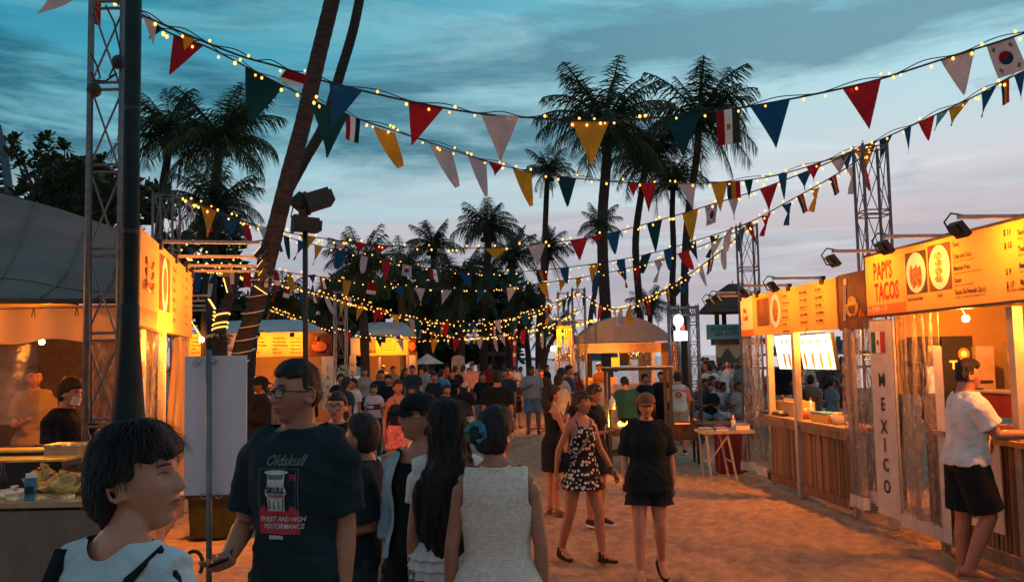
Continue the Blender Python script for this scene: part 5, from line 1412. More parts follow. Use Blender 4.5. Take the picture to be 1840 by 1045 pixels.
# tent roof of that stall: hipped grey sheet, eave at y=540
fy = 7.45
e0 = at(-320, 540, fy); e1 = at(228, 541, fy)
ez = e1.z; rf = MB()
far = at(300, 545, 12.2)
tops = [(-320, 290), (-120, 318), (0, 345), (110, 376), (216, 412), (262, 432)]
def roof(u, v):
    q = tops; f = u * (len(q) - 1); k = min(len(q) - 2, int(f)); a, b_ = q[k], q[k + 1]; w = f - k
    T_ = at(a[0] + (b_[0] - a[0]) * w, a[1] + (b_[1] - a[1]) * w, 10.3); E = e0.lerp(e1, u)
    p = E.lerp(T_, v); p.z -= .18 * math.sin(pi * v) * 1.0
    p.z += .02 * math.sin(u * 14) * math.sin(v * pi); return p
rf.grid(roof, 40, 14)
part('roof', rf, m_tarp_d, ML, smooth=True)
eb = MB(); eb.tube([e0, e1], .025, 6); part('eave_bar', eb, m_black, ML); eb = MB(); eb.tube([roof(0, 1), roof(.4, 1), roof(1, 1)], .02, 6); part('ridge_bar', eb, m_black, ML)
for k, u_ in enumerate((.34, .52, .70, .88)):
    m = MB(); m.tube([roof(u_, j / 12) + V((0, -.004, .006)) for j in range(13)], .010, 5); part('roof_seam', m, m_tarp_d, ML, smooth=True)
m = MB(); m.tube([roof(j / 30, .30) + V((0, -.004, .006)) for j in range(31)], .008, 5); part('roof_seam', m, m_tarp_d, ML, smooth=True)
# inner valance, curtain wire with hooks, clear window, back wall
vl = MB(); vl.grid(lambda u, v: V((e0.x + (e1.x - e0.x) * u, fy + .05 + .03 * math.sin(u * 40), ez - .02 - (.30 + .02 * math.sin(u * 23)) * v)), 60, 4); part('valance', vl, m_liner, ML, smooth=True)
wz = at(100, 553, fy - .02).z; w_ = MB(); w_.tube([V((e0.x, fy - .03, wz)), V((e1.x, fy - .03, wz))], .004, 4)
for px in (60, 138): 
    c = at(px, 560, fy - .03)
    for dx in (-.012, .012): w_.tube([(c.x, c.y, wz), (c.x + dx, c.y, wz - .05), (c.x + dx, c.y, wz - .075)], .004, 4)
part('curtain_wire', w_, m_black, ML)
wn = MB(); zb0 = at(100, 762, fy).z
wn.grid(lambda u, v: V((e0.x + (at(60, 700, fy).x + .0 - e0.x) * u, fy + .08 + .02 * math.sin(u * 30 + v * 3), ez - .34 - (ez - .34 - zb0) * v)), 50, 8); part('clear_window', wn, m_clear2, ML, smooth=True)
wn = MB(); x_a, x_b = at(150, 700, fy).x, e1.x
wn.grid(lambda u, v: V((x_a + (x_b - x_a) * u, fy + .08 + .03 * math.sin(u * 12 + v * 3), ez - .34 - (ez - .34 - zb0) * v)), 20, 8); part('gathered_curtain', wn, m_clear, ML, smooth=True)
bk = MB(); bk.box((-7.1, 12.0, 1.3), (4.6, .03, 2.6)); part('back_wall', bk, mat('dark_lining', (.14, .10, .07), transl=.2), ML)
cl = MB(); cl.grid(lambda u, v: V((-8.5 + 4.6 * u - .5 * v, fy + .1 + 4.3 * v, ez + .02)), 4, 4); part('ceiling', cl, m_liner, ML)
lamp('POINT', (-4.6, 8.7, 2.02), 70, size=.06); lamp('POINT', (-5.2, 6.9, 2.17), 55, size=.06)
lamp('POINT', FL.M @ V((Lw * .6, .35, 2.05)), 210, size=.06)  # bulb added below the left sign to brighten the sand
b_ = thing('hanging_bulb', 'added bare bulb under the near left menu sign', 'light bulb', FL.M @ V((Lw * .6, .35, 2.10))); m = MB(); m.ball((0, 0, .02), .03, 8, 6); part('glass_bulb', m, _mats['bulb_glow'], b_, local=True); m = MB(); m.tube([(0, 0, .04), (0, -.3, .2)], .006, 5); part('cord', m, m_black, b_, local=True)
for k, p_ in enumerate(((-4.6, 8.7, 2.05), (-5.2, 6.9, 2.2))):
    b_ = thing('hanging_bulb', ['bare bulb hanging deep inside the left stall', 'bare bulb hanging over the front table of the left stall'][k], 'light bulb', V(p_) + V((0, 0, -.03)))
    m = MB(); m.ball((0, 0, .09), .03, 8, 6); part('glass_bulb', m, _mats['bulb_glow'], b_, local=True); m = MB(); m.tube([(0, 0, .12), (0, 0, .4)], .006, 5); part('cord', m, m_black, b_, local=True)
# front table of the left stall
tz = at(100, 905, 6.0).z; 
FT = thing('serving_table', 'long brown fronted serving table crowded with food at the left edge', 'table', (-3.6, 6.0, 0))
x0_, x1_ = at(-300, 900, 6.0).x, at(262, 900, 6.0).x; x2_ = at(205, 900, 7.2).x
m = MB(); m.box(((x0_ + x1_) / 2, 6.0, tz / 2 - .02), (x1_ - x0_, .03, tz - .04)); part('front_panel', m, mat('brown_laminate', (.16, .12, .09), rough=.7, var=.1, bump=.1), FT)
m = MB(); m.box(((x0_ + x1_) / 2, 6.40, tz), (x1_ - x0_ + .04, .86, .035)); part('table_top', m, mat('orange_top', (.40, .26, .14), rough=.5, var=.15), FT)
m = MB(); m.box(((x0_ + x2_) / 2, 7.05, tz + .16), (x2_ - x0_, .45, .03)); part('raised_shelf', m, m_steel, FT); m = MB(); m.box(((x0_ + x2_) / 2, 7.25, tz * .6), (x2_ - x0_, .03, tz)); part('rear_panel', m, m_bk, FT)
rr = random.Random(12)
def tt(px, py, yd=6.4):
    p = at(px, py, yd); return p
def tbl_box(name, label, cat, px, py, w, d, h, m_, yd=6.35, z=None, rz=0, lid=None, group=None):
    p = at(px, py, yd); z = tz + .018 if z is None else z
    t = thing(name, label, cat, (p.x, yd, z), rz, group); bx('box_body', t, (0, 0, h / 2), (w, d, h), m_)
    if lid: bx('lid', t, (0, 0, h + .008), (w * 1.03, d * 1.03, .016), lid)
    return t
m_foil2 = m_foil
tbl_box('foil_tray', 'long dark sided tray with bright foil lid on the left table', 'tray', 55, 835, .62, .30, .20, m_bk, 6.75, lid=m_yel)
tbl_box('foil_tray', 'foil lidded tray on the shelf under the dark figures', 'tray', 35, 795, .66, .25, .08, m_bk, 7.05, z=tz + .18, lid=m_yel)
tbl_box('wire_basket', 'metal basket of packed food beside the masked worker', 'basket', 122, 800, .26, .22, .12, m_card, 7.0, z=tz + .18, lid=m_foil)
tbl_box('foil_tray', 'crumpled foil tray at the left edge of the table', 'tray', 15, 880, .40, .25, .05, m_foil, 6.2)
tbl_box('book_stack', 'flat blue and black packets stacked beside the leaning boxes', 'packets', 130, 852, .24, .20, .05, mat('blue_packet', (.03, .07, .11)), 6.4, z=tz + .10)
tbl_box('paper_pack', 'stack of brown food packs behind the green bag', 'packs', 128, 862, .25, .2, .08, m_card, 6.4)
# blue carton
t = thing('drink_carton', 'upright blue carton on the edge of the left table', 'carton', (at(53, 900, 6.06).x, 6.07, tz + .018), .2)
bx('carton_body', t, (0, 0, .075), (.065, .05, .15), mat('blue_carton', (.04, .17, .27), rough=.4, var=.4, scale=30)); bx('carton_top', t, (0, 0, .165), (.06, .018, .03), m_white); bx('label_band', t, (0, -.027, .07), (.05, .004, .05), c_navy)
# bags and bottles
def lump(name, label, cat, px, py, yd, r3, m_, seed=0, z=None):
    p = at(px, py, yd); z = tz + .018 if z is None else z; t = thing(name, label, cat, (p.x, yd, z)); m = MB(); 
    n, k_ = 18, 10; rg = []
    for j in range(1, k_):
        a = pi * j / k_; rg.append([V((r3[0] * math.sin(a) * math.cos(2 * pi * i / n), r3[1] * math.sin(a) * math.sin(2 * pi * i / n), r3[2] - r3[2] * math.cos(a))) * (1 + .35 * noise.noise(V((math.cos(6.28 * i / n) * 2 + seed, math.sin(6.28 * i / n) * 2, j * .6)))) for i in range(n)])
    m.rings(rg); part('bag_body', m, m_, t, smooth=True, local=True); m = MB(); m.tube([(0, 0, r3[2] * 1.8), (.01, 0, r3[2] * 2.2), (-.02, 0, r3[2] * 2.5)], [.015, .03, .01], 7); part('bag_neck', m, m_, t, local=True); return t
lump('produce_bag', 'clear bag of yellow green produce beside the carton', 'bag', 112, 870, 6.25, (.15, .12, .07), mat('produce_bag', (.40, .30, .08), rough=.3, var=.5, scale=14, bump=1, bscale=25), 1)
lump('produce_bag', 'orange bag slumped behind the drink carton', 'bag', 78, 852, 6.5, (.12, .1, .08), mat('orange_bag', (.5, .26, .06), rough=.3, var=.5, scale=14, bump=1, bscale=25), 2)
lump('white_bag', 'pale plastic bag lying left of the drink carton', 'bag', 25, 885, 6.2, (.2, .12, .03), m_hem, 3)
for k, (px, py, h) in enumerate(((70, 848, .17), (92, 855, .13), (5, 850, .22))):
    p = at(px, py, 6.3); t = thing('bottle', ['tall amber bottle behind the blue carton', 'short round jar between the produce bags', 'dark bottle at the very left of the table'][k], 'bottle', (p.x, 6.3, tz + .018)); m = MB(); m.tube([(0, 0, 0), (0, 0, h * .6), (0, 0, h * .75), (0, 0, h)], [.03, .03, .013, .012], 10); part('bottle_body', m, m_yel if k < 2 else m_bk, t, smooth=True, local=True); m = MB(); m.tube([(0, 0, h), (0, 0, h + .02)], .015, 8); part('cap', m, m_redp, t, local=True)
for k in range(7):
    p = at(8 + k * 19, 878, 6.1 + .05 * (k % 3)); t = thing('food_pack', 'small foil wrapped pack lying on the left table', 'food pack', (p.x, p.y, tz + .018), rr.uniform(0, 3), 'small foil packs scattered on the left table'); bx('pack', t, (0, 0, .014), (.09, .06, .028), m_foil, Matrix.Rotation(rr.uniform(-.1, .1), 3, 'X')); bx('label_band', t, (0, 0, .031), (.04, .05, .004), m_yel)

# ======== two far stalls facing the camera on the left
def far_stall(label, px0, px1, py0, py1, Yd, panel=None, roofpy=590, name_=None, group='far stalls on the left'):
    a = at(px0, py0, Yd); b_ = at(px1, py1, Yd); t = thing('food_stall', label, 'market stall', (a.x, Yd, 0), 0, group)
    m = MB(); m.box(((a.x + b_.x) / 2, Yd, (a.z + b_.z) / 2), (b_.x - a.x, .08, a.z - b_.z)); part('sign_board', m, m_banner, t)
    Fq = Fac(V((b_.x, Yd - .05, 0)), V((a.x, Yd - .05, 0)))
    w = b_.x - a.x; rp = at(px0 + 10, roofpy, Yd + 1)
    m = MB(); m.grid(lambda u, v: V((a.x + w * u * 1.0, Yd + .05 + 3.2 * v, a.z + (rp.z + .25 - a.z) * math.sin(pi * min(1, v * 1.0)) * (1 - (2 * abs(u - .5)) ** 6 * .8))), 24, 8); part('roof', m, mat('pale_blue_tarp', (.42, .48, .50), rough=.6, var=.08, bump=.2), t, smooth=True)
    for x_ in (a.x + .05, a.x + w * .5, b_.x - .05):
        m = MB(); m.box((x_, Yd + .05, b_.z / 2), (.08, .08, b_.z)); part('front_post', m, m_post, t)
    m = MB(); m.box(((a.x + b_.x) / 2, Yd + 3, 1.1), (w, .04, 2.2)); part('back_wall', m, m_liner, t)
    m = MB(); m.box(((a.x + b_.x) / 2, Yd + .1, .5), (w, .05, .95)); part('counter_front', m, m_plank, t)
    m = MB(); m.box(((a.x + b_.x) / 2, Yd + .15, .99), (w, .5, .05)); part('counter_top', m, m_plank, t)
    return t, Fq, a, b_
T1, F1, a1, b1 = far_stall('long far stall with a yellow menu sign between the grey board and the lamp mast', 338, 553, 600, 639, 26, group='far stalls on the left')
def tx(px, py, Yd): return at(px, py, Yd - .05)
def flat(t, px0, py0, px1, py1, Yd, m_, name, off=.055):
    a = at(px0, py0, Yd - off); b_ = at(px1, py1, Yd - off); m = MB(); m.quad((a.x, Yd - off, a.z), (b_.x, Yd - off, a.z), (b_.x, Yd - off, b_.z), (a.x, Yd - off, b_.z)); return part(name, m, m_, t)
def txt(t, s, px, py, size, Yd, m_, off=.062, **k):
    p = at(px, py, Yd - off); vs, fs = text_mb(s, size, **k); m = MB(); m.add([(p.x + v.x, Yd - off, p.z + v.z) for v in vs], fs); return part('lettering', m, m_, t)
flat(T1, 386, 600.5, 423, 639, 26, m_banner_w, 'crest_panel')
cr = MB(); p = at(404, 612, 25.9)
for k in range(5):
    a = k * 1.257; cr.tube([p + V((.09 * math.cos(a), 0, .09 * math.sin(a))) + V((.07 * math.cos(b), 0, .07 * math.sin(b))) for b in [2 * pi * i / 10 for i in range(11)]], .018, 4)
part('crest', cr, m_brownp, T1)
txt(T1, 'RECIPE FOR', 394, 626, .07, 26, m_ink); txt(T1, 'FLAVOUR', 396, 631, .10, 26, m_ink, bold=.003); txt(T1, 'street kitchen', 396, 636, .05, 26, m_ink)
for i in range(5):
    for px in (343, 452, 490, 522): txt(T1, ['Chicken Rice', 'Noodle Soup', 'Fried Dumpling', 'Laksa', 'Satay Set'][i] if px != 522 else 'with sauce', px, 609 + i * 6.2, .07, 26, m_ink, bold=.001)
flat(T1, 553, 599, 597, 640, 26, m_brownp, 'picture_panel', .06)
fc = MB(); c = at(574, 622, 25.9); fc.ball(c, (.22, .01, .15), 12, 8); fc.tube([c + V((.20 * math.cos(a), -.01, -.02 + .12 * math.sin(a))) for a in [pi + pi * i / 8 for i in range(9)]], .02, 4); fc.tube([c + V((-.16, -.01, .05)), c + V((-.07, -.01, .28))], .025, 4); part('painted_pot', fc, m_orange, T1)
fc = MB()
for k in range(8): a = k * .785; q = at(591, 630, 25.9); fc.tube([q, q + V((.09 * math.cos(a), 0, .09 * math.sin(a)))], .012, 3)
part('painted_star', fc, m_redp, T1)
def panel_sign(t, px0, py0, px1, py1, Yd, letters, m_=m_banner_w):
    o = flat(t, px0, py0, px1, py1, Yd, m_, 'country_sign', .09)
    for i, ch in enumerate(letters): txt(t, ch, (px0 + px1) / 2, py0 + 8 + (py1 - py0 - 8) * (i + .9) / len(letters), .16, Yd, m_ink, off=.10, align='CENTER')
panel_sign(T1, 578, 640, 600, 735, 26, 'JAPAN')
for k, px in enumerate((352, 474, 534)):
    p = at(px, 601, 26)
    L_ = thing('sign_lamp', ['clip lamp over the left end of the long far sign', 'clip lamp over the middle of the long far sign', 'clip lamp hidden behind the mast on the long far sign'][k], 'lamp', (p.x, 25.4, p.z)); bx('lamp_head', L_, (0, 0, -.02), (.12, .06, .12), m_black); bx('arm', L_, (0, .28, .10), (.03, .6, .03), m_black)
    lamp('SPOT', (p.x, 25.42, p.z - .10), 80, target=(p.x, 26, p.z - .2), spot=160, blend=.8, size=.05)
lamp('POINT', ((a1.x + b1.x) / 2, 27.3, 1.9), 130, size=.1)
T2, F2, a2, b2 = far_stall('small far stall with a yellow sign and three clip lamps, right of the lamp mast', 630, 734, 607, 637, 32)
flat(T2, 630, 607.5, 646, 636.5, 32, m_banner_w, 'name_panel'); flat(T2, 656, 609, 675, 634, 32, m_food1, 'food_picture'); flat(T2, 735, 607, 748, 637, 32, m_brownp, 'picture_panel')
txt(T2, 'LULA', 657, 633, .16, 32, m_ink, off=.07, bold=.004); 
for i in range(4): txt(T2, 'Grilled fish  $ 9', 684, 614 + 5 * i, .09, 32, m_ink); 
q = at(741, 622, 31.9); fc = MB(); fc.ball(q, (.12, .01, .16), 10, 8); part('painted_pot', fc, m_orange, T2)
panel_sign(T2, 628, 638, 640, 672, 32, 'UK'); panel_sign(T2, 735, 638, 747, 665, 32, '')
for k, px in enumerate((668, 694, 720)):
    p = at(px, 609, 32); L_ = thing('sign_lamp', ['leftmost', 'middle', 'rightmost'][k] + ' of three clip lamps on the small far stall sign', 'lamp', (p.x, 31.4, p.z)); bx('lamp_head', L_, (0, 0, -.02), (.14, .10, .22), m_black); bx('arm', L_, (0, .28, .12), (.03, .6, .03), m_black)
    lamp('SPOT', (p.x, 31.42, p.z - .15), 65, target=(p.x, 32, p.z - .2), spot=160, blend=.8, size=.05)
lamp('POINT', ((a2.x + b2.x) / 2, 33.4, 1.8), 80, size=.1)

# ======== domed tent at centre right
DY = 25.0
DT = thing('domed_tent', 'grey domed tent with orange lit inside and clear curtains at centre right', 'tent', (at(1130, 760, DY).x, DY, 0))
da, db = at(1036, 615, DY), at(1208, 613, DY); ez_ = (da.z + db.z) / 2; apz = at(1125, 566, DY + .6).z; dw = db.x - da.x
def dome(u, v):
    h = math.sin(pi * (u * .96 + .02)) ** .75; return V((da.x + dw * u, DY + 3.4 * v, ez_ + (apz - ez_) * h * (math.sin(pi / 2 * min(1, v * 2.2)) if v < .5 else math.sin(pi / 2 * min(1, (1 - v) * 2.2)))))
m = MB(); m.grid(dome, 30, 16); m.grid(lambda u, v: V((da.x + dw * u, DY - .0, ez_ + (apz - ez_) * .93 * math.sin(pi * (u * .96 + .02)) ** .75 * v)), 30, 2)
part('roof', m, mat('light_canvas', (.24, .25, .26), rough=.85, var=.08, bump=.5, bscale=30), DT, smooth=True)
m = MB(); m.grid(lambda u, v: V((da.x + dw * u, DY + .03, ez_ - .02 - .28 * v)), 10, 2); m.grid(lambda u, v: V((da.x + dw * u, DY + .1 + 3.2 * v, ez_ - .02)), 4, 4); part('lining', m, m_liner, DT)
for x_ in (da.x + .04, db.x - .04):
    for y_ in (DY + .05, DY + 3.3):
        m = MB(); m.box((x_, y_, ez_ / 2), (.08, .08, ez_)); part('leg', m, m_post, DT)
FD = Fac(V((db.x, DY - .02, 0)), V((da.x, DY - .02, 0)))
def dcur(px0, px1, zlo, seed, m_=m_clear, dy=0.0, g=.0):
    a = at(px0, 700, DY + dy).x; b_ = at(px1, 700, DY + dy).x; m = MB(); r = random.Random(seed); ph = r.uniform(0, 6)
    m.grid(lambda u, v: V((a + (b_ - a) * (u + g * math.sin(pi * v) * (.5 - u)), DY + dy + .07 * math.sin(u * 34 + ph + 2 * math.sin(v * 3)), zlo + (ez_ - .05 - zlo) * v)), 60, 10); part('plastic_curtain', m, m_, DT, smooth=True)
dcur(1028, 1056, .1, 1, g=.5); dcur(1131, 1182, .1, 2); dcur(1190, 1208, .1, 3, m_liner, .03)
m = MB(); x_ = at(1222, 700, DY + 1).x; m.grid(lambda u, v: V((db.x + .02 + (x_ - db.x) * (1 - .5 * v) * u, DY + .6 + .05 * math.sin(u * 20), .1 + (ez_ - .1) * v)), 20, 8); part('side_curtain', m, m_liner, DT, smooth=True)
m = MB(); m.box(((da.x + db.x) / 2, DY + .1, .55), (dw, .06, 1.1)); part('counter_front', m, m_steel, DT)
m = MB(); m.box((at(1078, 700, DY + 2).x, DY + 2.2, .62), (1.0, .5, 1.24)); part('work_table', m, m_wood, DT)
lamp('POINT', (at(1075, 650, DY + 1.4).x, DY + 1.4, 2.0), 200, size=.1); lamp('POINT', (at(1170, 650, DY + 1.4).x, DY + 1.4, 2.0), 220, size=.1)
for k, px in enumerate((1058, 1074, 1094, 1107)):
    b_ = thing('hanging_bulb', 'small white bulb under the domed tent edge', 'light bulb', at(px, 624, DY + .3), 0, 'bulbs under the domed tent edge'); m = MB(); m.ball((0, 0, 0), .075, 8, 6); part('glass_bulb', m, _mats['bulb_glow'], b_, local=True); m = MB(); m.tube([(0, 0, .04), (0, 0, .18)], .01, 4); part('socket', m, m_black, b_, local=True)
t = thing('lit_box_sign', 'small glowing orange box on the tent counter', 'sign', at(1106, 652, DY + .4)); bx('box_body', t, (0, 0, 0), (.22, .1, .32), mat('orange_glow', (.7, .3, .02), emis=(1, .36, .02), estr=1.1, bump=0)); bx('stand', t, (0, 0, -.2), (.1, .1, .1), m_black)
t = thing('dark_speaker', 'dark box hanging in the middle of the domed tent', 'loudspeaker', at(1122, 640, DY + .8)); bx('cabinet', t, (0, 0, 0), (.34, .3, .52), m_bk); bx('grille', t, (0, -.155, 0), (.3, .01, .46), m_black)
# small lit stall seen edge-on left of the tent
EY = 23.0; ES = thing('food_stall', 'narrow lit stall seen edge on, hanging orange strips, left of the domed tent', 'market stall', (at(1010, 700, EY).x, EY, 0))
a = at(1003, 590, EY); b_ = at(1026, 588, EY)
for k in range(7):
    px = 1002 + k * 4 if k > 2 else 1001 + k * 3; q = at(px, 590, EY); q2 = at(px, 623, EY); m = MB(); m.box(((q.x), EY, (q.z + q2.z) / 2), (.035, .1, q.z - q2.z)); part('hanging_strip', m, m_banner if k % 2 else m_yel, ES)
m = MB(); m.box(((a.x + b_.x) / 2, EY + .6, a.z + .03), (b_.x - a.x, 1.3, .06)); part('roof_board', m, m_orange, ES)
for px in (998, 1026): q = at(px, 620, EY); m = MB(); m.box((q.x, EY, q.z / 2), (.06, .06, q.z)); part('front_post', m, m_post, ES)
m = MB(); c0, c1 = at(1003, 700, EY).x, at(1024, 700, EY).x; m.grid(lambda u, v: V((c0 + (c1 - c0) * u, EY + .05 + .05 * math.sin(u * 25), .2 + 1.9 * v)), 30, 4); part('plastic_curtain', m, m_clear, ES, smooth=True)
lamp('SPOT', at(1008, 584, EY - .6), 130, target=at(1012, 610, EY), spot=120, size=.05); lamp('POINT', at(1012, 640, EY + .7), 90, size=.06)
t = thing('hanging_bulb', 'warm bulb on the post of the narrow lit stall', 'light bulb', at(994, 626, EY - .1)); m = MB(); m.ball((0, 0, 0), .07, 8, 6); part('glass_bulb', m, _mats['bulb_glow'], t, local=True); m = MB(); m.tube([(0, 0, .05), (0, 0, .16)], .015, 4); part('socket', m, m_black, t, local=True)

# ---------------------------------------------------------------- trusses, masts, hut
def truss(label, px, y0, y1, Yd, wid=.29, seg=.42, m_=None, sep_=False, ladder=False, base_z=0.0, group='grey lattice towers', tri=False, x=None, top=None, name='truss_tower', z0=0.0):
    m_ = m_ or m_trussm; c = at(px, 600, Yd); tz_ = top or at(px, y0, Yd).z; x_ = c.x if x is None else x
    t = thing(name, label, 'truss tower', (x_, Yd, 0), 0, group); h = wid / 2; cs = [(-h, -h), (h, -h), (h, h), (-h, h)]
    if ladder: cs = [(-h, 0), (h, 0)]
    for a, b in cs: m = MB(); m.tube([(x_ + a, Yd + b, z0), (x_ + a, Yd + b, tz_)], .027 if ladder else .020, 8); part('upright', m, m_, t, smooth=True)
    n = max(1, int(round((tz_ - z0) / (seg * 2)))); st = (tz_ - z0) / n; J = MB()
    for k in range(n + 1):
        z = z0 + st * k
        for i in range(1 if ladder else 4):
            a, b = cs[i], cs[(i + 1) % len(cs)]
            for dz in ((0, .06) if k < n else (-.03,)):
                m = MB(); m.tube([(x_ + a[0], Yd + a[1], z + dz), (x_ + b[0], Yd + b[1], z + dz)], .013 if ladder else .0095, 6)
                if sep_: part('cross_bar', m, m_, t)
                else: J.add(m.v, m.f)
            if k < n:
                for q in (0, 1):
                    z1, z2 = (z, z + st) if q else (z + st, z)
                    if not sep_ and q and (i + k) % 2: continue
                    m = MB(); m.tube([(x_ + a[0], Yd + a[1], z1 + .04), (x_ + b[0], Yd + b[1], z2 - .02)], .009 if ladder else .0065, 5)
                    if sep_: part('brace', m, m_, t)
                    else: J.add(m.v, m.f)
    if not sep_: part('bracing', J, m_, t)
    return t
truss('near lattice tower beside the thick dark pole on the left', 184, -120, 1000, 7.2, .262, .33, sep_=True, ladder=True, top=6.2, m_=m_truss_d)
truss('tall lattice tower rising behind the taco stall sign', 1580, 262, 700, 10.9, .30, .40, sep_=True, m_=m_truss_d)
truss('lattice tower rising behind the yellow menu sign', 1349, 403, 700, 16, .30, .40, m_=m_truss_d)
truss('lattice tower above the near left menu sign', 297, 350, 700, 12.6, .28, .40, m_=m_truss_d)
truss('lattice tower between the two far stalls', 612, 523, 660, 27, .34, .45)
truss('lattice tower right of the thick leaning palm', 492, 552, 660, 34, .34, .45)
truss('lattice tower behind the right end of the small far stall', 738, 570, 660, 36, .34, .45)
truss('lattice tower at the left corner of the domed tent where the strings meet', 1041, 518, 700, 24.4, .34, .45, m_=m_truss_d)
truss('slim lattice tower left of the narrow lit stall', 1013, 525, 700, 26, .30, .45, m_=m_truss_d)
# truss gate with the white lit sign
GY = 19.0
for px, lb in ((1211, 'left leg tower of the truss gate with the glowing sign'), (1246, 'right leg tower of the truss gate, beside the seated crowd')):
    truss(lb, px, 548, 760, GY, .20, .22, sep_=False, group='truss gate', m_=m_truss_d)
m = MB(); q0, q1 = at(1204, 553, GY), at(1254, 550, GY)
for dy in (-.1, .1):
    for dz in (0, -.16): m.tube([(q0.x, GY + dy, q0.z + dz), (q1.x, GY + dy, q0.z + dz)], .02, 6)
    for k in range(7): x_ = q0.x + (q1.x - q0.x) * k / 6.5; m.tube([(x_, GY + dy, q0.z), (x_ + .05, GY + dy, q0.z - .16)], .01, 4)
tag(part('gate_beam', m, m_truss_d), 'lattice beam bridging the two gate towers', 'truss beam', 'truss gate')
t = thing('glowing_sign', 'glowing white figure shaped sign hanging in the truss gate', 'sign', at(1220, 612, GY - .14))
m_lit = mat('sign_glow', (.9, .95, 1), emis=(.9, .97, 1.0), estr=2.6, bump=0)
def gl(px, py): q = at(px, py, GY - .14); return V((q.x, GY - .14, q.z))
sg = MB(); c = gl(1219, 577); 
for nm, cc, rx, rz_ in (('lit_head', (1219, 576), .105, .135),):
    m = MB(); q = gl(*cc); m.tube([q + V((0, .03, 0)), q - V((0, .03, 0))], 1, 20); m.v = [V((q.x + (v.x - q.x) * rx, v.y, q.z + (v.z - q.z) * rz_)) for v in m.v]; part(nm, m, m_lit, t)
m = MB(); q = gl(1218, 592); m.box(q, (.06, .06, .14)); part('lit_neck', m, m_lit, t)
m = MB(); q = gl(1223, 603); m.box(q, (.27, .06, .20)); part('lit_base', m, m_lit, t)
m = MB(); q = gl(1227, 589); m.box(q, (.07, .055, .13)); part('red_figure', m, mat('red_glow', (.6, .08, .05), emis=(.8, .10, .05), estr=.7, bump=0), t)
lamp('POINT', (gl(1220, 590).x, GY - .5, gl(1220, 590).z), 3, color=(.85, .95, 1), size=.15)
# speaker / lights mast
MY = 14.0; mp_ = at(549, 700, MY); mt_ = at(549, 372, MY)
t = thing('light_mast', 'slim dark mast with two stacked stage lamps in front of the far stalls', 'light mast', (mp_.x, MY, 0))
m = MB(); m.tube([(mp_.x, MY, 0), (mp_.x, MY, mt_.z)], .042, 10); part('pole', m, m_black, t, smooth=True)
m = MB(); m.box((mp_.x, MY, .02), (.5, .5, .04)); part('base_plate', m, m_black, t)
def stage_lamp(cx, cy, w, h, ang, yaw=0.4):
    c = at(cx, cy, MY); R = Matrix.Rotation(rad(ang), 3, 'Y') @ Matrix.Rotation(yaw, 3, 'Z'); m = MB(); m.box(c, (w, .24, h), R); o = part('lamp_housing', m, m_black, t)
    m = MB(); m.box(c + R @ V((-w * .56, 0, 0)), (w * .14, .30, h * 1.15), R); part('barn_door', m, m_black, o); m = MB(); m.box(c + R @ V((w * .56, 0, 0)), (w * .16, .18, h * .7), R); part('rear_cover', m, m_black, o)
stage_lamp(573, 359, .36, .27, -22); stage_lamp(540, 362, .16, .2, -50); stage_lamp(551, 404, .36, .23, 4)
m = MB(); c = at(545, 375, MY); m.box(c, (.12, .12, .26)); m.tube([c + V((-.05, 0, .1)), c + V((-.16, 0, .04)), c + V((-.2, 0, -.12)), c + V((-.1, 0, -.22))], .012, 5); m.tube([c + V((-.02, 0, -.02)), c + V((-.18, 0, -.2)), c + V((-.14, 0, -.34)), c + V((-.03, 0, -.3))], .010, 5); part('yoke_and_cables', m, m_black, t)
t = thing('speaker_pole', 'dark lamp on a pole between the palm trunks right of the tent ridge', 'light mast', (at(1212, 600, 28).x, 28, 0)); q = at(1212, 520, 28); m = MB(); m.tube([(q.x, 28, 0), (q.x, 28, q.z)], .045, 8); part('pole', m, m_black, t); m = MB(); m.tube([q + V((0, 0, -.22)), q + V((0, 0, .0)), q + V((0, 0, .22))], [.06, .24, .16], 10); part('lamp_head', m, m_black, t)
# thick dark pole in front, flared foot sleeve
PY = 6.4; q = at(236, 300, PY)
t = thing('lamp_post', 'thick dark pole with a flared foot, left foreground', 'pole', (q.x, PY, 0))
w0 = 29 * PY / F / 2; m = MB(); m.tube([(q.x, PY, 0), (q.x, PY, 6.5)], w0, 20); part('shaft', m, m_pole, t, smooth=True)
zf = lambda py: at(236, py, PY).z
m = MB(); m.tube([(q.x, PY, 0), (q.x, PY, zf(755)), (q.x, PY, zf(700)), (q.x, PY, zf(640)), (q.x, PY, zf(585)), (q.x, PY, zf(545))], [w0 * 2.15, w0 * 2.0, w0 * 1.72, w0 * 1.42, w0 * 1.15, w0 * 1.02], 20); part('flared_sleeve', m, m_pole, t, smooth=True)
for py in (200, 420): m = MB(); m.tube([(q.x, PY, zf(py)), (q.x, PY, zf(py) + .03)], w0 * 1.03, 20); part('band', m, m_black, t)
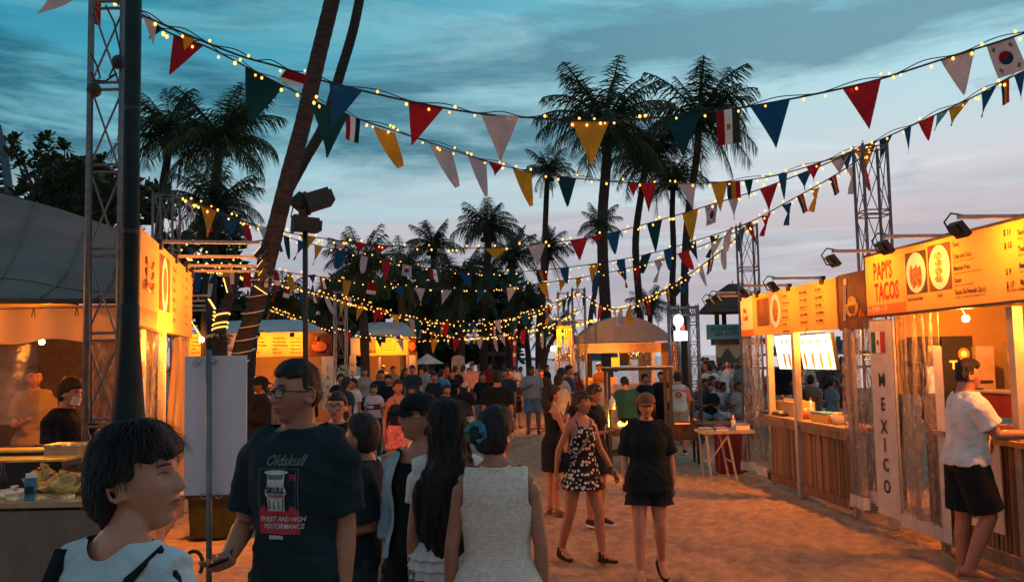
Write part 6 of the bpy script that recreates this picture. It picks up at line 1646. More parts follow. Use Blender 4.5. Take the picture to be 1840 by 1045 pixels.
# second row of lamp arms and two clip floodlights by the palms
m_lens2 = _mats['lamp_lens']
for k, (y, ly) in enumerate(((531, 556), (540, 562), (549, 568), (557, 575))):
    a, b_ = at(344, y, 13.5 + k), at(374, y, 13.5 + k); t = thing('sign_lamp', ['top', 'second', 'third', 'lowest'][k] + ' of four short lamp arms beyond the left menu sign', 'lamp', a, 0, 'short lamp arms beyond the left menu sign')
    m = MB(); m.box((a + b_) / 2, ((b_ - a).length, .05, .035)); part('arm', m, m_post, t); c_ = at(378, (y + ly) / 2 + 4, 13.5 + k); R = Matrix.Rotation(rad(58), 3, 'Y'); m = MB(); m.box(c_, (.20, .10, .05), R); part('lamp_head', m, m_black, t); m = MB(); m.box(c_ + R @ V((0, -.0, .028)), (.18, .09, .006), R); part('lens', m, m_lens2, t)
for k, (x, y, an) in enumerate(((472, 518, 35), (411, 512, 75))):
    c_ = at(x, y, 12.6); t = thing('clip_floodlight', ['lit floodlight clipped to the thick leaning palm', 'lit floodlight hanging left of the thick leaning palm'][k], 'floodlight', c_); R = Matrix.Rotation(rad(an), 3, 'Y')
    m = MB(); m.box((0, 0, 0), (.24, .10, .05), R); part('lamp_head', m, m_black, t, local=True); m = MB(); m.box(R @ V((0, -.03, -.03)), (.21, .07, .008), R); part('lens', m, m_lens2, t, local=True); m = MB(); m.box((.05, 0, .10), (.05, .04, .18)); part('bracket', m, m_post, t, local=True)
# power cables on the near truss
m = MB(); c = lambda x, y: at(x, y, 7.05)
m.tube([c(190, 10), c(205, 40), c(216, 90), c(218, 130)], .008, 5); m.tube([c(163, 95), c(175, 120), c(180, 140), c(172, 146), c(163, 130)], .008, 5); m.tube([c(165, 145), c(190, 146), c(210, 132), c(196, 138), c(205, 120), c(216, 112)], .008, 5); m.tube([c(165, 165), c(165, 300), c(163, 480), c(164, 760)], .009, 5); m.ball(c(169, 162), .06, 8, 6); m.ball(c(214, 112), .06, 8, 6)
tag(part('power_cable', m, m_black), 'black cables looped round the near lattice tower', 'cable')
# white board on a pole
BY = 4.6; t = thing('notice_board', 'blank pale board hooked to a grey pole seen from behind', 'board', (at(375, 700, BY).x, BY, 0))
m = MB(); a, b_ = at(333, 640, BY), at(443, 887, BY); m.box(((a.x + b_.x) / 2, BY, (a.z + b_.z) / 2), (b_.x - a.x, .012, a.z - b_.z)); part('panel', m, mat('pale_board', (.60, .53, .56), rough=.8, var=.12, scale=1.6, bump=.1, bscale=120), t)
m = MB(); q = at(375, 628, BY - .05); m.tube([(q.x + .015, BY - .05, 0), (q.x, BY - .05, q.z)], .014, 10); part('pole', m, mat('grey_tube', (.13, .14, .15), rough=.4, metal=.5, bump=0), t, smooth=True)
for (x, y) in ((357, 646), (384, 645), (366, 890), (393, 889)):
    m = MB(); c_ = at(x, y, BY - .02); m.tube([c_ + V((.016 * math.cos(a_), 0, .016 * math.sin(a_))) for a_ in [2 * pi * i / 12 for i in range(13)]], .0025, 4); part('hook_ring', m, m_steel, t)
m = MB(); c_ = at(352, 652, BY - .012); m.box(c_, (.035, .004, .02)); m.box(c_ + V((.09, 0, 0)), (.04, .004, .01)); part('tape', m, m_hem, t)
# green crate behind it
t = thing('storage_crate', 'dark green storage crate on the sand behind the pale board', 'crate', gnd(395, 960)); w_ = .56
rg = [[V((sx * (w_ / 2 + e), sy * (.20 + e), z)) for sx, sy in ((-1, -1), (1, -1), (1, 1), (-1, 1))] for z, e in ((.0, -.02), (.42, .0), (.42, .02), (.47, .02))]; m = MB(); m.rings(rg); part('crate_body', m, mat('olive_plastic', (.035, .045, .018), rough=.5, var=.2, bump=.1), t, local=True)
m = MB(); m.box((0, 0, .485), (w_ + .06, .46, .03)); part('lid', m, mat('olive_plastic', (0, 0, 0)), t, local=True); m = MB(); m.tube([(w_ / 2 + .02, -.1, .40), (w_ / 2 + .05, -.1, .36), (w_ / 2 + .05, .1, .36), (w_ / 2 + .02, .1, .40)], .01, 5); part('handle', m, m_black, t, local=True)
# bicycle wheel part glimpsed: black cable loop on the sand
q = gnd(345, 1035); m = MB(); m.tube([q + V((.09 * math.cos(a), .05 * math.sin(a), .09 + .12 * math.sin(a))) for a in [i * .35 - .5 for i in range(14)]], .018, 7); tag(part('rubber_hose', m, m_rubber), 'black hose loop lying on the sand by the left stall', 'hose')
# hut with the conical roof, blue banner and painted screen
HY = 30.0; t = thing('beach_hut', 'raised hut with a dark pointed roof above the seated crowd', 'hut', (at(1318, 700, HY).x, HY, 0))
ap = at(1316, 510, HY); ev = at(1250, 563, HY); Rr = ap.x - ev.x
m = MB(); m.rings([[V((ap.x + r_ * math.cos(a), HY + r_ * math.sin(a), z)) for a in [2 * pi * k / 8 + .2 for k in range(8)]] for r_, z in ((Rr, ev.z), (Rr * .97, ev.z + .06), (Rr * .42, ev.z + (ap.z - ev.z) * .75), (Rr * .12, ap.z))]); part('roof', m, mat('thatch_dark', (.04, .05, .05), rough=.95, bump=.8, bscale=12, var=.3), t)
m = MB(); m.tube([(ap.x, HY, ap.z), (ap.x, HY, ap.z + .12)], .015, 5); part('finial', m, m_black, t)
for px in (1288, 1306, 1340, 1350): q = at(px, 570, HY); m = MB(); m.box((q.x, HY + (.4 if px > 1300 else 0), q.z / 2 + .3), (.13, .13, q.z + .5)); part('post', m, m_dk, t)
m = MB(); a, b_ = at(1283, 609, HY), at(1370, 618, HY); m.box(((a.x + b_.x) / 2, HY, (a.z + b_.z) / 2), (b_.x - a.x, 1.0, a.z - b_.z)); part('floor_beam', m, m_dk, t)
t = thing('blue_banner', 'blue banner with two lines of writing hung on the hut', 'banner', at(1303, 608, HY - .6)); a, b_ = at(1269, 583, HY - .6), at(1350, 608, HY - .6)
m = MB(); m.box(((a.x + b_.x) / 2, HY - .6, (a.z + b_.z) / 2), (b_.x - a.x, .04, a.z - b_.z)); part('cloth', m, mat('banner_blue', (.03, .20, .34), rough=.7, var=.05, bump=.1), t)
txt(t, 'AUTHORISED WATER SPORT\n   SEA ACTIVITY CENTRE', 1277, 594, .17, HY - .6, mat('dim_ink', (.015, .06, .10), bump=0), off=.03, bold=.004)
t = thing('painted_screen', 'screen printed with a bay and green headland below the blue banner', 'screen', at(1312, 670, HY - .4)); a, b_ = at(1286, 616, HY - .4), at(1345, 672, HY - .4)
m = MB(); m.box(((a.x + b_.x) / 2, HY - .4, (a.z + b_.z) / 2), (b_.x - a.x, .05, a.z - b_.z)); part('panel', m, mat('screen_sky', (.16, .24, .25), var=.1, scale=2, bump=0), t)
m = MB(); n_ = 16; P_ = [(a.x + (b_.x - a.x) * i / n_, HY - .44, a.z - (a.z - b_.z) * (.42 + .10 * math.sin(i * .8) - .16 * math.exp(-((i - 5) / 3) ** 2))) for i in range(n_ + 1)]; Q_ = [(p[0], p[1], a.z - (a.z - b_.z) * .62) for p in P_]; m.add(P_ + Q_, [(i, i + 1, n_ + 2 + i, n_ + 1 + i) for i in range(n_)]); part('headland_print', m, m_hill, t)
m = MB(); m.quad((a.x, HY - .438, b_.z), (b_.x, HY - .438, b_.z), (b_.x, HY - .438, a.z - (a.z - b_.z) * .62), (a.x, HY - .438, a.z - (a.z - b_.z) * .62)); part('water_print', m, mat('screen_water', (.06, .17, .18), scale=6, var=.3, bump=0), t)
# cooking rack with fire, grill trough, trestle table
RY = 14.5; x0_, x1_ = at(1093, 760, RY).x, at(1202, 760, RY).x; zt_ = at(1140, 662, RY).z
t = thing('cooking_rack', 'black steel cooking frame with shelf and open flames at centre right', 'cooking rack', ((x0_ + x1_) / 2, RY, 0))
for x_ in (x0_, x1_):
    for y_ in (RY - .25, RY + .25): m = MB(); m.box((x_, y_, zt_ / 2), (.05, .05, zt_)); part('leg', m, m_black, t)
for z, nm in ((zt_, 'top_frame'), (at(1140, 765, RY).z, 'shelf'), (at(1140, 812, RY).z, 'lower_rail')):
    for y_ in (RY - .25, RY + .25): m = MB(); m.box(((x0_ + x1_) / 2, y_, z), (x1_ - x0_, .045, .05)); part(nm, m, m_black, t)
m = MB(); m.box(((x0_ + x1_) / 2, RY, zt_ + .03), (x1_ - x0_ + .1, .6, .015)); part('top_sheet', m, m_steel, t)
m = MB(); zs = at(1140, 768, RY).z; m.box(((x0_ + x1_) / 2, RY, zs - .06), (x1_ - x0_, .5, .10)); part('fire_tray', m, m_bk, t)
ch = MB()
for k in range(24): ch.tube([(x0_ - .03, RY - .3, zt_ - .05 - k * .036), (x0_ - .03, RY - .3, zt_ - .075 - k * .036)], .012, 5)
part('hanging_chain', ch, m_steel, t)
fl = MB(); r = random.Random(2); m_flame = mat('flame', (1, .3, .02), emis=(1, .22, .015), estr=9, bump=0); m_flame2 = mat('flame_core', (1, .6, .1), emis=(1, .5, .08), estr=14, bump=0)
fire = thing('cooking_fire', 'row of orange flames burning on the cooking rack', 'fire', at(1122, 768, RY))
for k in range(11):
    px = 1113 + k * 1.8; p = at(px, 770, RY - .1); h = r.uniform(.05, .13); m = MB(); m.tube([p, p + V((.01, 0, h * .4)), p + V((-.012, 0, h * .75)), p + V((r.uniform(-.02, .02), 0, h))], [.016, .024, .012, .001], 6); part('flame', m, m_flame if k % 3 else m_flame2, fire)
lamp('POINT', at(1122, 758, RY - .3), 40, color=(1, .32, .03), size=.1)
t = thing('spray_bottle', 'clear hand soap bottle hanging at the left post of the cooking rack', 'bottle', at(1100, 728, RY - .35)); m = MB(); m.tube([(0, 0, -.06), (0, 0, .08), (0, 0, .12), (0, 0, .15)], [.05, .05, .02, .018], 12); part('bottle_body', m, m_white, t, smooth=True, local=True); m = MB(); m.tube([(0, 0, .15), (0, 0, .19), (.04, 0, .19)], .012, 6); part('pump', m, m_redp, t, local=True)
TY = 15.6; a, b_ = at(1190, 760, TY), at(1256, 775, TY)
t = thing('charcoal_grill', 'long rusty charcoal trough on legs with glowing coals', 'grill', ((a.x + b_.x) / 2, TY, 0)); zc = a.z
m = MB(); m.rings([[V(((a.x + b_.x) / 2 + sx * ((b_.x - a.x) / 2 + e), TY + sy * (.25 + e), z)) for sx, sy in ((-1, -1), (1, -1), (1, 1), (-1, 1))] for z, e in ((zc - .28, -.06), (zc, 0), (zc, -.02), (zc - .05, -.02))]); part('trough', m, mat('rusty_steel', (.16, .08, .05), rough=.8, var=.4, metal=.4, bump=.3), t)
for sx in (-1, 1):
    for sy in (-1, 1): m = MB(); m.box(((a.x + b_.x) / 2 + sx * ((b_.x - a.x) / 2 - .06), TY + sy * .18, (zc - .25) / 2), (.04, .04, zc - .25)); part('leg', m, m_black, t)
m = MB(); m.box(((a.x + b_.x) / 2 + .05, TY, zc - .03), (.25, .3, .03)); part('coals', m, mat('coals', (.3, .05, .01), emis=(1, .16, .01), estr=2.5, var=.6, scale=40, bump=.5), t)
TY = 13.4; a, b_ = at(1255, 772, TY), at(1350, 778, TY); zc = a.z - .02
t = thing('trestle_table', 'folding trestle table with trays beside the bamboo counter', 'table', ((a.x + b_.x) / 2, TY, 0))
m = MB(); m.box(((a.x + b_.x) / 2, TY, zc), (b_.x - a.x, .6, .04)); part('table_top', m, mat('table_white', (.30, .25, .22), rough=.5), t)
for x_, d in ((a.x + .06, .05), (b_.x - .42, .12)):
    for sy in (-1, 1): m = MB(); m.tube([(x_, TY + sy * .25, zc), (x_ + d, TY + sy * .27, 0)], .018, 6); part('leg', m, m_post, t)
    m = MB(); m.tube([(x_ + d * .6, TY - .26, zc * .4), (x_ + d * .6, TY + .26, zc * .4)], .012, 5); part('leg_brace', m, m_post, t)
m = MB(); m.tube([(a.x + .06, TY - .25, zc * .35), (b_.x - .4, TY - .25, zc - .04)], .012, 5); part('diagonal_stay', m, m_post, t)
for k, (dx, nm, lb, cat, c_, hh) in enumerate([(.12, 'tray', 'grey tray at the left end of the trestle table', 'tray', m_steel, .03), (.30, 'tray', 'white tray in the middle of the trestle table', 'tray', m_white, .03), (.62, 'box', 'low cream box at the curtain end of the trestle table', 'box', m_banner_w, .08)]):
    q = thing(nm, lb, cat, (a.x + dx, TY - .05, zc + .021)); bx('tray_body', q, (0, 0, hh / 2), (.2, .26, hh), c_); bx('tray_rim', q, (0, 0, hh), (.22, .28, .01), m_steel)
q = thing('squeeze_bottle', 'white squeeze bottle on the trestle table', 'bottle', (a.x + .50, TY - .1, zc + .021)); m = MB(); m.tube([(0, 0, 0), (0, 0, .15), (0, 0, .18), (0, 0, .22)], [.03, .03, .012, .008], 10); part('bottle_body', m, m_white, q, smooth=True, local=True); m = MB(); m.tube([(0, 0, .15), (0, 0, .17)], .031, 10); part('red_band', m, m_redp, q, local=True)
q = thing('cool_box', 'dark red cool box behind the trestle table', 'cool box', (a.x + .68, TY + .9, 0)); bx('box_body', q, (0, 0, .36), (.42, .36, .72), mat('dull_red', (.14, .012, .012))); bx('lid', q, (0, 0, .74), (.44, .38, .05), mat('red_lid', (.25, .02, .02)))
# kerb timbers lying on the sand near the grey-shirted man
t = thing('timber_plank', 'flat timber boards lying on the sand by the man with the backpack', 'boards', gnd(985, 772)); bx('board', t, (-.1, 0, .05), (.9, .3, .05), m_wood); bx('board', t, (.25, .25, .04), (.7, .14, .05), m_wood)
# ---------------------------------------------------------------- bunting and string lights
def pcol(name, col): return mat(name, col, rough=.85, var=.08, scale=6, bump=.12, bscale=60, transl=.42, spec=.1)
PC = {'red': pcol('bunting_red', (.42, .022, .030)), 'white': pcol('bunting_white', (.50, .46, .49)), 'yellow': pcol('bunting_yellow', (.62, .30, .030)), 'green': pcol('bunting_green', (.008, .055, .062)), 'blue': pcol('bunting_blue', (.012, .085, .19)), 'light_blue': pcol('bunting_sky', (.12, .36, .45))}
m_bulb = mat('fairy_bulb', (1, .7, .3), emis=(1.0, .43, .06), estr=2.3, bump=0)
m_wire = mat('string_wire', (.02, .022, .024), rough=.6, bump=0)
_bm = MB(); _bm.ball((0, 0, 0), .5, 8, 6); ME_BULB = _bm.mesh('bulb', m_bulb, True)
_bm = MB(); _bm.ball((0, 0, 0), .5, 6, 4); ME_BULB_S = _bm.mesh('bulb', m_bulb, True)
def crs(P, n):
    out = []; P = [P[0]] + P + [P[-1]]
    for i in range(len(P) - 3):
        a, b, c, d = P[i:i + 4]
        for k in range(n):
            u = k / n; out.append(.5 * ((2 * b) + (c - a) * u + (2 * a - 5 * b + 4 * c - d) * u * u + (3 * b - a - 3 * c + d) * u ** 3))
    out.append(P[-2]); return out
CYC = ['red', 'white', 'yellow', 'green', 'red', 'blue', 'white', 'yellow', 'red', 'green', 'blue']
def pennant(parent, a, b, L, col, shape='tri', swing=None, curl=0.0, flag=None):
    d = b - a; w = d.length; dn = V((0, 0, -1)); dn = (dn + (swing or V((0, 0, 0)))).normalized(); d = d.normalized(); nrm = d.cross(dn).normalized()
    m = MB(); nu, nv = 4, 7
    def f(u, v):
        if shape == 'tri': x = .5 + (u - .5) * (1 - v * .985)
        else: x = u
        return a + d * w * x + dn * L * v + nrm * (curl * w * math.sin(v * 2.6 + u * 2) + .03 * w * math.sin(u * 5)) + V((0, -.004, 0))
    m.grid(f, nu, nv)
    o = part('pennant' if shape == 'tri' else 'flag', m, PC.get(col, m_white), parent, smooth=True, label=None)
    o['label'] = flag[0] if flag else f'{col.replace("_", " ")} pennant'
    if flag: flag[1](o, f, m)
    return o
def band(o, f, u0, u1, v0, v1, m_, name='band', e=.003):
    for s in (-1, 1):
        m = MB(); nn = 4; q = (f(1, .5) - f(0, .5)).cross(f(.5, 1) - f(.5, 0)).normalized() * e * s
        m.grid(lambda u, v: f(u0 + (u1 - u0) * u, v0 + (v1 - v0) * v) + q, nn, nn); part(name, m, m_, o, smooth=True)
def fl_korea(o, f, m):
    for s in (-1, 1):
        q = (f(1, .5) - f(0, .5)).cross(f(.5, 1) - f(.5, 0)).normalized() * .004 * s
        for c_, a0, off in ((PC['red'], 0, .0), (PC['blue'], pi, .0005)):
            mb = MB(); mb.add([f(.5 + .24 * math.cos(a0 + pi * i / 10 + .5), .5 - .20 * math.sin(a0 + pi * i / 10 + .5)) + q * (1 + off) for i in range(11)], [tuple(range(11))]); part('half_disc', mb, c_, o)
        for cu, cv, r_ in ((.2, .18, .6), (.8, .18, -.6), (.2, .82, -.6), (.8, .82, .6)):
            mb = MB()
            for k in (-1, 0, 1):
                ca, sa = math.cos(r_), math.sin(r_); u0, v0 = cu + k * .035 * ca, cv + k * .035 * sa
                mb.add([f(u0 + dx * -sa * 1 + dy * ca, v0 + dx * ca + dy * sa) + q for dx, dy in ((-.07, -.010), (.07, -.010), (.07, .010), (-.07, .010))], [(0, 1, 2, 3)])
            part('bars', mb, m_ink, o)
def fl_tri(c1, c2, c3, vert=True, crest=None):
    def g(o, f, m):
        for k, c in enumerate((c1, c2, c3)):
            if vert: band(o, f, k / 3, (k + 1) / 3, 0, 1, c)
            else: band(o, f, 0, 1, k / 3, (k + 1) / 3, c)
        if crest: band(o, f, .42, .58, .42, .58, crest, 'crest', .006)
    return g
FLG = {'korea': ('South Korean flag', fl_korea), 'egypt': ('red white and black striped flag with a crest', fl_tri(PC['red'], m_white, m_ink, True, PC['yellow'])), 'mexico': ('red white and green striped flag', fl_tri(PC['red'], m_white, PC['green'])),
       'singapore': ('red and white flag', fl_tri(PC['red'], PC['red'], m_white, False)), 'sa': ('blue yellow and red banded flag', fl_tri(PC['blue'], PC['yellow'], PC['red']))}
def bunting(label, pts, pw, gap, flags, bulb_gap, bulb, seed=0, swing=(0, 0, 0), L=1.45, double=False, wire=.006, mult=1, plan=None, curl=.05, bmesh_=None):
    """pts: (px, py, depth) along the string"""
    r = random.Random(seed); P = [at(a, b, c) for a, b, c in pts]; C = crs(P, 10)
    t = thing('bunting_string', label, 'bunting string', C[0], 0, 'strings of pennants and fairy lights over the walkway')
    m = MB(); m.tube(C, wire, 5); part('cable', m, m_wire, t)
    if double:
        m = MB(); m.tube([p + V((0, .02, .03 + .02 * math.sin(i * .7))) for i, p in enumerate(C)], wire * .6, 4); part('lamp_cable', m, m_wire, t)
    S = [0.0]
    for i in range(1, len(C)): S.append(S[-1] + (C[i] - C[i - 1]).length)
    def Q(s_):
        s_ = max(0, min(S[-1] - 1e-4, s_)); k = max(0, min(len(S) - 2, int(np.searchsorted(S, s_)) - 1)); return C[k].lerp(C[k + 1], (s_ - S[k]) / max(1e-6, S[k + 1] - S[k]))
    if plan:       # (pixel x of the pennant's left end, width factor, colour, options)
        PX = []
        Mi = CAMM.inverted()
        for p in C:
            q = Mi @ p; PX.append(920 + F * q.x / -q.z)
        for a in plan:
            x0, x1, col = a[:3]; opt = a[3] if len(a) > 3 else {}
            s0 = float(np.interp(x0, PX, S)); s1 = float(np.interp(x1, PX, S)); A, B = Q(s0), Q(s1)
            pennant(t, A, B, opt.get('L', 1.3) * opt.get('w', (B - A).length), col, opt.get('shape', 'tri'), V(opt.get('swing', swing)), opt.get('curl', r.uniform(.01, .10) * r.choice((-1, 1))), opt.get('flag'))
    else:
        s_ = r.uniform(.1, gap); k = seed
        while s_ + pw < S[-1]:
            col = r.choice(CYC); sw = V(swing) + V((r.uniform(-.35, .35), r.uniform(-.5, .5), 0))
            if r.random() < .12: fk = r.choice(['korea', 'mexico', 'singapore', 'egypt', 'sa']); pennant(t, Q(s_), Q(s_ + pw * .8), pw * .85, 'white', 'rect', sw, .05, FLG[fk])
            else: pennant(t, Q(s_), Q(s_ + pw * r.uniform(.75, 1.05)), pw * 1.3 * r.uniform(.85, 1.1), col, 'tri', sw, r.uniform(-.25, .25))
            s_ += pw + gap * r.uniform(.6, 1.5); k += 1
    s_ = .05; me = bmesh_ or ME_BULB_S; n = 0
    while s_ < S[-1] and n < 290:
        p = Q(s_); o_ = V((r.uniform(-.3, .3) * bulb, r.uniform(-.6, .6) * bulb, r.choice((-1, -1, 1)) * bulb * r.uniform(.6, 1.2)))
        b = bulb * r.uniform(.55, .85) * (1 if bulb < .051 else .82)
        put('bulb', me, t, Matrix.Translation(p + o_) @ Matrix.Diagonal((b, b, b * 1.2, 1))); n += 1
        s_ += bulb_gap * (r.uniform(.25, .5) if r.random() < .35 else r.uniform(1.1, 2.1))
    return t
EG = dict(shape='rect', L=1.05)
bunting('nearest high bunting with large pennants and the South Korean flag at its right end', [(150, -25, 7.2), (255, 27, 7.6), (330, 60, 7.8), (430, 100, 8), (500, 120, 8.1), (590, 148, 8.2), (735, 182, 8.4), (860, 204, 8.5), (960, 212, 8.6), (1090, 217, 8.6), (1250, 205, 8.6), (1400, 182, 8.5), (1560, 148, 8.3), (1690, 108, 8.1), (1840, 60, 7.9), (1960, 15, 7.8)], .33, .3, None, .155, .036, 1, double=True, wire=.010, bmesh_=ME_BULB, curl=.03,
    plan=[(160, 182, 'red', dict(L=2.6, shape='rect')), (256, 282, 'white', dict(swing=(.15, 0, 0), L=1.9)), (312, 368, 'red', dict(swing=(-.12, 0, 0), L=1.15)) if False else (328, 352, 'yellow', dict(L=1.2, swing=(-.3, 0, 0))), (592, 652, 'blue', dict(swing=(-.35, 0, 0))), (515, 556, 'red', dict(shape='rect', L=.62, swing=(-.8, 0, 0), flag=FLG['singapore'])), (734, 797, 'red', dict(swing=(-.35, 0, 0), L=1.25)), (863, 932, 'white', dict(L=1.2)), (1027, 1095, 'yellow', dict(L=1.2)),
          (1192, 1258, 'green', dict(L=1.15)), (1287, 1328, 'white', dict(EG, L=1.55, flag=FLG['egypt'])), (1347, 1419, 'blue', dict(L=1.18, swing=(.1, 0, 0))), (1513, 1583, 'red', dict(L=1.25, swing=(.12, 0, 0))), (1689, 1752, 'white', dict(L=1.25, swing=(.1, 0, 0))), (1772, 1822, 'white', dict(shape='rect', L=1.35, swing=(.3, 0, 0), flag=FLG['korea'])), (1880, 1940, 'yellow')])
bunting('second high bunting falling from the near lattice tower towards the right edge', [(150, -40, 7.2), (252, 28, 7.7), (310, 62, 8.0), (373, 85, 8.3), (440, 119, 8.6), (520, 160, 9.0), (600, 197, 9.6), (650, 216, 10), (760, 252, 11), (880, 291, 12), (960, 310, 12.6), (1050, 322, 13), (1150, 329, 13.2), (1270, 329, 13), (1380, 318, 12.6), (1480, 290, 12), (1570, 256, 11.4), (1660, 216, 10.8), (1750, 174, 10.2), (1840, 128, 9.6), (1950, 85, 9)], .33, .3, None, .15, .042, 2, wire=.009, bmesh_=ME_BULB, double=True,
    plan=[(262, 292, 'green', dict(L=.8, swing=(-.3, 0, 0))), (312, 366, 'red', dict(L=1.15, swing=(-.55, 0, 0))), (441, 513, 'green', dict(L=1.0, swing=(-.35, 0, 0))), (553, 622, 'green', dict(L=.9)), (620, 645, 'red', dict(shape='rect', L=1.2, flag=FLG['mexico'])), (668, 714, 'yellow', dict(L=1.05, swing=(.35, 0, 0))), (770, 815, 'white', dict(L=1.2, swing=(.35, 0, 0))), (840, 875, 'white', dict(L=1.4, swing=(.2, 0, 0))), (876, 902, 'red', dict(L=.6)), (921, 957, 'yellow', dict(L=1.4, swing=(.2, 0, 0))), (1000, 1036, 'green', dict(L=1.3)),
          (1127, 1148, 'red', dict(L=1.1)), (1150, 1178, 'red', dict(L=1.9)), (1218, 1250, 'white', dict(L=1.5, swing=(.2, 0, 0))), (1277, 1308, 'yellow', dict(L=1.75)), (1306, 1330, 'white', dict(shape='rect', L=1.3, flag=FLG['sa'])), (1337, 1353, 'green', dict(L=2.2)), (1398, 1416, 'blue', dict(L=2.4)), (1448, 1475, 'red', dict(L=1.0)), (1490, 1526, 'white', dict(L=.9)), (1510, 1532, 'blue', dict(L=1.4)), (1535, 1575, 'yellow', dict(L=1.0)), (1580, 1604, 'green', dict(L=1.7, swing=(-.3, 0, 0))), (1624, 1637, 'blue', dict(L=3.2)), (1650, 1682, 'red', dict(L=1.1)), (1683, 1706, 'light_blue', dict(L=1.5, swing=(-.5, 0, 0))), (1704, 1742, 'yellow', dict(L=1.0, swing=(-.4, 0, 0))), (1763, 1790, 'blue', dict(L=1.7, swing=(-.3, 0, 0))), (1798, 1812, 'sa', dict(shape='rect', L=2.6, flag=FLG['sa'])), (1822, 1842, 'blue', dict(L=2.2))])
bunting('third bunting from the far left tower to the tower behind the taco stall', [(325, 352, 12.6), (400, 385, 14), (490, 412, 15.5), (560, 425, 16.6), (640, 436, 17.4), (720, 443, 18), (820, 446, 18.4), (920, 443, 18.2), (1010, 434, 17.6), (1100, 418, 16.8), (1190, 394, 15.6), (1270, 370, 14.6), (1360, 342, 13.4), (1450, 308, 12.4), (1520, 280, 11.6), (1575, 262, 11)], .33, .3, None, .20, .050, 3, wire=.010, bmesh_=ME_BULB,
    plan=[(360, 386, 'yellow', dict(L=.9)), (398, 430, 'blue', dict(L=.5)), (537, 566, 'yellow', dict(L=.6)), (600, 626, 'white', dict(L=.5)), (632, 660, 'red', dict(L=.45)), (664, 700, 'red', dict(L=.35)), (870, 912, 'yellow', dict(L=.5)), (948, 982, 'white', dict(L=.95)), (1024, 1058, 'red', dict(L=.95)), (1060, 1084, 'red', dict(L=.5)), (1090, 1118, 'blue', dict(L=1)), (1162, 1192, 'green', dict(L=1.2)), (1225, 1258, 'yellow', dict(L=1.1)), (1266, 1288, 'white', dict(shape='rect', L=1, flag=FLG['korea'])), (1308, 1328, 'white', dict(L=1.2)), (1365, 1396, 'red', dict(L=1.15)), (1432, 1458, 'blue', dict(L=.8))])
bunting('fourth bunting sagging across the palms to the tower behind the yellow sign', [(325, 352, 12.6), (385, 378, 14), (470, 410, 16), (555, 437, 18), (650, 458, 19.5), (760, 480, 21), (870, 490, 21.5), (980, 484, 21), (1080, 472, 20), (1170, 455, 19), (1250, 432, 18), (1340, 402, 16.2), (1420, 360, 14.5), (1505, 312, 12.5), (1570, 266, 11)], .34, .35, None, .19, .052, 4, wire=.010)
bunting('fifth bunting starting behind the left menu sign', [(325, 440, 12.6), (385, 462, 14.5), (440, 478, 16), (520, 490, 18.5), (600, 500, 20.5), (700, 512, 22), (800, 520, 23), (900, 517, 23), (1000, 505, 22), (1100, 488, 20), (1200, 462, 18), (1290, 430, 17), (1349, 405, 16)], .34, .40, None, .17, .055, 5, wire=.010)
bunting('sixth bunting, dense with bulbs, dipping between the far left tower and the tent tower', [(330, 470, 13.5), (420, 492, 17), (500, 508, 20), (580, 528, 22.5), (660, 552, 24.5), (740, 572, 26), (840, 580, 27), (930, 567, 26.5), (1000, 542, 25.5), (1041, 522, 24.4)], .36, .40, None, .085, .062, 6, wire=.012)
bunting('seventh bunting, the lowest sagging line over the far stalls', [(480, 552, 34), (530, 570, 31), (600, 592, 29.5), (680, 604, 29), (760, 609, 29), (850, 605, 28.5), (930, 596, 27.5), (990, 580, 26), (1041, 556, 24.4)], .36, .55, None, .10, .070, 7, wire=.012)
bunting('eighth bunting from the tower between the far stalls to the tent tower', [(612, 526, 27), (680, 552, 27.5), (750, 575, 28), (830, 590, 28), (900, 583, 27), (970, 560, 26), (1041, 524, 24.4)], .36, .5, None, .10, .068, 8, wire=.012)
bunting('ninth bunting from the tent tower up to the tower behind the yellow sign', [(1041, 524, 24.4), (1075, 546, 23.5), (1110, 555, 22.5), (1160, 540, 21), (1220, 505, 19), (1290, 455, 17.3), (1349, 405, 16)], .34, .18, None, .085, .058, 9, wire=.012)
bunting('tenth bunting crossing low behind the slim tower left of the tent', [(740, 588, 36), (820, 602, 33), (900, 604, 30), (960, 598, 28), (1013, 590, 26)], .36, .9, None, .16, .09, 10, wire=.012)
# string of white bulbs over the tent roof edge
t = thing('festoon', 'short row of pale bulbs climbing the domed tent roof edge', 'festoon lights', at(1032, 585, 24.8)); C = crs([at(x, y, 24.7) for x, y in ((1010, 600), (1032, 586), (1048, 582), (1058, 578), (1070, 575))], 6); m = MB(); m.tube(C, .012, 5); part('cable', m, m_wire, t)
for k in range(0, len(C), 4): put('bulb', ME_BULB_S, t, Matrix.Translation(C[k]) @ Matrix.Scale(.10, 4))
# one corner flag drooping in at the top left
m = MB(); a, b_, c_ = at(90, -22, 7.0), at(140, -6, 7.0), at(68, 28, 7.0)
m.grid(lambda u, v: a.lerp(b_, u).lerp(c_, v) + V((0, .03 * math.sin(v * 4), 0)), 4, 6); tag(part('loose_pennant', m, PC['white'], smooth=True), 'grey white pennant poking in at the top left corner', 'pennant')
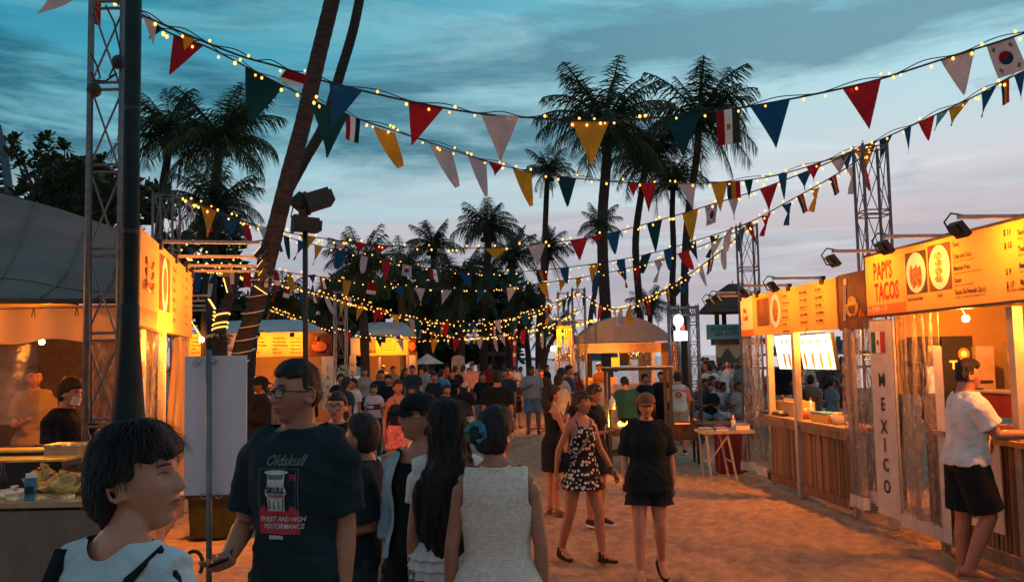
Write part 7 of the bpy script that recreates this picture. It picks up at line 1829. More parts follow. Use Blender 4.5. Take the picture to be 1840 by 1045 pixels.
# ---------------------------------------------------------------- the people
HANG = dict(u=(.14, .04, -1), f=(.04, -.16, -1))
BENT = lambda **k: dict(dict(u=(.1, -.2, -1), f=(-.3, -1, .2), n=(0, 0, 1)), **k)
def strap_tube(s, pts, r, m_, name='strap', lb=None):
    m = MB(); m.tube([s.T(p) for p in pts], r, 6); return s.add(name, m.mesh(name, m_), m_, lb)
def sl_cut(w, neck, back=None):
    def mk(s):
        Hn = s.nb
        def p(c):
            if abs(c.x - s.T((0, 0, c.z)).x) > w and c.z > 1.20: return True
            r = V((c.x - Hn.x, c.y - Hn.y, 0)).length
            return c.z > Hn.z - .002 or (r < neck and c.z > Hn.z - .06) or (back is not None and c.z > back and abs(c.x) < .09 )
        return p
    return mk

# woman with the short bob, left foreground
def ex_bob(s):
    m = MB(); m.tube([s.T((-.20, .02, 1.36)), s.T((-.13, .03, 1.455)), s.T((-.10, .085, 1.40)), s.T((-.07, .125, 1.25)), s.T((-.05, .13, 1.0))], [.011] * 5, 6); o = s.add('bag_strap', m.mesh('bag_strap', c_black), c_black)
    m = MB(); m.tube([s.T((.165, -.03, 1.405)), s.T((.150, .05, 1.425)), s.T((.135, .11, 1.33)), s.T((.12, .13, 1.1))], [.022] * 4, 6); s.add('bag_strap', m.mesh('bag_strap', c_black), c_black)
person('woman with short black bob in a pale blue tee, left foreground, looking right', pix=(252, 764), Yd=2.05, rz=pi * .86, voxel=.0045, skin=1,
       sk=dict(sex='f', yaw=-pi * .86 + 1.50, pitch=-.10, armL=HANG, armR=HANG, head_fwd=.02, fat=1.0), top=dict(mat=c_lblue, sleeve=.62, inf=.016, fold=.006), bottom=dict(kind='pants', mat=c_skinny),
       hair=dict(kind='bob', th=.019, nape=-.105, front=.046, side=-.032, ear=.030, low=.008, back_extra=.012, strands=2600, sl=.06, groove=.005, spread=.45), shoes=dict(kind='sneaker', mat=c_black), extras=ex_bob)

# man in the dark printed tee
def ex_man(s):
    glasses(s, square=True, r=(.027, .018)); phone(s, -1, 'dark phone held low in the hand of the man in the printed tee')
    S = s.t['S']; cx = -.010 * S; zc = 1.252 * S - s.drop * S
    def pr(vs, fs, m_, name, off=.005): vs = [V((v.x * .78, v.y, v.z * .74)) for v in vs]; o = project(s, vs, fs, cx, zc, off=off); return put(name, o.mesh(name, m_), s.t, local=Matrix.Identity(4))
    def plate(x0, x1, z0, z1, m_, name, off=.004, n=12):
        vs = [V((x0 + (x1 - x0) * i / n, 0, z0 + (z1 - z0) * j / n)) for j in range(n + 1) for i in range(n + 1)]; pr(vs, [(j * (n + 1) + i, j * (n + 1) + i + 1, (j + 1) * (n + 1) + i + 1, (j + 1) * (n + 1) + i) for j in range(n) for i in range(n)], m_, name, off)
    def tx_(w, x, z, size, m_, off=.007, **k):
        vs, fs = text_mb(w, size, **k); pr([V((x + v.x, 0, z + v.z)) for v in vs], fs, m_, 'print_lettering', off)
    m_pr = mat('shirt_print_red', (.42, .03, .045), rough=.8, bump=.05); m_pw = mat('shirt_print_white', (.50, .50, .48), rough=.8, bump=.05, var=.2, scale=30); m_pg = mat('shirt_print_grey', (.09, .12, .12), rough=.8, bump=.05)
    plate(-.115, .105, -.235, -.115, m_pr, 'print_red_block')
    pr([V((x, 0, z)) for x, z in ((-.115, -.115), (-.06, -.115), (-.075, -.075), (-.095, -.10))], [(0, 1, 2, 3)], m_pr, 'print_red_flame')
    pr([V((x, 0, z)) for x, z in ((.105, -.115), (.05, -.115), (.065, -.085), (.085, -.10))], [(0, 3, 2, 1)], m_pr, 'print_red_flame')
    tx_('FINEST AND HIGH', -.104, -.168, .036, m_pw, bold=.0008, shear=.25, sx=.80); tx_('PERFORMANCE', -.085, -.205, .036, m_pw, bold=.0008, shear=.25, sx=.84)
    # the can
    plate(-.055, .035, -.115, .085, m_pw, 'print_can', .0055); plate(-.050, .030, .050, .075, m_pg, 'print_can_band', .0065)
    for k in range(4): plate(-.048 + .024 * k, -.041 + .024 * k, -.105, -.045, m_pg, 'print_can_stripe', .0065, 5)
    n = 24; pr([V((-.010 + .055 * math.cos(2 * pi * i / n), 0, -.015 + .05 * math.sin(2 * pi * i / n))) for i in range(n)] + [V((-.010, 0, -.015))], [(i, (i + 1) % n, n) for i in range(n)], m_pw, 'print_disc', .0075)
    pr([V((-.010 + .062 * math.cos(2 * pi * i / n), 0, .085 + .012 * math.sin(2 * pi * i / n))) for i in range(n)] + [V((-.010, 0, .085))], [(i, (i + 1) % n, n) for i in range(n)], m_pw, 'print_can_top', .0075)
    tx_('SKULL', -.056, -.018, .042, c_black, .014, bold=.002, sx=.82, shear=.12); tx_('CRUSHER', -.050, -.042, .024, m_pr, .014, bold=.001, sx=.85, shear=.12)
    tx_('76', .055, .045, .040, m_pr, bold=.001); tx_('Oldskull', -.075, .120, .075, m_pg, shear=.4, bold=.002, sx=.8)
    tx_('MOTOR WORKS', -.07, .100, .016, m_pg)
    for x0, x1, z0, z1 in ((-.112, -.108, -.11, .10), (.100, .104, -.11, .10), (-.100, -.097, -.10, .09), (.088, .091, -.10, .09), (-.112, -.06, .10, .103), (.06, .104, .10, .103)): plate(x0, x1, z0, z1, m_pg, 'print_line', .005, 6)
    plate(-.06, .02, -.262, -.242, m_pw, 'print_small_block', .005); 
    A = s.arm[1]; m = MB(); d = (A[2] - A[1]).normalized(); m.tube([A[2] - d * .035, A[2] - d * .012], [.034, .031], 14); s.add('wristband', m.mesh('wristband', m_rubber), m_rubber)
person('tall man in a black tee printed SKULL with glasses, looking left and holding a phone', pix=(533, 645), Yd=3.62, rz=-.20, voxel=.0055, skin=0, eyes=-1,
       sk=dict(sex='m', fat=1.0, width=.86, yaw=-.66, pitch=.02, armR=dict(u=(.26, .04, -1), f=(-.20, -.95, -.38), n=(.4, .2, .9), curl=.75, h=(-.4, -1, -.05)), armL=dict(u=(.10, .04, -1), f=(.02, -.16, -1), curl=.45)), top=dict(mat=c_dteal, sleeve=.80, inf=.022, hem=.875, fold=.014, flare=.02, crew=.066), bottom=dict(kind='pants', mat=c_black),
       hair=dict(kind='short', th=.006, nape=-.045, front=.064, side=-.012, ear=.034, crown=.006, strands=900, sl=.016, spread=.3, groove=.003), shoes=dict(kind='sneaker', mat=m_rubber), extras=ex_man)

# woman with cap and round wire glasses
def ex_gl(s):
    glasses(s, m_gold, r=(.028, .025)); cap(s, c_black, tilt=.05)
    # open pale denim shirt over the shoulders
    m = torso_cloth(s, .86, 1.43, .030, flare0=.02)
    for q in (1, -1):
        p, r = arm_pts(s, q, .024, 1.55); m.tube(p, r, 12)
    me = solid(m, s.vx, 4); folds(me, .010, seed=3); cut(me, lambda c: (c.y < s.T((0, 0, c.z)).y + .02 and abs(c.x - .02) < .075 + (1.42 - c.z) * .10 and c.z > .87) or c.z > 1.425 or c.z < .9 and c.y < -.02)
    s.add('open_shirt', me, c_ldenim)
    phone(s, -1, 'phone hanging in the hand of the woman with round glasses')
person('woman in black cap and round wire glasses with an open pale denim shirt, looking left', pix=(752, 706), Yd=4.45, rz=-.55, voxel=.0065, skin=1, eyes=-1,
       sk=dict(sex='f', yaw=-.55, pitch=-.10, armR=dict(u=(.24, .05, -1), f=(.05, -.15, -1), curl=.5), armL=HANG), top=dict(mat=c_black, sleeve=0, inf=.012, hem=.90, name='tank_top', cut=lambda s: (lambda c: abs(c.x) > .13 + .06 * (1 - sm(1.19, 1.30, c.z)) and c.z > 1.18 or c.z > 1.37 and c.y < .03 and abs(c.x) < .075 or c.z > 1.43)), bottom=dict(kind='pants', mat=c_black, flare=.05, inf=.03),
       hair=dict(kind='long', th=.006, low=.01, long=.42, lk=dict(w0=.07, w1=.08, depth=.035)), shoes=dict(kind='sandal', mat=m_rubber), extras=ex_gl)

# woman with very long black hair, from behind
def ex_long(s):
    for k in range(3):
        z0 = .985 - .045 * k; m = MB(); n = 60; rg = []
        for j, dz in enumerate((.07, .035, 0)):
            base = torso_ring(s, max(.90, z0 + dz), .022 + .004 * (2 - k) + .010 * j, n); rg.append([p + (V((p.x, p.y, 0)).normalized() * .011 * (j / 2) * math.sin(i * 1.7 + k)) + V((0, 0, min(0, z0 + dz - .90))) for i, p in enumerate(base)])
        m.rings(rg, False); s.add('ruffle', m.mesh('ruffle', c_white, True), c_white)
person('woman with waist length black hair, white ruffled blouse and blue jeans, seen from behind', pix=(803, 722), Yd=4.2, rz=pi, voxel=.006, skin=1,
       sk=dict(sex='f', yaw=.25, width=.86, armL=HANG, armR=dict(u=(.10, -.1, -1), f=(-.1, -.5, -.8))), top=dict(mat=c_white, sleeve=.5, inf=.014, hem=.96, fold=.010, name='ruffled_blouse'), bottom=dict(kind='pants', mat=c_denim, flare=.02, inf=.016, waist=1.0),
       hair=dict(kind='long', th=.020, nape=-.10, long=.66, lk=dict(w0=.095, w1=.150, depth=.06, wav=.014), strands=900, sl=.12, groove=.008, ear=-.03, side=-.045), shoes=dict(kind='sneaker', mat=c_white), extras=ex_long)

# woman in the cream knitted vest
def ex_vest(s):
    m = MB(); c = s.H @ V((.012, .118, -.018)); n = 26; rg = []
    for a in [2 * pi * i / n for i in range(n + 1)]:
        rg.append(a)
    m.tube([s.H @ V((.030 + .042 * math.cos(a), .108 + .010 * math.sin(a * 5), .010 + .038 * math.sin(a))) for a in rg], [.016 + .003 * math.sin(i * 2.7) for i in range(n + 1)], 7); s.add('hair_scrunchie', m.mesh('hair_scrunchie', mat('teal_satin', (.02, .15, .20), rough=.35, var=.3, bump=.5, bscale=60)), _mats['teal_satin'])
    for q in (1, -1): m = MB(); m.ball(s.H @ V((.078 * q, .0, -.046)), .0055, 8, 6); s.add('earring', m.mesh('earring', m_gold), m_gold)
    # ribbed waistband and collar
    m = MB(); m.rings([torso_ring(s, z, .026 + e, 40) for z, e in ((.915, 0), (.92, .004), (.96, .003), (1.0, .000), (1.02, -.003))], False); s.add('ribbed_hem', m.mesh('ribbed_hem', c_rib, True), c_rib)
    m = MB(); m.tube([s.nb + V((.067 * math.cos(a), .006 + .064 * math.sin(a), .000 - .012 * math.sin(-a) * -1)) for a in [2 * pi * i / 28 for i in range(29)]], .0085, 7); s.add('ribbed_collar', m.mesh('ribbed_collar', c_rib, True), c_rib)
person('woman in a cream knitted sleeveless vest with a teal scrunchie, seen from behind', pix=(890, 730), Yd=3.85, rz=pi - .05, voxel=.0055, skin=0,
       sk=dict(sex='f', fat=1.0, width=1.0, yaw=-.55, pitch=.06, armL=dict(u=(.20, .05, -1), f=(.04, -.10, -1)), armR=dict(u=(.16, .06, -1), f=(.02, -.14, -1))), top=dict(mat=c_knit, sleeve=0, inf=.022, hem=.92, fold=.006, name='knit_vest', cut=lambda s: (lambda c: abs(c.x) > .205 - .062 * sm(1.20, 1.31, c.z) and c.z > 1.19 or c.z > 1.452)), bottom=dict(kind='pants', mat=c_brown, inf=.02),
       hair=dict(kind='bun', th=.014, nape=-.075, strands=260, sl=.04, spread=.6, balls=[((.02, .105, -.004), (.042, .034, .042)), ((.0, .09, -.04), (.04, .03, .04))]), shoes=dict(kind='sneaker', mat=c_white), extras=ex_vest)

# boy-height person in dark teal tee just behind the man
person('dark haired person in teal tee and shorts, half behind the printed tee man', pix=(648, 746), Yd=4.75, rz=-1.5, voxel=.008, skin=0,
       sk=dict(sex='m', fat=1.0, yaw=-.3, pitch=-.25, armL=dict(u=(.05, .15, -1), f=(-.15, -1, .02), n=(0, 0, 1), curl=.6), armR=dict(u=(.05, -.1, -1), f=(-.1, -1, .1))), top=dict(mat=c_dteal, sleeve=.85, inf=.026, hem=.86, fold=.010), bottom=dict(kind='shorts', to=.95, flare=.03, mat=c_skinny, inf=.02),
       hair=dict(kind='short', th=.022, nape=-.07, front=.045), shoes=dict(kind='sneaker', mat=c_white))
person('woman with round glasses and tied back hair looking past the printed tee man\'s shoulder', pix=(605, 702), Yd=6.8, rz=.05, voxel=.008, skin=1, eyes=1,
       sk=dict(sex='f', yaw=-.12, pitch=.03), top=dict(mat=c_black, sleeve=.6), bottom=dict(kind='pants', mat=c_skinny), hair=dict(kind='tied', th=.010, front=.056, nape=-.06), shoes=dict(kind='sneaker', mat=c_white), extras=lambda s: glasses(s, m_frame, r=(.027, .024)))
person('person in black bucket hat and dark jacket looking left by the pale board', pix=(468, 676), Yd=12.5, rz=-1.1, voxel=.012, skin=2, sk=dict(sex='m', yaw=-.3, armL=BENT(), armR=HANG), top=dict(mat=c_black, sleeve=1.9, inf=.03, fold=.012, name='jacket'), bottom=dict(kind='pants', mat=c_black, inf=.02), hair=dict(kind='long', long=.32, th=.005), shoes=dict(kind='sneaker', mat=m_rubber), extras=lambda s: cap(s, c_black, bucket=True))
def ex_tommy(s):
    S = s.t['S']; zc = 1.20 * S - s.drop * S
    def pl(x0, x1, z0, z1, m_, name, off):
        n = 8; vs = [V((x0 + (x1 - x0) * i / n, 0, z0 + (z1 - z0) * j / n)) for j in range(n + 1) for i in range(n + 1)]
        put(name, project(s, vs, [(j * (n + 1) + i, j * (n + 1) + i + 1, (j + 1) * (n + 1) + i + 1, (j + 1) * (n + 1) + i) for j in range(n) for i in range(n)], 0, zc, off=off).mesh(name, m_), s.t, local=Matrix.Identity(4))
    pl(-.13, .13, -.045, .055, c_navy, 'navy_band', .006); pl(-.13, .0, -.022, .032, c_white, 'white_block', .010); pl(0, .13, -.022, .032, c_red, 'red_block', .010)
person('woman in a pale tee with navy white and red chest band, facing the camera', pix=(672, 690), Yd=16.9, rz=.05, voxel=.013, skin=1, sk=dict(sex='f', yaw=.1, legL=dict(t=(.03, -.1, -1), s=(0, .0, -1)), legR=dict(t=(.03, .08, -1), s=(0, .2, -1))), top=dict(mat=c_lilac, sleeve=.6, inf=.022, hem=.95, fold=.008), bottom=dict(kind='pants', mat=c_skinny, inf=.008), hair=dict(kind='bob', th=.014), shoes=dict(kind='sneaker', mat=c_white), extras=ex_tommy)
person('woman in black camisole and pink patterned shorts looking right', pix=(715, 681), Yd=13.0, rz=.12, voxel=.011, skin=0, eyes=1, sk=dict(sex='f', yaw=.45, armL=HANG, armR=dict(u=(.22, .1, -1), f=(.05, -.35, -1)), legL=dict(t=(.02, -.25, -1), s=(0, .05, -1)), legR=dict(t=(.03, .1, -1), s=(0, .3, -1))), top=dict(mat=c_black, sleeve=0, inf=.008, hem=1.0, name='camisole', cut=lambda s: (lambda c: abs(c.x) > .12 + .06 * (1 - sm(1.19, 1.30, c.z)) and c.z > 1.18 or c.z > 1.33)), bottom=dict(kind='shorts', to=.62, flare=.035, mat=c_pink, inf=.018, waist=1.06), hair=dict(kind='tied', th=.012, long=.35, lk=dict(w0=.04, w1=.04, depth=.03)), shoes=dict(kind='sandal', mat=c_brown),
       extras=lambda s: strap_tube(s, [(-.06, -.10, 1.40), (-.02, -.125, 1.28), (.05, -.115, 1.1), (.14, -.06, .98)], .006, m_frame, 'bag_strap'))
def ex_wcap(s): cap(s, c_cream, back=True)
person('young person in a cream cap, black tee and white shorts walking away at centre', pix=(836, 687), Yd=17.6, rz=pi - .25, voxel=.013, skin=1, sk=dict(sex='f', yaw=-.2, armL=BENT(), armR=HANG, legL=dict(t=(.02, -.25, -1), s=(0, .15, -1)), legR=dict(t=(.03, .15, -1), s=(0, .35, -1))), top=dict(mat=c_black, sleeve=.7, inf=.026, fold=.010, hem=.92), bottom=dict(kind='shorts', to=.75, flare=.03, mat=c_white, inf=.02), hair=dict(kind='long', long=.25, th=.005), shoes=dict(kind='sneaker', mat=c_cream), extras=ex_wcap)
def backpack(s, m_, front_straps=True):
    m = MB(); c = s.T((0, .20, 1.20)); m.ball(c, (.14, .09, .22), 14, 10); me = solid(m, .015 if s.vx < .02 else .02, 2); s.add('backpack', me, m_)
    for q in (1, -1): m = MB(); m.tube([s.T((.10 * q, .13, 1.36)), s.T((.115 * q, .03, 1.445)), s.T((.11 * q, -.10, 1.36)), s.T((.125 * q, -.12, 1.2)), s.T((.15 * q, .0, 1.08))], .018, 6); s.add('backpack_strap', m.mesh('backpack_strap', m_), m_)
person('man in a grey tee, denim shorts and dark backpack standing facing the camera', pix=(955, 657), Yd=22.0, rz=.05, voxel=.015, skin=2, sk=dict(sex='m', fat=1.08, yaw=.5, armL=HANG, armR=BENT(u=(.25, .05, -1), f=(-.5, -.6, .3)), legL=dict(t=(.12, -.05, -1), s=(.03, .05, -1))), top=dict(mat=c_grey, sleeve=.75, inf=.028, fold=.012, hem=.88), bottom=dict(kind='shorts', to=.85, flare=.03, mat=c_denim, inf=.022), hair=dict(kind='short', th=.014), shoes=dict(kind='sneaker', mat=m_rubber), extras=lambda s: backpack(s, c_black))
def ex_phone(s): phone(s, -1, 'pale phone held up by the woman in the black tank and skirt')
person('woman in black tank and skirt with black bob, turned right and holding a phone up', pix=(993, 692), Yd=10.8, rz=pi * .62, voxel=.0085, skin=1, eyes=1, sk=dict(sex='f', yaw=0.0, pitch=.1, armR=dict(u=(.1, -.35, -1), f=(-.3, -.45, 1), n=(-.2, 1, 0), curl=.5), armL=dict(u=(.1, -.25, -1), f=(-.1, -.9, .8), n=(-1, .3, 0)), legL=dict(t=(.03, -.02, -1), s=(0, .04, -1))), top=dict(mat=c_black, sleeve=0, inf=.007, hem=1.0, name='tank_top', cut=lambda s: (lambda c: abs(c.x) > .125 + .06 * (1 - sm(1.19, 1.30, c.z)) and c.z > 1.18 or c.z > 1.36)), bottom=dict(kind='skirt', to=.56, waist=1.04, inf=.012, flare=.02, mat=c_black), hair=dict(kind='long', th=.020, nape=-.09, long=.24, lk=dict(w0=.085, w1=.085, depth=.05), strands=150), shoes=dict(kind='sandal', mat=c_brown), extras=ex_phone)
def ex_dress(s):
    m = MB(); m.tube([s.T((.10, .02, 1.43)), s.T((.06, -.09, 1.36)), s.T((-.03, -.135, 1.22)), s.T((-.11, -.10, 1.10)), s.T((-.15, -.02, 1.04))], .012, 7); s.add('bag_strap', m.mesh('bag_strap', c_brown), c_brown)
    m = MB(); m.tube([s.T((.10, .02, 1.43)), s.T((.04, .09, 1.34)), s.T((-.08, .12, 1.16)), s.T((-.16, .02, 1.04))], .012, 7); s.add('bag_strap', m.mesh('bag_strap', c_brown), c_brown)
    for q in (1, -1): m = MB(); m.tube([s.T((.085 * q, -.085, 1.33)), s.T((.09 * q, -.045, 1.41)), s.T((.088 * q, .0, 1.432)), s.T((.08 * q, .07, 1.36))], .005, 6); s.add('shoulder_strap', m.mesh('shoulder_strap', c_black), c_black)
    A = s.arm[1]; d = (A[2] - A[1]).normalized(); m = MB(); m.tube([A[2] - d * .03, A[2] - d * .015], [.028, .027], 12); s.add('watch', m.mesh('watch', m_rubber), m_rubber)
    bg = thing('shoulder_bag', 'small black shoulder bag at the hip of the woman in the spotted dress', 'bag', s.t.matrix_basis @ (s.L @ s.T((-.17, .05, 1.0)))); m = MB(); m.ball((0, 0, 0), (.05, .09, .09), 12, 8); part('bag_body', m, c_black, bg, smooth=True, local=True); m = MB(); m.tube([(-.05, -.07, .02), (-.055, 0, .03), (-.05, .07, .02)], .006, 5); part('zip', m, m_gold, bg, local=True)
person('woman in a short black dress with white spots and black sandals, striding right', pix=(1044, 702), Yd=8.35, rz=.55, voxel=.007, skin=0, eyes=1, sk=dict(sex='f', width=.94, yaw=.55, pitch=.0, armR=dict(u=(.42, .22, -1), f=(.12, .05, -1), curl=.4), armL=dict(u=(.32, -.10, -1), f=(.30, -.55, -1), h=(.3, -.4, -1), curl=.3),
       legL=dict(t=(.02, -.36, -1), s=(0, -.10, -1), foot=(.1, -1, .10)), legR=dict(t=(.10, .10, -1), s=(.02, .42, -1), foot=(.1, -1, -.05))), top=dict(mat=c_dots, sleeve=0, inf=.010, hem=.92, skirt=.73, sflare=.055, name='spotted_dress', fold=.007, cut=lambda s: (lambda c: abs(c.x) > .115 + .06 * (1 - sm(1.19, 1.30, c.z)) and c.z > 1.18 or c.z > 1.34 - .0 and (abs(c.x) < .04) or c.z > 1.362)),
       hair=dict(kind='tied', th=.012, front=.052, nape=-.08, long=.24, lk=dict(w0=.075, w1=.075, depth=.04, wav=.02), strands=320, sl=.09, spread=1.6, ear=.02), hairm=m_hairb, shoes=dict(kind='sandal', mat=m_rubber), extras=ex_dress)
def ex_cap(s):
    cap(s, c_tan)
person('person in a tan cap, loose black tee and black shorts walking toward the camera', pix=(1160, 706), Yd=7.6, rz=.02, voxel=.007, skin=1, eyes=1, sk=dict(sex='f', fat=1.05, yaw=-.10, pitch=.04, armR=dict(u=(.24, .02, -1), f=(-.02, -.12, -1), curl=.9, n=(-1, .2, 0)), armL=dict(u=(.28, .05, -1), f=(.06, -.06, -1), curl=.5),
       legR=dict(t=(.03, -.16, -1), s=(.02, -.04, -1), foot=(.12, -1, .0)), legL=dict(t=(.02, -.02, -1), s=(.12, .55, -1), foot=(.15, -.8, -.6))), top=dict(mat=c_black, sleeve=.86, inf=.030, hem=.80, fold=.012, flare=.03), bottom=dict(kind='shorts', to=.55, flare=.045, mat=c_black, inf=.026),
       hair=dict(kind='bob', th=.007, nape=-.075, side=-.040, low=.016, balls=[((.074, .015, -.025), (.016, .045, .060)), ((-.074, .015, -.025), (.016, .045, .060))]), shoes=dict(kind='flip', mat=m_rubber), extras=ex_cap)
person('woman with long dark hair and black dress eating, behind the woman in the spotted dress', pix=(1066, 690), Yd=10.0, rz=.9, voxel=.0095, skin=0, sk=dict(sex='f', yaw=.4, pitch=.3, armL=BENT(), armR=BENT(), legL=dict(t=(.05, -.1, -1), s=(0, .1, -1))), top=dict(mat=c_black, sleeve=.6, inf=.02, skirt=.62, sflare=.04, name='black_dress'), hair=dict(kind='long', long=.45, th=.016, side=-.04, strands=100), hairm=m_hairb, shoes=dict(kind='sneaker', mat=m_rubber))
person('cook in a dark teal tee bent over the cooking rack, seen from behind', pix=(1122, 676), Yd=15.6, rz=pi + .2, voxel=.012, skin=1, sk=dict(sex='m', fat=1.15, pitch=.5, lean=(.05, -.12), armL=BENT(), armR=BENT()), top=dict(mat=cloth('teal_tee', (.015, .085, .085)), sleeve=.75, inf=.025), bottom=dict(kind='pants', mat=c_black), hair=dict(kind='short', th=.014), shoes=dict(kind='sneaker', mat=m_rubber))
def ex_tank(s):
    S = s.t['S']; zc = 1.27 * S - s.drop * S
    m_o = mat('print_dim', (.10, .07, .06), bump=0); n = 20
    def pr(vs, fs, m_, name, off): put(name, project(s, vs, fs, 0, zc, front=False, off=off).mesh(name, m_), s.t, local=Matrix.Identity(4))
    pr([V((.062 * math.cos(2 * pi * i / n), 0, -.03 + .062 * math.sin(2 * pi * i / n))) for i in range(n)] + [V((0, 0, -.03))], [(i, (i + 1) % n, n) for i in range(n)], m_o, 'round_print', .008)
    pr([V((.035 * math.cos(2 * pi * i / n), 0, -.03 + .035 * math.sin(2 * pi * i / n))) for i in range(n)] + [V((0, 0, -.03))], [(i, (i + 1) % n, n) for i in range(n)], m_orange, 'round_print_centre', .011)
    vs, fs = text_mb('BEACH CLUB', .045, bold=.002, align='CENTER'); pr([V((v.x, 0, v.z + .05 - v.x * v.x * 2)) for v in vs], fs, m_o, 'print_lettering', .009)
person('man in a white sleeveless top with a round back print at the charcoal grill', pix=(1217, 668), Yd=17.0, rz=pi - .15, voxel=.012, skin=1, sk=dict(sex='m', pitch=.2, armL=BENT(), armR=BENT(u=(.3, -.2, -1))), top=dict(mat=c_lblue, sleeve=0, inf=.022, hem=.88, name='sleeveless_top', cut=lambda s: (lambda c: abs(c.x) > .15 + .06 * (1 - sm(1.19, 1.30, c.z)) and c.z > 1.18 or c.z > 1.45)), bottom=dict(kind='shorts', to=.9, mat=c_grey, inf=.03), hair=dict(kind='short', th=.018), shoes=dict(kind='sneaker', mat=m_rubber), extras=ex_tank)
# customer at the taco stall
person('barefoot man in a white tee and black shorts leaning at the taco stall counter', pix=(1738, 645), Yd=7.25, rz=1.42, voxel=.007, skin=0, eyes=1, sk=dict(sex='m', fat=1.08, yaw=.10, pitch=.05, armL=dict(u=(.10, -.60, -1), f=(-.05, -1, .12), n=(0, 0, -1), curl=.25), armR=dict(u=(.12, -.62, -1), f=(.05, -1, .02), n=(0, 0, -1), curl=.25), lean=(0, -.05),
       legL=dict(t=(.02, .02, -1), s=(0, .06, -1), foot=(.1, -1, -.02)), legR=dict(t=(-.04, -.30, -1), s=(-.02, .42, -1), foot=(.1, -1, -.14))), top=dict(mat=c_white, sleeve=.72, inf=.026, hem=.90, fold=.014), bottom=dict(kind='shorts', to=.88, flare=.03, mat=c_black, inf=.028), hair=dict(kind='short', th=.010, front=.062, side=-.015, nape=-.045, ear=.034, crown=.008))
def ex_wk(s):
    S = s.t['S']; zc = 1.30 * S - s.drop * S; vs, fs = text_mb('WORK', .075, bold=.003, align='CENTER'); put('print_lettering', project(s, vs, fs, 0, zc, front=False, off=.008).mesh('print_lettering', m_orange), s.t, local=Matrix.Identity(4))
person('taco stall worker in a black tee with orange back lettering', pix=(1695, 664), Yd=9.6, rz=pi - .1, voxel=.012, skin=1, sk=dict(sex='m', armL=BENT(), armR=BENT(), pitch=.1), top=dict(mat=c_black, sleeve=.75, inf=.024), bottom=dict(kind='pants', mat=c_black), hair=dict(kind='short', th=.016), shoes=dict(kind='sneaker', mat=m_rubber), extras=ex_wk)
# left stall
def ex_mask(s):
    m = MB(); m.grid(lambda u, v: s.H @ V(((u - .5) * .115, -.112 + .05 * (abs(u - .5) * 2) ** 2.2 + .012 * (1 - v), -.088 + .075 * v)), 12, 8); s.add('face_mask', m.mesh('face_mask', c_white, True), c_white)
person('worker in a black tee and white face mask reaching right inside the left stall', pix=(127, 679), Yd=7.85, rz=1.35, voxel=.008, skin=1, eyes=1, sk=dict(sex='m', width=.92, pitch=.22, yaw=.1, lean=(0, -.10), armL=dict(u=(.2, -.75, -.7), f=(.1, -1, -.05), n=(0, 0, -1)), armR=dict(u=(.12, -.02, -1), f=(-.05, -.25, -1))), top=dict(mat=c_black, sleeve=.72, inf=.024, fold=.010), bottom=dict(kind='pants', mat=c_black), hair=dict(kind='short', th=.022, front=.05, nape=-.07), shoes=dict(kind='sneaker', mat=m_rubber), extras=ex_mask)
person('blurred person in brown behind the clear plastic window of the left stall', pix=(62, 655), Yd=10.0, rz=.6, voxel=.014, skin=1, sk=dict(sex='f', pitch=.2, armL=BENT(), armR=BENT()), top=dict(mat=c_brown, sleeve=.7), bottom=dict(kind='pants', mat=c_black), hair=dict(kind='tied', th=.014), shoes=dict(kind='sneaker', mat=m_rubber))
person('worker in an orange lit tee behind the domed tent counter', pix=(1076, 652), Yd=26.0, rz=-.7, voxel=.016, skin=0, sk=dict(sex='f', pitch=.25, armL=BENT(), armR=BENT()), top=dict(mat=c_orange, sleeve=.7), bottom=dict(kind='pants', mat=c_black), hair=dict(kind='tied', th=.014), shoes=dict(kind='sneaker', mat=m_rubber))

# ---------------------------------------------------------------- the crowd further back
TP = {}
SITL = dict(t=(.25, -1, -.05), s=(.0, .15, -1), foot=(.1, -1, 0)); SITC = dict(t=(.7, -.9, .12), s=(-1.1, .2, -.25), foot=(-.3, -1, 0))
def tmpl(key, **k):
    t, s = person('crowd figure', S=1.0, at_loc=(0, -50, -30), voxel=.020, **k); TP[key] = t
    return t
tmpl('stand_front', sk=dict(sex='f', armL=HANG, armR=BENT()), top=dict(mat=c_black, sleeve=.65, inf=.022), bottom=dict(kind='shorts', to=.8, mat=c_denim, flare=.02), hair=dict(kind='bob', th=.016), shoes=dict(kind='sneaker', mat=m_rubber))
tmpl('stand_man', sk=dict(sex='m', armL=HANG, armR=HANG, legL=dict(t=(.08, -.05, -1))), top=dict(mat=c_black, sleeve=.75, inf=.024), bottom=dict(kind='shorts', to=.9, mat=c_denim, flare=.03, inf=.02), hair=dict(kind='short', th=.014), shoes=dict(kind='sneaker', mat=m_rubber))
tmpl('walk', sk=dict(sex='f', armL=dict(u=(.15, -.2, -1)), armR=dict(u=(.15, .25, -1)), legL=dict(t=(.02, -.3, -1), s=(0, -.02, -1)), legR=dict(t=(.02, .1, -1), s=(0, .5, -1), foot=(.1, -1, -.3))), top=dict(mat=c_black, sleeve=.6, inf=.02), bottom=dict(kind='pants', mat=c_denim), hair=dict(kind='long', long=.35, th=.014), shoes=dict(kind='sneaker', mat=m_rubber))
tmpl('sit', sk=dict(sex='f', lean=(0, .05), armL=BENT(), armR=HANG, legL=SITL, legR=SITL), top=dict(mat=c_black, sleeve=.65, inf=.022), bottom=dict(kind='shorts', to=.9, mat=c_denim), hair=dict(kind='bob', th=.016), shoes=dict(kind='sneaker', mat=m_rubber))
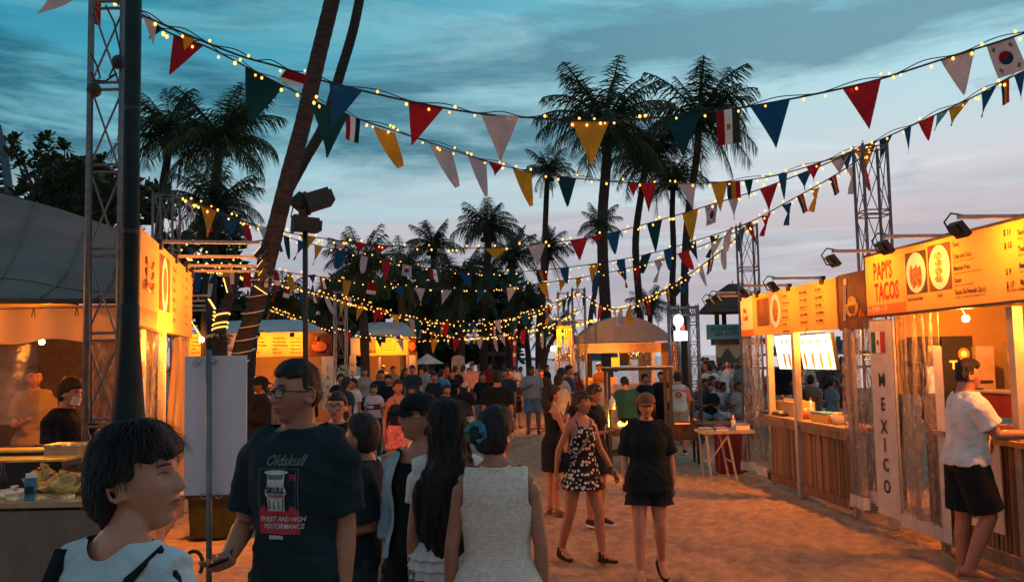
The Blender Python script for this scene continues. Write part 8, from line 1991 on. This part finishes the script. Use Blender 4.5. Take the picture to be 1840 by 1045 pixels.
tmpl('sit_man', sk=dict(sex='m', lean=(.05, -.15), armL=BENT(), armR=BENT(), legL=SITL, legR=SITC), top=dict(mat=c_black, sleeve=.75, inf=.024), bottom=dict(kind='pants', mat=c_denim), hair=dict(kind='short', th=.014), shoes=dict(kind='sneaker', mat=m_rubber))
HT = {}
def kids(o):
    for ch in o.children: yield ch
def figure(key, label, px, py, Yd, rz, tc, bc, group=None, base=0.0, hc=None, skin=None):
    src = TP[key]; p = at(px, py, Yd)
    if key not in HT:
        hb = [ch for ch in src.children if ch.name.startswith('body')][0]; HT[key] = max(v.co.z for v in hb.data.vertices) + .02
    S = (p.z - base) / HT[key]; S = max(.75, min(1.12, S))
    z0 = p.z - S * HT[key]
    if z0 > .35 or base: z0 = base if base else z0
    t = copy_thing(src, Matrix.Translation((p.x, Yd, z0 if abs(z0) > .06 else 0)) @ Matrix.Rotation(rz, 4, 'Z') @ Matrix.Scale(S, 4), label, group)
    for ch in t.children:
        nm = ch.name.split('.')[0]; m_ = {'t_shirt': tc, 'shorts': bc, 'pants': bc}.get(nm)
        if nm == 'hair' and hc: m_ = hc
        if nm == 'body' and skin is not None: m_ = skin_mats[skin]
        if m_: ch.material_slots[0].link = 'OBJECT'; ch.material_slots[0].material = m_
    return t
c_stripe = cloth('striped_cloth', (.45, .55, .60), wave=('X', 6, 0, .8), bump=.1)
for a in [
 ('stand_man', 'person in a bright blue tee with a dark strap, seen from behind left of centre', 793, 662, 22, 2.6, c_blue, c_black), ('stand_man', 'man in a pale blue and white striped shirt left of the bright blue tee', 765, 655, 25, 2.9, c_stripe, c_black),
 ('stand_front', 'woman in pale pink with a backpack in the crowd at centre', 832, 655, 27, 3.0, c_pinkl, c_black), ('stand_man', 'person in a pale pink shirt right of the pink backpack wearer', 848, 652, 29, .3, c_pinkl, c_skinny),
 ('stand_man', 'person in white standing alone far behind the centre crowd', 860, 655, 38, .2, c_white, c_grey), ('stand_man', 'man in dark clothes with thick hair walking away, right of the cream cap', 893, 664, 14, 3.1, c_black, c_black),
 ('stand_man', 'dark clothed man left of the pink backpack wearer', 818, 656, 26, 2.7, c_black, c_skinny), ('walk', 'woman with hair up in grey in front of the far stalls', 622, 676, 15, 2.4, c_skinny, c_black),
 ('stand_man', 'black haired man left of the woman in the banded tee', 612, 670, 19, .6, c_black, c_black), ('stand_front', 'woman in white and grey beside the black haired man', 636, 678, 17.5, -.8, c_white, c_black),
 ('stand_front', 'person in dark grey tee behind the banded tee woman', 655, 660, 24, .3, c_grey, c_black), ('stand_man', 'person with warm lit face at the small far stall counter', 706, 657, 29, .8, c_brown, c_black),
 ('walk', 'woman in black leaning beside the small far stall', 727, 660, 26, 1.2, c_black, c_skinny), ('stand_man', 'man in a dark printed tee right of the small far stall', 741, 655, 24, -.3, c_skinny, c_black),
 ('stand_front', 'woman with sunglasses low in the crowd right of the pink shorts', 740, 692, 17, -.2, c_black, c_black), ('stand_front', 'person in blue low in the crowd behind the striped shirt', 776, 662, 30, 1.8, c_blue, c_navy),
 ('stand_man', 'man with grey cap in the crowd beside the wrapped pillar', 803, 656, 30, .3, c_red, c_black), ('walk', 'woman in cream at the right of the wrapped pillar', 842, 660, 33, .7, c_cream, c_denim),
 ('stand_man', 'person in grey by the feather flag', 922, 655, 30, 3.0, c_lblue, c_grey), ('stand_front', 'woman in light blue behind the grey tee man', 935, 658, 33, 2.0, c_lblue, c_denim), ('stand_man', 'person in white under the far palms', 968, 652, 38, .5, c_white, c_black),
 ('walk', 'person in black between the palms and the narrow lit stall', 983, 655, 34, 1.0, c_black, c_black), ('stand_front', 'small child like figure in dark between the feather flag and the grey tee man', 928, 682, 24, .4, c_black, c_black),
 ('stand_front', 'woman with raised hand left of the narrow lit stall', 1008, 660, 17, 2.3, c_cream, c_black), ('stand_front', 'woman with bun looking at the narrow lit stall', 1021, 655, 19, 1.2, c_skinny, c_black), ('stand_front', 'woman with white headphones beside the black tank woman', 1003, 672, 15, 2.7, c_cream, c_black),
 ('stand_man', 'person in black behind the cook at the rack', 1158, 670, 18, .6, c_black, c_black), ('stand_man', 'cook with dark tee at the right post of the rack', 1188, 666, 18.5, -.5, c_black, c_black), ('walk', 'woman in red behind the narrow lit stall', 1036, 668, 22, -.6, c_red, c_black),
 ('stand_man', 'man walking far off in front of the pavilion, red top', 880, 652, 37, .4, c_red, c_black), ('walk', 'walker in pale clothes left of the pavilion', 868, 655, 40, 2.6, c_lilac, c_denim), ('stand_man', 'figure in black in front of the pavilion', 905, 653, 32, 3.2, c_black, c_skinny),
 ('walk', 'woman in black walking toward the camera left of the wrapped pillar', 812, 664, 24, -.2, c_black, c_black), ('stand_man', 'man in navy facing the camera under the white sun shade', 757, 660, 28, .1, c_navy, c_black),
 ('stand_front', 'woman in teal looking at the camera right of the striped shirt man', 780, 668, 20, .2, c_dteal, c_skinny), ('walk', 'woman in black coming forward between the cream cap and the thick haired man', 866, 668, 21, .1, c_black, c_denim),
 ('stand_man', 'dark man half hidden behind the thick haired man', 908, 660, 20, -.3, c_skinny, c_black), ('walk', 'woman in dark red walking forward left of the feather flag', 915, 662, 27, .15, c_red, c_black),
 ('stand_front', 'woman in black behind the left shoulder of the pink shorts woman', 698, 672, 18, .0, c_black, c_skinny), ('stand_man', 'tall dark man behind the banded tee woman', 684, 664, 21, .2, c_dteal, c_black),
 ('stand_front', 'low dark figure in front of the bright blue tee', 803, 690, 16, .3, c_black, c_black), ('stand_man', 'man in black to the right of the grey tee man', 972, 662, 25, -.2, c_black, c_skinny),
 ('stand_man', 'dark figure at the counter of the long far stall', 515, 666, 22, 2.9, c_black, c_black), ('stand_front', 'person at the far stall counter behind the lamp mast', 560, 668, 22, 2.6, c_brown, c_black), ('stand_man', 'waiter in brown inside the small far stall', 688, 656, 33.3, .1, c_brown, c_black), ('stand_man', 'cook inside the long far stall', 447, 660, 27.6, .1, c_brown, c_black)]:
    figure(*a[:8])
CR = 'people sitting on the beach behind the tables'
rc = random.Random(11); cols = [(c_white, 'white'), (c_black, 'black'), (c_lblue, 'sky'), (c_grey, 'grey'), (c_brown, 'brown'), (c_navy, 'navy'), (c_cream, 'cream'), (c_red, 'red'), (c_denim, 'denim blue'), (c_lilac, 'lilac')]
seats = []; used_lb = set()
for (xa_, xb_, ya, yb, n) in ((1258, 1340, 650, 738, 52), (1384, 1440, 655, 735, 26), (1440, 1532, 650, 742, 40)):
    for k in range(n):
        f = (k + .5) / n; py = ya + (yb - ya) * f; Yd = 20 + 24 * (1 - f) ** 1.5
        px = xa_ + rc.random() * (xb_ - xa_); seats.append((px, py, Yd))
for k, (px, py, Yd) in enumerate(seats):
    reg = 'right of the truss gate' if px < 1345 else 'left of the bamboo stall post' if px < 1436 else 'right of the bamboo stall post'
    row = 'front' if Yd < 24 else 'middle' if Yd < 32 else 'far'
    st = rc.random() < (.25 if row != 'far' else .6)
    for _ in range(200):
        (c_, nm), (d_, nd_) = rc.choice(cols), rc.choice(cols); lb = f'{"standing" if st else "seated"} person, {nm} top, {nd_} bottoms, {row} crowd row {reg}'
        if lb not in used_lb: break
    used_lb.add(lb)
    p = at(px, 700, Yd); hh = (1.60 if st else 1.12) * rc.uniform(.92, 1.06)
    q = Matrix.Translation((0, 0, 0)); o = figure(rc.choice(['stand_front', 'stand_man', 'walk'] if st else ['sit', 'sit_man']), lb, px, 650, Yd, rc.uniform(0, 6.28), c_, d_, CR, skin=rc.choice((0, 1, 2)))
    S = rc.uniform(.92, 1.05); o.matrix_basis = Matrix.Translation((p.x, Yd, ground_at(p.x, Yd) + (0 if st else .0))) @ Matrix.Rotation(rc.uniform(0, 6.28), 4, 'Z') @ Matrix.Scale(S, 4)
# white peaked cloth tent among the crowd and a few stools/benches
t = thing('peaked_shade', 'small white peaked cloth shade among the seated crowd', 'shade', (at(1300, 700, 22).x, 22, 0)); m = MB(); ap = at(1304, 662, 22); b0 = [at(1284, 705, 22), at(1318, 705, 22)]
m.add([ap, (b0[0].x, 21.7, b0[0].z), (b0[1].x, 21.8, b0[1].z), (b0[1].x, 22.5, b0[1].z), (b0[0].x, 22.5, b0[0].z)], [(0, 1, 2), (0, 2, 3), (0, 3, 4), (0, 4, 1)]); part('cloth', m, c_white, t); m = MB(); m.tube([(ap.x, 22.05, 0), (ap.x, 22.05, ap.z)], .02, 6); part('pole', m, m_post, t)
for k, (px, Yd) in enumerate(((1275, 19), (1325, 21), (1400, 20), (1462, 21), (1512, 22), (1450, 26))):
    p = at(px, 700, Yd); t = thing('bench', ['low timber bench at the left of the beach crowd', 'low timber bench under the white shade', 'low bench seen past the curtain over the bamboo counter', 'low bench right of the grey post', 'low bench at the near curtain of the bamboo stall', 'low bench far back in the crowd'][k], 'bench', (p.x, Yd, 0), .2 * k)
    bx('seat', t, (0, 0, .43), (1.5, .32, .05), m_wood); 
    for sx in (-.6, .6): bx('leg', t, (sx, 0, .2), (.08, .28, .4), m_wood)
for t in TP.values():
    for ch in list(t.children): bpy.data.objects.remove(ch)
    bpy.data.objects.remove(t)

bpy.data.scenes.remove(TMP)
